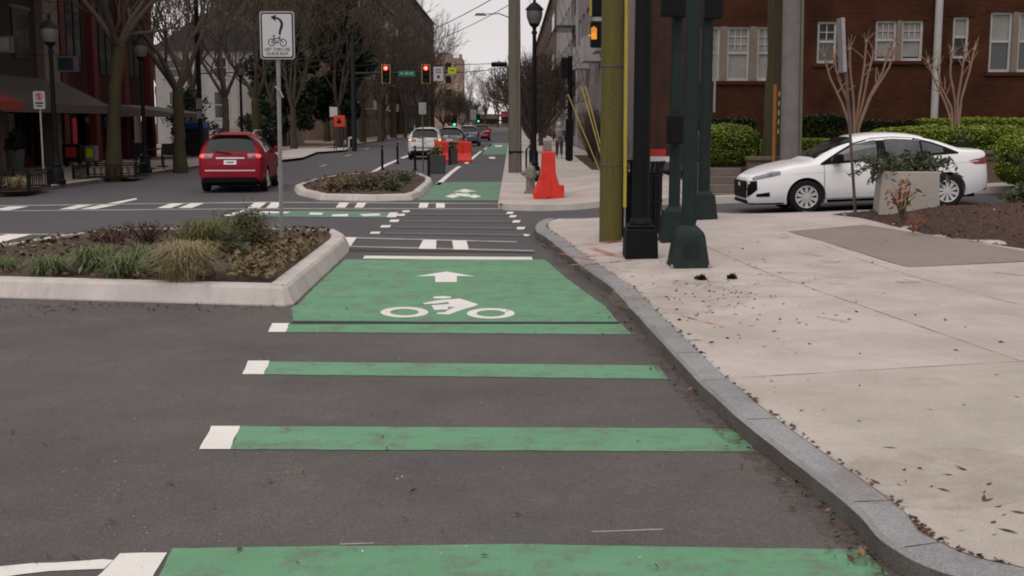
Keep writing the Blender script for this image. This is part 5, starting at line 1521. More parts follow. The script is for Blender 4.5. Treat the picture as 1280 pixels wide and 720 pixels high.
# ---------------------------------------------------------------- far corner: wooden pole, lamp post, barrier, hydrant
c = G(644, 216, SW)
t = thing('wooden_utility_pole', 'grey green wooden utility pole by the far bike lane', 'pole', (c.x, c.y, SW))
MB().tube([(0, 0, -.3), (-.03, 0, 5), (-.06, 0, 13)], [.24, .215, .18], 18).build('pole', M['wood_grey'], t, smooth=50)
MB().tube([(.16, -.18, 0), (.13, -.17, 5), (.09, -.15, 12)], .035, 8).build('conduit', M['pole_grey'], t, smooth=50)
MB().box((.02, 0, .75), (.50, .50, .06)).build('strap', M['black_metal'], t, bevel=.02)
lp_mat = M['black_metal']
def lamp_post(label, loc, h=4.3, group='black globe lamp posts', first=None):
    t = thing('street_lamp', label, 'street lamp', loc, group=group)
    MB().lathe([(.24, 0), (.24, .12), (.20, .16), (.19, .42), (.13, .50), (.15, .56), (.11, .62), (.085, 1.0)], 12).build('base', lp_mat, t, smooth=35)
    MB().lathe([(.080, .9), (.060, h - .62), (.09, h - .60), (.09, h - .55), (.055, h - .5), (.07, h - .42), (.14, h - .36), (.17, h - .3)], 12).build('shaft', lp_mat, t, smooth=35)
    MB().lathe([(.17, h - .30), (.235, h - .12), (.25, h + .02), (.235, h + .10)], 16).build('globe', M['lamp_glass'], t, smooth=50)
    MB().lathe([(.29, h + .10), (.25, h + .16), (.14, h + .27), (.05, h + .33), (.04, h + .40), (.06, h + .44), (.01, h + .54)], 16).build('cap', lp_mat, t, smooth=40)
    return t
c = G(668, 228, SW)
lp0 = lamp_post('black globe lamp post behind the orange barrier on the right', (c.x, c.y + .6, SW), 5.05)
ll = lamp_post('black globe lamp post on the left sidewalk beside the dark shop sign', (G(72, 230, SW).x, G(72, 230, SW).y, SW), 4.4)
for (px, py), lab, s in (((182, 216), 'black globe lamp post beyond the fenced tree pit', 1.0),):
    g_ = G(px, py, SW); dup(ll, (g_.x, g_.y, SW), .3, lab, 'black globe lamp posts', s)
dup(ll, (-13.5, 60.5, SW), .3, 'black globe lamp post seen above the red car roof', 'black globe lamp posts', 1.0)

c = G(686, 249, SW)
t = thing('orange_barrier', 'tapered orange plastic barrier seen end on at the far sidewalk corner', 'barrier', (c.x, c.y + .45, SW))
k = MB(); prof = [(.34, 0), (.36, .05), (.36, .13), (.30, .22), (.22, .42), (.165, .62), (.145, 1.0), (.155, 1.06), (.14, 1.12)]
vs = []
for w_, z in prof: vs += [(-w_, -.45 - .02 * (w_ < .2), z), (w_, -.45, z), (w_, .85, z), (-w_, .85, z)]
k.add(vs, [(0, 1, 2, 3)] + [(4 * j + i, 4 * j + (i + 1) % 4, 4 * j + 4 + (i + 1) % 4, 4 * j + 4 + i) for j in range(len(prof) - 1) for i in range(4)] + [tuple(4 * (len(prof) - 1) + i for i in range(4))])
k.build('body', M['orange_pl'], t, bevel=.03, seg=3)
k = MB(); k.box((0, -.455, .30), (.10, .05, .5), top=.7); k.box((.30, -.2, .22), (.14, .3, .2)); k.build('ribs', M['orange_pl'], t, bevel=.02)
MB().box((-.02, .25, 1.24), (.22, .35, .26), top=.8).build('grey_cap', M['pole_grey'], t, bevel=.03)
c = G(664, 242, SW)
t = thing('fire_hydrant', 'weathered silver fire hydrant left of the orange barrier', 'hydrant', (c.x - .02, c.y, SW))
MB().lathe([(.17, 0), (.17, .05), (.12, .06), (.115, .40), (.15, .42), (.15, .47), (.12, .49), (.13, .58), (.11, .66), (.06, .72), (.03, .73), (.03, .79)], 14).build('body', M['hydrant'], t, smooth=35)
for sx in (-1, 1): MB().lathe([(.055, .10), (.055, .17), (.07, .18), (.07, .21), (.03, .22), (.03, .25)], 8, (0, 0, .52), axis='x').build('nozzle_cap', M['hydrant'], t, smooth=35) if sx > 0 else MB().lathe([(.055, -.10), (.055, -.17), (.07, -.18), (.07, -.21), (.03, -.22), (.03, -.25)], 8, (0, 0, .52), axis='x').build('nozzle_cap', M['hydrant'], t, smooth=35)
MB().lathe([(.07, -.10), (.07, -.19), (.09, -.2), (.09, -.24), (.03, -.25)], 10, (0, 0, .48), axis='y').build('front_cap', M['hydrant'], t, smooth=35)
# traffic signal pole further on, yellow guy guards, dark stand
t = thing('signal_post', 'black signal post with a hanging signal by the mauve block', 'signal', (D(712, 185, 56).x, 56, SW))
MB().tube([(0, 0, -.05), (0, 0, 4.8)], .11, 10).build('post', M['black_metal'], t)
MB().box((-.24, 0, 4.25), (.36, .3, .95)).build('housing', M['black_metal'], t, bevel=.03)
MB().box((-.02, 0, 1.0), (.35, .3, 1.9)).build('cabinet', M['black_metal'], t, bevel=.03)
for (x0, y0, x1, y1, Yd, lab, r_1) in ((710, 118, 744, 200, 40, 'thin pale yellow guy cable guard leaning on the far right sidewalk', .020), (727, 108, 749, 186, 38, 'bright yellow guy cable guard, left one of the close pair', .022), (732, 108, 752, 186, 38.4, 'bright yellow guy cable guard, right one of the close pair', .022)):
    lo = D(x1, y1, Yd); hi = D(x0, y0, Yd + 2.5)
    ground_ = lo + (lo - hi) * ((lo.z - SW) / max(.1, (hi.z - lo.z)))
    t = thing('guy_wire_guard', lab, 'cable guard', ground_, group='yellow guy wire guards')
    MB().tube([(0, 0, 0), hi - ground_], r_1, 8).build('guard', M['yellow_old'], t, smooth=50)
    MB().tube([hi - ground_, (hi - ground_) * 2.6], .008, 5).build('wire', M['wire'], t)
for px, py, Yd, lab in ((662, 186, 44, 'dark bicycle rack post left of the lamp post'), (667, 190, 41, 'second dark rack post close to the lamp post')):
    q = D(px, py, Yd); t = thing('rack_post', lab, 'rack', (q.x, Yd, SW))
    MB().tube([(-.12, 0, 0), (-.12, 0, .8), (0, 0, .95), (.12, 0, .8), (.12, 0, 0)], .035, 8).build('hoop', M['black_metal'], t, smooth=50)
    MB().box((0, 0, .02), (.36, .14, .03)).build('foot_plate', M['black_metal'], t)

# ---------------------------------------------------------------- bicycle sign on the near median
c = IP(352, 299)
t = thing('bicycle_turn_sign', 'white bicycle left turn sign on a steel post in the near median', 'sign', c)
W_, Hh = .505, .685
S_c = D(347.3, 44.5, c.y) - c
MB().tube([(0, 0, -.2), (S_c.x * .5, .0, S_c.z * .5), (S_c.x, .0, S_c.z + .2)], .030, 4).build('post', M['grey_metal'], t)
MB().tube([(-.05 + S_c.x * .72, -.035, S_c.z * .755), (.03 + S_c.x * .72, -.04, S_c.z * .73), (.07 + S_c.x * .7, -.05, S_c.z * .70)], .010, 6).build('tie', M['trim_white'], t)
def rrect(w, h, r, n=5):
    out = []
    for cx_, cy_, a0 in ((w / 2 - r, h / 2 - r, 0), (-w / 2 + r, h / 2 - r, 90), (-w / 2 + r, -h / 2 + r, 180), (w / 2 - r, -h / 2 + r, 270)):
        for i in range(n + 1):
            a = R(a0 + 90 * i / n); out.append((cx_ + r * math.cos(a), cy_ + r * math.sin(a)))
    return out
def plate_(poly, y, th): return [(S_c.x + x, y, S_c.z + z) for x, z in poly], (0, th, 0)
k = MB(); p_, h_ = plate_(rrect(W_, Hh, .045), -.046, .008); k.prism(p_, h_); pn = k.build('panel', M['sign_edge'], t)
k = MB(); p_, h_ = plate_(rrect(W_ - .022, Hh - .022, .038), -.0495, .003); k.prism(p_, h_); k.build('white_margin', M['sign_white'], pn)
k = MB(); p_, h_ = plate_(rrect(W_ - .036, Hh - .036, .034), -.0515, .0015); k.prism(p_, h_); k.build('black_border', M['sign_black'], pn)
k = MB(); p_, h_ = plate_(rrect(W_ - .078, Hh - .078, .024), -.0535, .0015); k.prism(p_, h_); k.build('white_field', M['sign_white'], pn)
mk = MB(); YF = -.0565
def sgn(px, py): return ((px - 338.0 / 1) * 0, 0)
def s2(zx, zy):  # from an enlarged view of the sign (7.2 px per photo px) to sign coordinates
    return (S_c.x + ((300 + zx / 7.2) - 347.3) * W_ / 51.0, S_c.z - ((zy / 7.2) - 44.5) * Hh / 69.0)
def flat(poly):
    mk.prism([(*(s2(*p)[:1]), YF, s2(*p)[1]) for p in poly], (0, .0018, 0))
def stroke(pts, w, closed=False):
    P = [Vector(s2(*p)) for p in pts]
    if closed: P = P + [P[0]]
    for a, b_ in zip(P, P[1:]):
        d = (b_ - a); 
        if d.length < 1e-6: continue
        d.normalize(); n = Vector((-d.y, d.x)) * w / 2; e = d * w * .3
        q = [a - e + n, b_ + e + n, b_ + e - n, a - e - n]
        mk.prism([(v.x, YF, v.y) for v in q], (0, .0018, 0))
flat([(276, 132), (330, 108), (328, 176)])
arc = [(322, 138), (350, 146), (374, 160), (390, 185), (393, 212), (386, 240), (374, 272), (366, 314)]
wd = [.024, .027, .032, .036, .038, .037, .034, .030]
P = [Vector(s2(*p)) for p in arc]; Ls, Rs = [], []
for i, p in enumerate(P):
    d = (P[min(i + 1, len(P) - 1)] - P[max(i - 1, 0)]).normalized(); n = Vector((-d.y, d.x)) * wd[i] / 2
    Ls.append(p + n); Rs.append(p - n)
for i in range(len(P) - 1):
    mk.prism([(v.x, YF, v.y) for v in (Ls[i], Ls[i + 1], Rs[i + 1], Rs[i])], (0, .0018, 0))
for cx_, cy_ in ((280, 392), (403, 396)):
    stroke([(cx_ + 33 * math.cos(6.2832 * i / 24), cy_ + 35 * math.sin(6.2832 * i / 24)) for i in range(24)], .010, True)
stroke([(280, 392), (308, 352), (345, 400), (280, 392)], .009)
stroke([(308, 352), (365, 348), (345, 400)], .009); stroke([(365, 348), (403, 396)], .009)
stroke([(308, 352), (304, 330)], .010); stroke([(292, 326), (320, 324)], .011); stroke([(365, 348), (358, 334), (376, 338)], .010)
mk.build('bicycle_and_arrow', M['sign_black'], pn)
for s_, zy in (('LEFT TURN USE', 466), ('QUEUE BOX', 510)):
    x_, z_ = s2(338, zy)
    lettering(s_, .062, M['sign_black'], pn, (x_, YF + .001, z_), sx=.86 if 'LEFT' in s_ else .92)

# ---------------------------------------------------------------- bollards, planters, barrier, post sign on the far buffer
for i, (px, py, lab) in enumerate(((478, 212.5, 'black flexible bollard on the left of the buffer, nearer one'), (497, 205, 'black flexible bollard on the left of the buffer, further one'), (519, 212.5, 'black flexible bollard just left of the square parking sign post'),
                                 (536, 223.5, 'black flexible bollard nearest, in front of the grey planter'), (562, 206, 'black flexible bollard before the long orange barrier'))):
    q = G(px, py, 0)
    if i == 0:
        bo = thing('bollard', lab, 'bollard', q, group='black bollards on the buffer')
        MB().lathe([(.11, 0), (.11, .03), (.06, .05), (.052, .08), (.050, .94), (.045, .97), (.02, .985)], 12).build('tube', M['black_metal'], bo, smooth=40)
        MB().lathe([(.0525, .84), (.0525, .90)], 12).build('band', M['pole_grey'], bo, smooth=40)
    else: dup(bo, q, 0, lab, 'black bollards on the buffer')
for px, py, w_, lab, sd in ((546, 217, .58, 'square dark grey planter with yellowish plant, nearer one', 1), (566, 205, .40, 'square dark grey planter with a green plant before the orange barrier', 2)):
    q = G(px, py, 0); t = thing('grey_planter', lab, 'planter', (q.x, q.y + w_ / 2, 0), group='grey planters on the buffer')
    k = MB(); k.box((0, 0, .35), (w_, w_, .7), top=1.06); k.build('box', M['planter_grey'], t, bevel=.015)
    MB().box((0, 0, .66), (w_ * .98, w_ * .98, .05)).build('soil', M['soil'], t)
    shrub('planter_plant', ('yellowish', 'green')[sd - 1] + ' plant growing in the ' + ('nearer', 'further') [sd - 1] + ' grey planter', (q.x, q.y + w_ / 2, .70), .30, 240, M[('blade_olive', 'leaf_olive')[sd - 1]], .06, 1.0, 'plant', stems=10)
q = G(566, 203, 0)
t = thing('long_orange_barrier', 'long orange plastic barrier lying across the buffer behind the planters', 'barrier', (q.x, q.y + .3, 0))
k = MB(); hw = .90
prof = [(.29, 0), (.30, .1), (.22, .25), (.13, .45), (.11, .95), (.09, 1.0)]
vs = []
for d_, z in prof: vs += [(-hw, -d_, z), (hw, -d_, z), (hw, d_, z), (-hw, d_, z)]
k.add(vs, [(0, 1, 2, 3)] + [(4 * j + i, 4 * j + (i + 1) % 4, 4 * j + 4 + (i + 1) % 4, 4 * j + 4 + i) for j in range(len(prof) - 1) for i in range(4)] + [tuple(4 * (len(prof) - 1) + i for i in range(4))])
k.build('body', M['orange_pl'], t, bevel=.02)
k = MB()
for x in (-.45, .0, .45): k.box((x, -.13, .7), (.07, .06, .5))
k.build('ribs', M['orange_pl'], t, bevel=.015)
k = MB()
for x in (-.5, .5): k.box((x, 0, 1.0), (.2, .1, .06))
k.build('lifting_lugs', M['orange_pl'], t)
q = G(529, 215, 0)
def small_sign(label, loc, h, sw, sh, face, post='post_rust', group=None, cat='sign', name='parking_sign', face2=None):
    t = thing(name, label, cat, loc, group=group)
    MB().tube([(0, 0, -.1), (0, 0, h)], .028, 6).build('post', M[post], t)
    MB().prism([(x, -.05, h - sh / 2 + z) for x, z in rrect(sw, sh, .04)], (0, .012, 0)).build('panel', M[face], t)
    return t
small_sign('pale parking sign on a dark post beside the white car', q, D(528, 128, q.y).z, .29, .46, 'sign_edge')

# ---------------------------------------------------------------- left sidewalk furniture
q = G(55, 226, SW); hgt = D(48, 114, q.y).z - SW
t = small_sign('white no parking sign with red ring on a post at the far left', (q.x, q.y, SW), hgt, .36, .54, 'sign_white', 'trim_white', name='no_parking_sign')
k = MB()
for i in range(20):
    a, b2 = 6.2832 * i / 20, 6.2832 * (i + 1) / 20
    k.prism([(.11 * math.cos(a), -.056, hgt - .16 + .11 * math.sin(a)), (.11 * math.cos(b2), -.056, hgt - .16 + .11 * math.sin(b2)), (.08 * math.cos(b2), -.056, hgt - .16 + .08 * math.sin(b2)), (.08 * math.cos(a), -.056, hgt - .16 + .08 * math.sin(a))], (0, .004, 0))
k.prism([(-.075, -.057, hgt - .10), (-.055, -.057, hgt - .08), (.075, -.057, hgt - .22), (.055, -.057, hgt - .24)], (0, .004, 0))
k.box((0, -.054, hgt - .16), (.05, .004, .14)); k.build('red_ring', M['sign_red'], t)
k = MB(); k.box((0, -.054, hgt - .36), (.24, .004, .05)); k.box((0, -.054, hgt - .45), (.18, .004, .04)); k.build('small_print', M['sign_black'], t)
def blade_sign(label, px0, px1, py0, py1, Yd, m1, m2):
    a, b2 = D(px0, py1, Yd), D(px1, py0, Yd)
    t = thing('projecting_sign', label, 'sign', ((a.x + b2.x) / 2, Yd, (a.z + b2.z) / 2))
    w_, h_ = b2.x - a.x, b2.z - a.z
    MB().box((0, 0, 0), (w_, .10, h_)).build('frame', M[m1], t, bevel=.01)
    MB().box((-w_ * .06, -.055, 0), (w_ * .72, .02, h_ * .78)).build('panel', M[m2], t)
    MB().tube([(0, 0, h_ / 2 + .04), (FX + .1 - (a.x + b2.x) / 2, 0, h_ / 2 + .04)], .012, 6).build('bracket', M['black_metal'], t)
    return t
blade_sign('dark blue projecting shop sign beside the left lamp post', 72, 97, 70, 90, 46, 'pole_grey', 'sign_blue')
blade_sign('pale projecting sign high on the tan building at the left edge', -6, 16, 45, 66, 42, 'pilaster_tan', 'sign_edge')
def pit_fence(label, px0, px1, py0, py1, hf):
    a, b2 = G(px0, py0, SW), G(px1, py1, SW)
    t = thing('tree_pit_fence', label, 'fence', (a.x, a.y, SW), group='low iron tree pit fences')
    dpt = 2.2
    cs = [Vector((0, 0, 0)), Vector((b2.x - a.x, b2.y - a.y, 0)), Vector((b2.x - a.x - .3, b2.y - a.y + dpt, 0)), Vector((-.3, dpt, 0))]
    k = MB(); rl = MB(); hp_ = MB()
    for i in range(4):
        p, q = cs[i], cs[(i + 1) % 4]
        MB().box(p + Vector((0, 0, hf / 2 + .03)), (.07, .07, hf + .06)).build('post', M['black_metal'], t)
        rl.tube([p + Vector((0, 0, hf)), q + Vector((0, 0, hf))], .02, 5); rl.tube([p + Vector((0, 0, .06)), q + Vector((0, 0, .06))], .018, 5)
        n = max(2, int((q - p).length / .22))
        for j in range(n):
            u, v = p.lerp(q, (j + .1) / n), p.lerp(q, (j + .9) / n)
            rl.tube([u + Vector((0, 0, .06)), u + Vector((0, 0, hf * .7)), u.lerp(v, .5) + Vector((0, 0, hf * .95)), v + Vector((0, 0, hf * .7)), v + Vector((0, 0, .06))], .011, 4, cap=False)
    rl.build('railings', M['black_metal'], t)
    MB().prism([c + Vector((0, 0, .005)) for c in cs], (0, 0, .012)).build('pit_soil', M['mulch'], t)
    return t, cs, a
pit_fence('low black iron fence round the pit of the thick mossy tree', 92, 170, 224, 222, .42)
pit_fence('low black iron fence with straw coloured plants at the far left edge', -12, 36, 241, 239.5, .50)
for px, lab in ((2, 'straw coloured tussock inside the left edge tree pit'), (20, 'second straw tussock inside the left edge tree pit')):
    p = G(px, 238, SW); grass_clump('pit_grass', lab, (p.x, p.y + .5, SW), .4, .38, 260, M['blade_tan'], .012, .9)
def news_box(label, px, py, col, accent, w_=.55, h_=1.1):
    q = G(px, py, SW); t = thing('newspaper_box', label, 'newspaper box', (q.x, q.y, SW))
    MB().box((0, 0, h_ * .60), (w_, .45, h_ * .74)).build('cabinet', M[col], t, bevel=.02)
    MB().box((0, -.232, h_ * .62), (w_ * .6, .02, h_ * .42)).build('window', M[accent], t)
    k = MB()
    for sx in (-1, 1): k.box((sx * w_ * .36, 0, h_ * .115), (.06, .36, h_ * .23))
    k.build('legs', M['black_metal'], t)
    return t
news_box('black street box with a red front panel beside the lamp post', 92, 208, 'black_metal', 'sign_red', .72, .95)
news_box('pale newspaper box with a yellow front beside the black one', 115, 207, 'pole_grey', 'sign_lime', .45, .85)
q = G(14, 214, SW)
t = thing('plant_pot', 'grey round pot with a dark plant outside the left shop', 'plant pot', (q.x, q.y + .3, SW))
MB().lathe([(.30, 0), (.33, .05), (.40, .75), (.42, .80), (.36, .80), (.35, .7)], 18).build('pot', M['pot'], t, smooth=40)
shrub('potted_plant', 'dark bushy plant growing in the grey round pot', (q.x, q.y + .3, SW + .76), .5, 420, M['leaf_evergreen'], .10, 1.1, 'plant', stems=14)
# covered stall, bins, seats between the red brick building and the house
q = Vector((D(240, 170, 64).x, 64, 0))
t = thing('covered_stall', 'dark market stall with a blue cover behind the bare tree', 'stall', (q.x, 64, SW))
MB().box((0, 0, 1.62), (1.6, 1.5, .34), top=.86).build('cover', M['tarp_blue'], t, bevel=.04)
k = MB(); k.box((0, 0, .75), (1.5, 1.3, 1.35)); k.build('counter', M['cloth_dark'], t, bevel=.02)
for sx in (-.72, .72): MB().tube([(sx, -.68, 0), (sx, -.68, 1.5)], .03, 6).build('leg', M['black_metal'], t)
def chair(label, loc, rz):
    t = thing('cafe_chair', label, 'chair', loc, rz, 'dark cafe chairs outside the red brick shops')
    MB().box((0, 0, .45), (.44, .44, .05)).build('seat', M['cloth_dark'], t, bevel=.01)
    MB().box((0, .21, .75), (.44, .04, .45)).build('backrest', M['cloth_dark'], t, bevel=.01)
    for sx in (-.19, .19):
        for sy in (-.19, .19): MB().tube([(sx, sy, 0), (sx, sy, .43)], .016, 6).build('leg', M['black_metal'], t)
    return t
def table(label, loc):
    t = thing('cafe_table', label, 'table', loc, 0, 'dark cafe tables outside the red brick shops')
    MB().lathe([(.38, .72), (.38, .75)], 18).build('top', M['car_trim'], t)
    MB().tube([(0, 0, 0), (0, 0, .72)], .04, 8).build('stem', M['black_metal'], t)
    MB().lathe([(.25, 0), (.22, .03), (.05, .05)], 12).build('foot', M['black_metal'], t)
    return t
q = G(200, 213, SW)
ch = chair('dark cafe chair nearest the kerb outside the red brick shops', (q.x, q.y + 1.2, SW), .4)
for dx_, dy_, a, lab in ((-1.3, 2.0, 2.6, 'dark cafe chair behind the nearer table outside the shops'), (-.4, 4.3, 3.4, 'dark cafe chair beyond the further table outside the shops'), (-1.8, 3.6, .2, 'dark cafe chair between the two tables outside the shops')):
    dup(ch, (q.x + dx_, q.y + dy_, SW), a, lab)
table('round dark cafe table nearer the lamp post', (q.x - .8, q.y + 1.4, SW))
table('round dark cafe table further along by the blue stall', (q.x - 1.0, q.y + 3.8, SW))
t = thing('slim_pole', 'slim dark pole with small white plates beside the blue covered stall', 'pole', (D(252, 200, 50).x, 50, SW))
MB().tube([(0, 0, -.05), (0, 0, 8.2)], [.11, .09], 10).build('shaft', M['black_metal'], t)
k = MB(); k.box((0, -.11, 2.55), (.24, .03, .42)); k.box((0, -.11, 2.1), (.2, .03, .3)); k.build('plates', M['pole_grey'], t)

# construction sign, white plate, parked things on the left
q = D(425, 188, 74)
t = thing('construction_sign', 'orange red construction sign on a stand along the left sidewalk', 'sign', (q.x, 74, SW))
MB().box((0, 0, 1.85), (.68, .04, .68)).build('panel', M['orange_sheet'], t, bevel=.01)
k = MB(); k.box((-.02, -.024, 1.80), (.26, .01, .18)); k.box((-.02, -.024, 1.95), (.12, .01, .16)); k.build('black_symbol', M['sign_black'], t)
for sx in (-.18, .18): MB().tube([(sx * 1.3, .1, 0), (sx * .6, .02, 1.55)], .025, 6).build('leg', M['post_rust'], t)
small_sign('small white sign on a post behind the orange construction sign', (D(418, 188, 78).x, 78, SW), 2.75, .5, .62, 'sign_white', 'black_metal', name='white_post_sign')

# ---------------------------------------------------------------- signals over the next junction
YS = 80.0
zA = D(480, 92, YS).z
t = thing('signal_mast_arm', 'long dark mast arm carrying the red signals over the street', 'signal mast', (D(443, 185, YS).x, YS, 0))
ox = t.location.x
MB().tube([(0, 0, 0), (0, 0, 7.5)], [.17, .12], 10).build('pole', M['green_metal'], t)
MB().tube([(0, 0, zA), (D(520, 92, YS).x - ox, 0, zA + .06), (D(572, 92, YS).x - ox, 0, zA + .10)], [.09, .07, .05], 8).build('arm', M['green_metal'], t)
def signal_head(label, px, py, Yd, lit='red', border=True, w_=.46, h_=1.12, group=None):
    q = D(px, py, Yd); t = thing('traffic_light', label, 'traffic light', q, group=group)
    MB().box((0, 0, 0), (w_ * .72, .28, h_ * .92)).build('housing', M['black_metal'], t, bevel=.02)
    MB().box((0, -.02, 0), (w_ * 1.12, .02, h_ * 1.05)).build('backplate', M['sign_black'], t)
    if border:
        k = MB()
        for c_, d_ in (((-w_ * .58, -.035, 0), (.05, .01, h_ * 1.1)), ((w_ * .58, -.035, 0), (.05, .01, h_ * 1.1)), ((0, -.035, h_ * .53), (w_ * 1.1, .01, .05)), ((0, -.035, -h_ * .53), (w_ * 1.1, .01, .05))): k.box(c_, d_)
        k.build('yellow_border', mat('dull_yellow_border', (.42, .30, .08), .6), t)
    for i, (nm, z) in enumerate((('red', .33), ('amber', 0), ('green', -.33))):
        on = nm == lit
        L_ = MB().lathe([(.15, -.15), (.15, -.17), (.10, -.19)], 14, (0, 0, z * h_), axis='y').build('lens', M[{'red': 'red_lit', 'green': 'green_lit'}[nm]] if on else M['lens_dark'], t, smooth=50)
        if on and nm == 'red': MB().lathe([(.07, -.192), (.05, -.20)], 10, (0, 0, z * h_), axis='y').build('bulb', M['red_core'], L_)
        k = MB()
        for j in range(8):
            a, b2 = math.pi * j / 8, math.pi * (j + 1) / 8
            k.quad((.17 * math.cos(a), -.14, z * h_ + .17 * math.sin(a)), (.17 * math.cos(b2), -.14, z * h_ + .17 * math.sin(b2)), (.17 * math.cos(b2), -.32, z * h_ + .17 * math.sin(b2)), (.17 * math.cos(a), -.32, z * h_ + .17 * math.sin(a)))
        k.build('visor', M['sign_black'], t)
    return t
signal_head('red traffic light on the mast arm, left one', 482.5, 92.5, YS - .3)
signal_head('red traffic light on the mast arm, right one beside the white sign', 532.5, 92.5, YS - .3)
def hang_sign(name, label, x0, x1, y0, y1, Yd, m_, extra=None):
    a, b2 = D(x0, y1, Yd), D(x1, y0, Yd); t = thing(name, label, 'sign', ((a.x + b2.x) / 2, Yd, (a.z + b2.z) / 2))
    w_, h_ = b2.x - a.x, b2.z - a.z
    MB().box((0, 0, 0), (w_, .03, h_)).build('panel', M[m_], t)
    k = MB(); k.box((-w_ * .3, .035, h_ * .2), (.05, .05, h_ * .9)); k.box((w_ * .3, .035, h_ * .2), (.05, .05, h_ * .9)); k.build('clamps', M['green_metal'], t)
    if extra:
        k = MB()
        for cx_, cz_, ww, hh in extra: k.box((cx_ * w_, -.02, cz_ * h_), (ww * w_, .01, hh * h_))
        k.build('marks', M['sign_black'] if m_ != 'sign_green' else M['sign_edge'], t)
hang_sign('street_name_sign', 'green street name sign between the two red lights', 498, 519, 88.5, 95.5, YS - .2, 'sign_green', [(-.3, 0, .18, .4), (0, .05, .2, .5), (.28, 0, .22, .4)])
hang_sign('white_lane_sign', 'white lane sign right of the red traffic lights', 542, 554, 83.5, 101, YS - .2, 'sign_white', [(0, .3, .6, .06), (0, .12, .6, .06), (0, -.22, .25, .22)])
hang_sign('lime_warning_sign', 'lime yellow warning plate at the end of the mast arm', 560, 570.5, 84, 92.5, YS - .2, 'sign_lime', [(0, 0, .5, .1)])
def cable(label, pts, sag=.3, r=.02, name='overhead_cable'):
    out = []
    for a, b2 in zip(pts, pts[1:]):
        for i in range(10):
            u = i / 10; p = Vector(a).lerp(Vector(b2), u); p.z -= sag * 4 * u * (1 - u); out.append(p)
    out.append(Vector(pts[-1]))
    o = MB().tube(out, r, 5).build(name, M['wire'])
    return tag(o, label, 'cable', 'overhead cables')
cable('overhead cable continuing from the mast arm towards the right pole', [D(556, 91, YS + .2), D(640, 83, YS + 3)], .1, .025)
cable('overhead cable just above the signal mast arm', [D(300, 84, 70), D(480, 80, YS + 1), D(646, 78, YS + 3)], .1, .022)
cable('upper slanting overhead cable against the pale sky', [D(470, 62, 90), D(620, -4, 60)], .3, .022)
cable('second slanting overhead cable just below the upper one', [D(475, 66, 90), D(640, 4, 60)], .5, .018)
cable('dark low overhead cable crossing before the evergreens', [D(250, 92, 62), D(385, 77, 66), D(460, 62, 72)], .15, .03)
t = thing('cable_box', 'dark closure hanging on the cable near the right pole', 'cable box', D(624, 80.5, YS + 2.5))
MB().lathe([(.04, -.55), (.16, -.5), (.16, .5), (.04, .55)], 10, axis='x').build('case', M['black_metal'], t, smooth=40)
MB().box((0, 0, .17), (.1, .05, .1)).build('hook', M['black_metal'], t)
# cobra head lamp on the next wooden pole
t = thing('cobra_street_lamp', 'grey arm street lamp reaching left over the lane from a far pole', 'street lamp', (D(643.5, 170, 70).x, 70, SW))
MB().tube([(0, 0, -.1), (0, 0, 9.5)], [.18, .14], 12).build('pole', M['wood_grey'], t, smooth=50)
za = D(600, 18, 70).z - SW
MB().tube([(0, 0, za - .3), (-.9, 0, za + .05), (-1.6, 0, za + .02)], .035, 8).build('arm', M['grey_metal'], t, smooth=50)
MB().box((-1.95, 0, za), (.72, .24, .14), top=.7).build('head', M['pole_grey'], t, bevel=.03)
# distant green lights on posts
for px, py, Yd, lab in ((568, 153, 140, 'distant green traffic light above the dark car'), (598, 150, 190, 'furthest green traffic light at the end of the street')):
    q = D(px, py, Yd); t = signal_head(lab, px, py - 1.5, Yd, 'green', False, .50, 1.15)
    MB().tube([(0, .2, -q.z - .1), (0, .2, .6)], .07, 6).build('post', M['black_metal'], t)
cable('far dark cable over the end of the street', [D(590, 148, 185), D(640, 151, 190)], .1, .10)
hang_sign('far_grey_sign', 'grey sign back standing beside the furthest green light', 588, 595, 137, 150, 150, 'sign_edge')
t_ = [o for o in COL.objects if o.name.startswith('far_grey_sign')][0]
MB().tube([(0, .08, -t_.location.z), (0, .08, .3)], .06, 6).build('post', M['grey_metal'], t_)

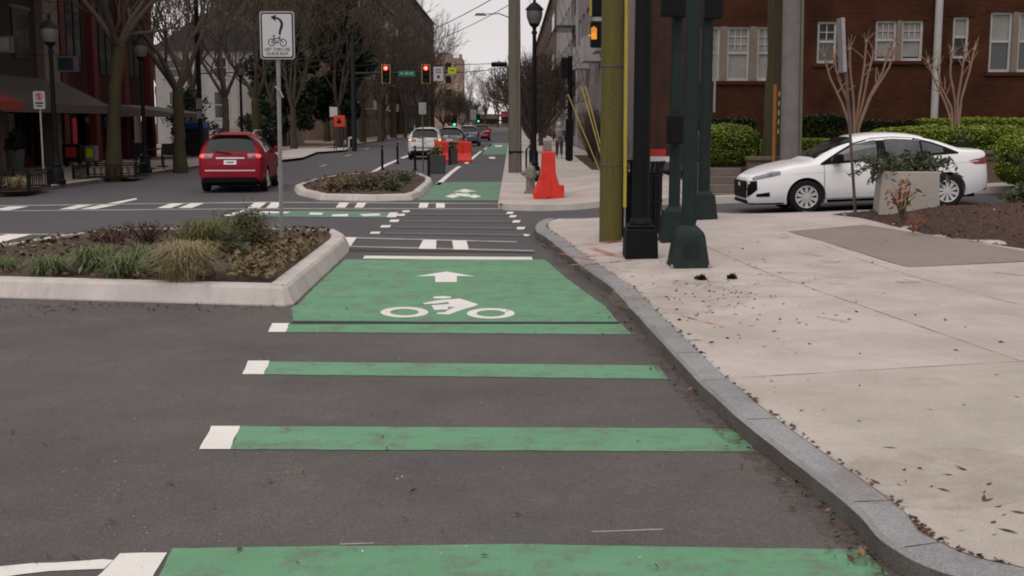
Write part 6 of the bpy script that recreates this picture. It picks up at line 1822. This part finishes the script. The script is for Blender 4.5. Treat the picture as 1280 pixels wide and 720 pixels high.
# ---------------------------------------------------------------- vehicles
def interp(tab, x):
    if x <= tab[0][0]: return tab[0][1]
    for (a, b), (c, d) in zip(tab, tab[1:]):
        if x <= c:
            t = (x - a) / (c - a); return b + (d - b) * t
    return tab[-1][1]
def sm(tab, k=6):
    """Smooth a table a little: Catmull-Rom through its points."""
    P = [Vector(p) for p in tab]; out = []
    for i in range(len(P) - 1):
        p0, p1, p2, p3 = P[max(i - 1, 0)], P[i], P[i + 1], P[min(i + 2, len(P) - 1)]
        for j in range(k):
            t = j / k
            q = 0.5 * ((2 * p1) + (p2 - p0) * t + (2 * p0 - 5 * p1 + 4 * p2 - p3) * t * t + (3 * p1 - p0 - 3 * p2 + p3) * t ** 3)
            if not out or q.x > out[-1][0] + 1e-4: out.append((q.x, q.y))
    out.append(tuple(tab[-1])); return out
class Car:
    """A body lofted along its length (x from the nose back), with panels laid on its own surface."""
    def __init__(s, top, belt, plan, bottom, tumble=.32, n_up=4.5, arch=None, rw=.33, wx=(.9, 3.5), hw=.8):
        s.top, s.belt, s.plan, s.bot = sm(top), sm(belt), sm(plan), bottom
        s.tumble, s.nup, s.L = tumble, n_up, top[-1][0]
        s.rw, s.wx, s.hw = rw, wx, hw
    def zs(s, x): return min(interp(s.belt, x), interp(s.top, x) - .035)
    def low(s, x, z):
        zb, zs = interp(s.bot, x), s.zs(x); u = (z - zb) / max(.05, zs - zb)
        return interp(s.plan, x) * (1 - .085 * (1 - min(1, max(0, u) / .45)) ** 2 - .035 * max(0, (u - .6) / .4) ** 2)
    def half(s, x, z):
        zs, zt = s.zs(x), interp(s.top, x)
        if z <= zs: return s.low(x, z)
        v = min(1, (z - zs) / (zt - zs))
        n = s.nup if zt - zs > .25 else 2.6 + (s.nup - 2.6) * max(0, (zt - zs - .05) / .2)
        return s.low(x, zs) * (1 - s.tumble * (z - zs)) * (max(0, 1 - v ** n)) ** (1 / n)
    def ztop(s, x, y):
        a, b = s.zs(x), interp(s.top, x)
        for _ in range(24):
            m = (a + b) / 2
            if s.half(x, m) > abs(y): a = m
            else: b = m
        return (a + b) / 2
    def body(s, m, parent, name='body', wells=True):
        X = [0.0]
        while X[-1] < s.L - .03: X.append(X[-1] + (.035 if X[-1] < .3 or X[-1] > s.L - .75 else .07))
        X.append(s.L)
        ring_n = None; vs = []
        for x in X:
            zb, zs, zt = interp(s.bot, x), s.zs(x), interp(s.top, x)
            side = []
            for i in range(9): z = zb + (zs - zb) * i / 8; side.append((s.half(x, z), z))
            for i in range(1, 13):
                a = math.pi / 2 * i / 12
                n = s.nup if zt - zs > .25 else 2.6 + (s.nup - 2.6) * max(0, (zt - zs - .05) / .2)
                v = math.sin(a) ** (2 / n); z = zs + (zt - zs) * v
                side.append((s.low(x, zs) * (1 - s.tumble * (z - zs)) * math.cos(a) ** (2 / n) if i < 12 else 0.0, z))
            r_ = [(x, -y, z) for y, z in side] + [(x, y, z) for y, z in side[-2::-1]]
            ring_n = len(r_); vs += r_
        fs = []
        for j in range(len(X) - 1):
            for i in range(ring_n):
                k = (i + 1) % ring_n
                fs.append((j * ring_n + i, j * ring_n + k, (j + 1) * ring_n + k, (j + 1) * ring_n + i))
        fs.append(tuple(range(ring_n))); fs.append(tuple((len(X) - 1) * ring_n + i for i in range(ring_n)))
        mb = MB(); mb.add(vs, fs); o = mb.build(name, m, parent, smooth=38)
        if wells:
            c = MB()
            for wx in s.wx:
                for sy in (-1, 1):
                    c.lathe([(s.rw + .055, s.hw - .42), (s.rw + .055, s.hw + .4)] if sy > 0 else [(s.rw + .055, -s.hw - .4), (s.rw + .055, -s.hw + .42)], 28, (wx, 0, s.rw), axis='y')
            co = c.build('cutter', M['car_trim'])
            md = o.modifiers.new('wells', 'BOOLEAN'); md.object = co; md.operation = 'DIFFERENCE'; md.solver = 'EXACT'
            ev = o.evaluated_get(bpy.context.evaluated_depsgraph_get())
            me = bpy.data.meshes.new_from_object(ev)
            o.modifiers.clear(); o.data = me
            me.materials.clear(); me.materials.append(m); me.materials.append(M['car_trim'])
            for p in me.polygons:
                p.use_smooth = True
                ctr = p.center
                for wx in s.wx:
                    if math.hypot(ctr.x - wx, ctr.z - s.rw) < s.rw + .052 and abs(ctr.y) < s.hw + .1 and abs(ctr.y) > s.hw - .5: p.material_index = 1
                if p.material_index > 1: p.material_index = 0
            me.set_sharp_from_angle(angle=R(38))
            bpy.data.objects.remove(co)
        return o
    def side_patch(s, mb, x0, x1, lo, hi, off=.004, n=None, rows=5, sides=(-1, 1), mi=0):
        """A panel on the flank between two height curves lo(x), hi(x)."""
        n = n or max(2, int((x1 - x0) / .05))
        for sy in sides:
            vs = []
            for i in range(n + 1):
                x = x0 + (x1 - x0) * i / n
                a = lo(x) if callable(lo) else interp(lo, x) if isinstance(lo, list) else lo
                b = hi(x) if callable(hi) else interp(hi, x) if isinstance(hi, list) else hi
                for j in range(rows + 1):
                    z = a + (b - a) * j / rows; vs.append((x, sy * (s.half(x, z) + off), z))
            R1 = rows + 1
            mb.add(vs, [(i * R1 + j, (i + 1) * R1 + j, (i + 1) * R1 + j + 1, i * R1 + j + 1) for i in range(n) for j in range(rows)], mi)
    def top_patch(s, mb, x0, x1, yf, off=.004, nx=14, ny=16, mi=0):
        """A panel on the upper surface, half width yf(x)."""
        vs = []
        for i in range(nx + 1):
            x = x0 + (x1 - x0) * i / nx; w = yf(x) if callable(yf) else yf
            for j in range(ny + 1):
                y = -w + 2 * w * j / ny; z = s.ztop(x, y)
                dz = (s.ztop(min(s.L, x + .02), y * .9) - s.ztop(max(0, x - .02), y * .9)) / .04
                nn = Vector((-dz, 0, 1)).normalized() * off
                vs.append((x + nn.x, y, z + nn.z))
        W = ny + 1
        mb.add(vs, [(i * W + j, i * W + j + 1, (i + 1) * W + j + 1, (i + 1) * W + j) for i in range(nx) for j in range(ny)], mi)
    def wheels(s, parent, width=.205, spokes=10, cover='alloy'):
        for wx in s.wx:
            for sy in (-1, 1):
                y = sy * (s.hw - width / 2 + .0); r = s.rw
                w = MB().lathe([(r * .64, -width / 2 * .98), (r * .90, -width / 2), (r * .985, -width * .36), (r, -width * .2), (r, width * .2), (r * .985, width * .36), (r * .90, width / 2), (r * .64, width / 2 * .98)], 32, (wx, y, r), axis='y', caps=False).build('wheel', M['tyre'], parent, smooth=40)
                k = MB(); yo = y + sy * (width / 2 - .022)
                k.tube([(wx + math.cos(a) * r * .635, yo + sy * .016, r + math.sin(a) * r * .635) for a in [6.2832 * i / 28 for i in range(29)]], .014, 6)
                k.lathe([(r * .17, -.004), (r * .15, .02)] if sy > 0 else [(r * .17, .004), (r * .15, -.02)], 14, (wx, yo, r), axis='y')
                for i in range(spokes):
                    a = 6.2832 * (i + .5) / spokes; ca, sa = math.cos(a), math.sin(a); wa, wb = r * .050, r * .115
                    k.prism([(wx + ca * r * .12 - sa * wa, yo, r + sa * r * .12 + ca * wa), (wx + ca * r * .12 + sa * wa, yo, r + sa * r * .12 - ca * wa), (wx + ca * r * .63 + sa * wb, yo, r + sa * r * .63 - ca * wb), (wx + ca * r * .63 - sa * wb, yo, r + sa * r * .63 + ca * wb)], (0, sy * .012, 0))
                k.build('rim', M[cover], w)
                MB().lathe([(r * .63, 0), (r * .60, sy * .004)], 24, (wx, yo - sy * .03, r), axis='y').build('brake_disc', M['car_trim'], w)

def sedan():
    t = thing('white_sedan', 'white four door sedan crossing on the side street, nose to the left', 'car')
    top = [(0, .50), (.03, .66), (.12, .755), (.46, .885), (.85, .965), (1.16, 1.005), (1.45, 1.17), (1.75, 1.325), (2.05, 1.415), (2.45, 1.455), (2.85, 1.445), (3.2, 1.395), (3.55, 1.285), (3.85, 1.165), (4.02, 1.115), (4.3, 1.085), (4.40, 1.05), (4.46, .86), (4.5, .60)]
    belt = [(0, .55), (.12, .66), (.46, .80), (1.2, .90), (2.4, .955), (3.3, 1.0), (4.0, 1.02), (4.42, .99), (4.5, .55)]
    plan = [(0, .50), (.06, .63), (.2, .75), (.5, .835), (1.0, .865), (2.3, .87), (3.4, .87), (4.0, .84), (4.3, .77), (4.44, .69), (4.5, .60)]
    bot = [(0, .24), (.1, .19), (.6, .19), (3.9, .20), (4.2, .26), (4.5, .34)]
    c = Car(top, belt, plan, bot, .42, 4.2, rw=.315, wx=(1.03, 3.65), hw=.865)
    P = 'car_white'
    body = c.body(M[P], t)
    # flank glass: black surround, then panes
    lo = lambda x: c.zs(x) + .012
    hi = [(1.30, .935), (1.62, 1.125), (1.95, 1.29), (2.3, 1.365), (2.7, 1.375), (3.05, 1.345), (3.4, 1.25), (3.66, 1.14), (3.86, 1.04)]
    for sy in (-1, 1):
        k = MB(); c.side_patch(k, 1.30, 3.86, lo, hi, .003, 44, 6, sides=(sy,)); k.build('window_surround', M['car_trim'], t, smooth=60)
    for a, b_, nm in ((1.50, 2.36, 'front_side_window'), (2.52, 3.16, 'rear_side_window'), (3.20, 3.58, 'quarter_window')):
        h2 = [(x, z - .038) for x, z in hi]
        for sy in (-1, 1):
            k = MB(); c.side_patch(k, a, b_, lambda x: c.zs(x) + .04, h2, .006, 24, 6, sides=(sy,)); k.build(nm, M['glass_painted_sheen'], t, smooth=60)
    k = MB(); c.top_patch(k, 1.24, 1.96, lambda x: .64 - .02 * (x - 1.24), .004); k.build('windscreen', M['car_glass'], t, smooth=60)
    k = MB(); c.top_patch(k, 3.28, 3.92, lambda x: .60, .004); k.build('rear_window', M['car_glass'], t, smooth=60)
    # seams
    for sy in (-1, 1):
        k = MB()
        for x in (1.36, 2.47): c.side_patch(k, x - .005, x + .005, .27, lambda x_: c.zs(x_), .0025, 1, 12, sides=(sy,))
        c.side_patch(k, 1.36, 3.30, .262, .272, .0025, sides=(sy,)); c.side_patch(k, 3.28, 3.30, .62, lambda x_: c.zs(x_), .0025, 1, 8, sides=(sy,))
        k.build('door_seams', M['car_trim'], t)
        k = MB(); c.side_patch(k, 1.42, 3.2, .195, .250, .003, sides=(sy,)); k.build('sill_trim', M['car_trim'], t)
        for x in (2.17, 3.16):
            MB().box((x, sy * (c.half(x, .87) + .012), .87), (.17, .03, .028)).build('door_handle', M[P], t, bevel=.008)
    for sy in (-1, 1):
        q = c.half(1.62, .97)
        k = MB(); k.box((1.60, sy * (q + .11), 1.015), (.17, .22, .165), top=.86); k.box((1.60, sy * (q + .01), .95), (.07, .1, .05)); k.build('mirror', M['car_trim'], t, bevel=.03, seg=3)
    for sy in (-1, 1):
        k = MB(); c.side_patch(k, .75, 4.25, lambda x: .735 + .028 * x, lambda x: .748 + .028 * x, .007, 50, 2, sides=(sy,)); k.build('flank_crease', M[P], t, smooth=60)
        k = MB(); c.side_patch(k, 1.30, 3.86, lambda x: c.zs(x) - .004, lambda x: c.zs(x) + .014, .006, 40, 1, sides=(sy,)); k.build('waist_strip', M['car_trim'], t)
    # nose: black grille and bumper, headlamps
    for sy in (-1, 1):
        k = MB(); c.side_patch(k, .004, .15, lambda x: .33 + 1.0 * x, lambda x: .635 + .10 * x, .005, 8, 4, sides=(sy,)); k.build('grille_cheek', M['car_trim'], t)
    k = MB(); k.box((-.006, 0, .475), (.035, .98, .33)); k.box((.02, 0, .245), (.08, 1.0, .07)); k.build('grille', M['car_trim'], t, bevel=.02)
    MB().box((-.026, 0, .565), (.012, .13, .07)).build('badge', M['alloy'], t, bevel=.01)
    for sy in (-1, 1):
        k = MB(); c.side_patch(k, .085, .56, lambda x: .655 + .20 * (x - .085), lambda x: .70 + .25 * (x - .085) + .10 * math.sin(min(1, (x - .085) / .475) * math.pi) * .5, .005, 12, 4, sides=(sy,)); k.build('headlight', M['lamp_clear'], t, smooth=60)
    for sy in (-1, 1):
        k = MB(); c.side_patch(k, .13, .36, lambda x: .345, lambda x: .40 + .13 * (x - .13), .004, 6, 3, sides=(sy,)); k.build('fog_recess', M['car_trim'], t)
    k = MB(); c.side_patch(k, .03, .62, lambda x: .195, lambda x: .225, .006, 8, 2); k.build('lip', M['car_trim'], t)
    # tail
    for sy in (-1, 1):
        k = MB(); c.side_patch(k, 4.05, 4.465, lambda x: .80 + .06 * max(0, (4.2 - x)) / .15 + .0 * x, lambda x: .90 - .03 * max(0, (4.2 - x)) / .15 + .05 * max(0, (x - 4.25)) / .2, .006, 12, 4, sides=(sy,)); k.build('tail_lamp', M['tail_red'], t, smooth=60)
    k = MB(); k.box((4.485, 0, .36), (.05, 1.1, .14)); k.build('rear_valance', M['car_trim'], t, bevel=.02)
    k = MB()
    for x in c.wx:
        for sy in (-1, 1):
            k.tube([(x + math.cos(a) * (c.rw + .055), sy * (c.half(x + math.cos(a) * (c.rw + .055), c.rw + math.sin(a) * (c.rw + .055)) - .004), c.rw + math.sin(a) * (c.rw + .055)) for a in [R(-15) + R(210) * i / 18 for i in range(19)]], .008, 5, cap=False)
    k.build('arch_lips', M[P], t, smooth=60)
    c.wheels(t, spokes=10)
    k = MB(); k.box((2.3, 0, .24), (3.9, 1.25, .12)); k.build('underbody', M['car_trim'], t)
    return t
cs = sedan()
cpx = G(993, 266.5, 0)
cs.location = (D(920, 230, 21.9).x + .25, 22.65, 0); cs.scale = (.985, 1, .965)
slope = math.atan((hz(8.2, 22.7) - hz(5.4, 22.7)) / 2.8)
cs.rotation_euler = (0, -slope, R(1.5))
cs.location.z = hz(cs.location.x + 1.03, 22.6) - 1.03 * math.sin(slope) + .004

def hatch(name, label, paint, tail, lit=True, plate=True, L=4.65, W=.915, H=1.66, detail=True, rails=True, amber=False):
    """A crossover seen mostly from behind."""
    t = thing(name, label, 'car')
    f = H / 1.66
    top = [(0, .55), (.05, .76), (.3, .92), (1.05, 1.06), (1.25, 1.12), (1.7, 1.42), (2.05, 1.58), (2.5, 1.65), (3.2, 1.66), (3.8, 1.63), (4.16, 1.57), (4.27, 1.48), (4.44, 1.16), (4.50, 1.05), (4.56, .86), (4.62, .70), (4.65, .45)]
    top = [(x, z * f) for x, z in top]
    belt = [(0, .5), (.3, .86 * f), (1.2, .98 * f), (3, 1.06 * f), (4.2, 1.10 * f), (4.46, 1.02 * f), (4.65, .42)]
    plan = [(0, W * .7), (.1, W * .84), (.4, W * .96), (1, W), (3.6, W), (4.1, W * .985), (4.4, W * .95), (4.55, W * .92), (4.65, W * .86)]
    bot = [(0, .3), (.2, .22), (4.1, .24), (4.4, .30), (4.65, .36)]
    c = Car(top, belt, plan, bot, .46, 3.6, rw=.35, wx=(.92, 3.62), hw=W - .01)
    c.body(M[paint], t)
    lo = lambda x: c.zs(x) + .015
    hi = [(1.30, 1.08 * f), (1.72, 1.33 * f), (2.1, 1.49 * f), (2.6, 1.55 * f), (3.4, 1.545 * f), (3.95, 1.47 * f), (4.10, 1.20 * f)]
    for sy in (-1, 1):
        k = MB(); c.side_patch(k, 1.30, 4.08, lo, hi, .003, 40, 5, sides=(sy,)); k.build('side_window', M['car_glass'], t, smooth=60)
    k = MB()
    for x in (2.38, 3.30): c.side_patch(k, x - .03, x + .03, lo, lambda x_: interp(hi, x_), .006, 2, 5)
    k.build('window_pillars', M['car_trim'], t)
    k = MB(); c.top_patch(k, 1.28, 2.0, .66, .004); k.build('windscreen', M['car_glass'], t, smooth=60)
    k = MB(); c.top_patch(k, 4.235, 4.455, lambda x: .60 + .28 * (x - 4.2), .005, 10, 16); rwd = k.build('rear_window', M['car_glass'], t, smooth=60)
    def xr(z):  # rear face position at height z
        a, b = 4.2, c.L
        for _ in range(24):
            m = (a + b) / 2
            if interp(c.top, m) > z: a = m
            else: b = m
        return a
    def rear(mb, y0, y1, z0, z1, off=.006, ny=8, nz=4, edge=.0):
        vs = []
        for i in range(nz + 1):
            z = z0 + (z1 - z0) * i / nz
            for j in range(ny + 1):
                y = y0 + (y1 - y0) * j / ny
                a, b = 4.1, c.L
                for _ in range(22):
                    m = (a + b) / 2
                    if interp(c.top, m) > z and c.half(m, z) > abs(y): a = m
                    else: b = m
                vs.append((a + off, y, z))
        q = ny + 1
        mb.add(vs, [(i * q + j, i * q + j + 1, (i + 1) * q + j + 1, (i + 1) * q + j) for i in range(nz) for j in range(ny)])
    for sy in (-1, 1):
        k = MB(); rear(k, sy * W * .50, sy * W * .93, .93 * f, 1.08 * f, .008)
        c.side_patch(k, 4.12, 4.50, lambda x: .96 * f, lambda x: 1.06 * f, .006, 8, 3, sides=(sy,))
        tl = k.build('tail_lamp', M[tail], t, smooth=60)
        k = MB(); rear(k, sy * W * .78, sy * W * .90, .975 * f, 1.05 * f, .014, 5, 3); k.build('lit_lens', M['turn_on' if amber else 'tail_on'] if lit else M[tail], tl)
        k = MB(); rear(k, sy * W * .55, sy * W * .64, .965 * f, 1.04 * f, .014, 4, 3); k.build('reverse_lens', M['lamp_clear'], tl)
    k = MB(); rear(k, -W * .42, W * .42, .935 * f, .975 * f, .016, 8, 2); k.build('tailgate_handle', M['chrome' if paint == 'car_red' else paint], t)
    k = MB(); rear(k, -.17, .17, .78 * f, .90 * f, .014); k.build('licence_plate', M['plate'], t)
    k = MB(); rear(k, -.10, .10, .825 * f, .855 * f, .018, 4, 1); k.build('plate_characters', M['sign_blue'], t)
    k = MB(); rear(k, -W * .80, W * .80, .30, (.43 if paint == 'car_red' else .47) * f, .012, 14, 4); k.build('bumper_lower', M['car_trim'], t, smooth=60)
    k = MB(); rear(k, -W * .74, W * .74, .60 * f, .635 * f, .012, 14, 1); k.build('bumper_crease', M['chrome' if paint == 'car_red' else 'car_trim'], t)
    k = MB()
    for sy in (-1, 1): k.tube([(4.30, sy * (W * .70), 1.40 * f), (4.36, sy * W * .72, 1.25 * f)], .008, 4)
    k.tube([(xr(1.06 * f) + .02, .02, 1.07 * f), (xr(1.14 * f) + .022, -.42, 1.13 * f)], .012, 5); k.build('wiper', M['car_trim'], t)
    k = MB(); k.box((4.20, 0, 1.585 * f), (.26, 1.12, .03)); k.build('spoiler', M[paint], t, bevel=.012)
    if rails:
        k = MB()
        for sy in (-1, 1): k.tube([(2.2, sy * .60, 1.60 * f), (2.4, sy * .60, 1.70 * f), (3.8, sy * .59, 1.69 * f), (4.05, sy * .58, 1.60 * f)], .018, 6)
        k.build('roof_rails', M['chrome'], t, smooth=50)
    for sy in (-1, 1):
        q = c.half(1.6, 1.08 * f)
        k = MB(); k.box((1.62, sy * (q + .13), 1.13 * f), (.12, .22, .16)); k.box((1.62, sy * (q + .01), 1.09 * f), (.06, .12, .06)); k.build('mirror', M[paint], t, bevel=.03)
    for sy in (-1, 1):
        k = MB(); c.side_patch(k, .45, 4.3, .235, .36, .006, sides=(sy,)); k.build('sill_cladding', M['car_trim'], t)
    k = MB()
    for x in (1.35, 2.35, 3.28): c.side_patch(k, x - .006, x + .006, .36, lambda x_: c.zs(x_), .004, 1, 10)
    k.build('door_seams', M['car_trim'], t)
    for sy in (-1, 1):
        k = MB(); c.side_patch(k, .06, .55, lambda x: .74 * f + .12 * x, lambda x: .82 * f + .10 * x, .006, 8, 3, sides=(sy,)); k.build('headlight', M['lamp_clear'], t)
    k = MB(); k.box((-.005, 0, .55), (.03, 1.1, .26)); k.build('grille', M['car_trim'], t, bevel=.02)
    c.wheels(t, spokes=5)
    MB().box((2.35, 0, .26), (4.0, 1.3, .14)).build('underbody', M['car_trim'], t)
    return t
def park(t, px, py, Yrear, yaw):
    """Stand a car with its tail towards us: the rear middle at the pixel column, heading up the street turned by yaw."""
    x = D(px, py, Yrear).x
    t.rotation_euler = (0, 0, R(-90) + R(yaw))
    d = Matrix.Rotation(R(-90) + R(yaw), 3, 'Z') @ Vector((4.65 * t.scale.x, 0, 0))
    t.location = (x - d.x, Yrear - d.y, .004)
red = hatch('red_crossover', 'dark red crossover with brake lights on, driving away on the left', 'car_red', 'tail_red')
park(red, 288, 230, 33.0, 5)
wh = hatch('white_crossover', 'silver white crossover with amber lamp lit, stopped beside the buffer', 'car_silver', 'tail_red', amber=True)
park(wh, 531, 190, 62, 1.0)
dk = hatch('dark_crossover', 'dark grey car queueing ahead of the silver white crossover', 'car_dark', 'tail_red', lit=False, rails=False)
park(dk, 562, 175, 73, 0)
bl = hatch('blue_van', 'tall blue and white car further ahead in the queue', 'car_blue', 'tail_red', lit=False, rails=True)
park(bl, 585, 170, 96, 0)
rd = hatch('distant_red_car', 'small distant red car near the lane at the queue front', 'car_red', 'tail_red', lit=True, rails=False)
park(rd, 601, 165, 122, 0)
uq = D(441, 181, 84); ub = thing('white_cabinet', 'small white cabinet with a dark opening at the left kerb', 'cabinet', (uq.x, 84, SW))
k = MB(); k.box((-.23, 0, .40), (.10, .5, .72)); k.box((.23, 0, .40), (.10, .5, .72)); k.box((0, 0, .70), (.36, .5, .14)); k.build('shell', M['sign_white'], ub, bevel=.01)
MB().box((0, .1, .33), (.34, .3, .56)).build('dark_inside', M['car_trim'], ub)
# ---------------------------------------------------------------- pedestrian walking away
def skin_mesh(name, joints, bones, m, parent, sub=2):
    me = bpy.data.meshes.new(name); keys = list(joints)
    me.from_pydata([joints[k][0] for k in keys], [(keys.index(a), keys.index(b)) for a, b in bones], [])
    o = bpy.data.objects.new(name, me); COL.objects.link(o)
    sk = o.modifiers.new('skin', 'SKIN'); sk.use_smooth_shade = True
    for i, k in enumerate(keys):
        r = joints[k][1]; r = r if isinstance(r, tuple) else (r, r)
        me.skin_vertices[0].data[i].radius = r
        me.skin_vertices[0].data[i].use_root = (i == 0)
    sb = o.modifiers.new('sub', 'SUBSURF'); sb.levels = sub; sb.render_levels = sub
    me2 = bpy.data.meshes.new_from_object(o.evaluated_get(bpy.context.evaluated_depsgraph_get()))
    o.modifiers.clear(); o.data = me2; me2.materials.clear(); me2.materials.append(m); me2.name = name
    for p in me2.polygons: p.use_smooth = True
    o.parent = parent
    return o
pp = G(699, 198, SW)
pe = thing('person', 'person in a grey blue jacket and pale cap walking away on the sidewalk', 'person', (pp.x, pp.y, SW + .004))
J = {'pelvis': ((0, 0, .95), (.15, .11)), 'waist': ((0, .01, 1.10), (.14, .10)), 'chest': ((0, .02, 1.32), (.17, .115)), 'neck': ((0, .03, 1.49), .055), 'head0': ((0, .045, 1.58), .078), 'head1': ((0, .045, 1.70), .072)}
Bn = [('pelvis', 'waist'), ('waist', 'chest'), ('chest', 'neck'), ('neck', 'head0'), ('head0', 'head1')]
for s, fy, ky, ay in ((-1, .22, .14, .10), (1, -.26, .02, -.10)):
    n = 'L' if s < 0 else 'R'
    J['hip' + n] = ((s * .10, 0, .90), .095); J['knee' + n] = ((s * .105, ky, .50), .062); J['ank' + n] = ((s * .105, fy, .09 if s < 0 else .12), .042); J['toe' + n] = ((s * .115, fy + .15, .035), .036)
    J['sho' + n] = ((s * .19, .02, 1.41), .066); J['elb' + n] = ((s * .27, -s * .10, 1.14), .046); J['wri' + n] = ((s * .28, -s * .04 + .08, .90), .032); J['hand' + n] = ((s * .275, -s * .02 + .11, .82), .030)
    Bn += [('pelvis', 'hip' + n), ('hip' + n, 'knee' + n), ('knee' + n, 'ank' + n), ('ank' + n, 'toe' + n), ('chest', 'sho' + n), ('sho' + n, 'elb' + n), ('elb' + n, 'wri' + n), ('wri' + n, 'hand' + n)]
skin_mesh('body', J, Bn, M['skin'], pe)
Jk = {'waist': ((0, .0, 1.00), (.185, .14)), 'chest': ((0, .01, 1.30), (.20, .145)), 'neck': ((0, .02, 1.47), (.10, .09))}
bk = [('waist', 'chest'), ('chest', 'neck')]
Js, bs = {}, []
for s in (-1, 1):
    n = 'L' if s < 0 else 'R'
    Jk['sho' + n] = ((s * .195, .02, 1.40), .085); bk.append(('chest', 'sho' + n))
    Js = {'a': ((s * .205, .02, 1.40), .082), 'b': ((s * .285, -s * .10, 1.14), .064), 'c': ((s * .29, -s * .04 + .07, .92), .052)}
    skin_mesh('sleeve', Js, [('a', 'b'), ('b', 'c')], M['sleeve'], pe)
    Jt = {'a': ((s * .095, 0, .96), .118), 'b': ((s * .105, (.14 if s < 0 else .02), .50), .083), 'c': ((s * .105, (.20 if s < 0 else -.22), .14), .066)}
    skin_mesh('trouser_leg', Jt, [('a', 'b'), ('b', 'c')], M['jeans'], pe)
    fy = .22 if s < 0 else -.26
    Jh = {'a': ((s * .105, fy - .03, .05), .05), 'b': ((s * .112, fy + .17, .045), .045)}
    skin_mesh('shoe', Jh, [('a', 'b')], M['shoe'], pe)
skin_mesh('jacket', Jk, bk, M['jacket'], pe)
MB().lathe([(.092, 1.63), (.098, 1.69), (.085, 1.75), (.04, 1.79), (.01, 1.795)], 16, (0, .045, 0)).box((0, .17, 1.66), (.14, .12, .015)).build('cap', M['cap'], pe, smooth=40)
MB().box((0, -.19, 1.24), (.28, .14, .38), top=.85).build('backpack', M['jacket'], pe, bevel=.05, seg=3)
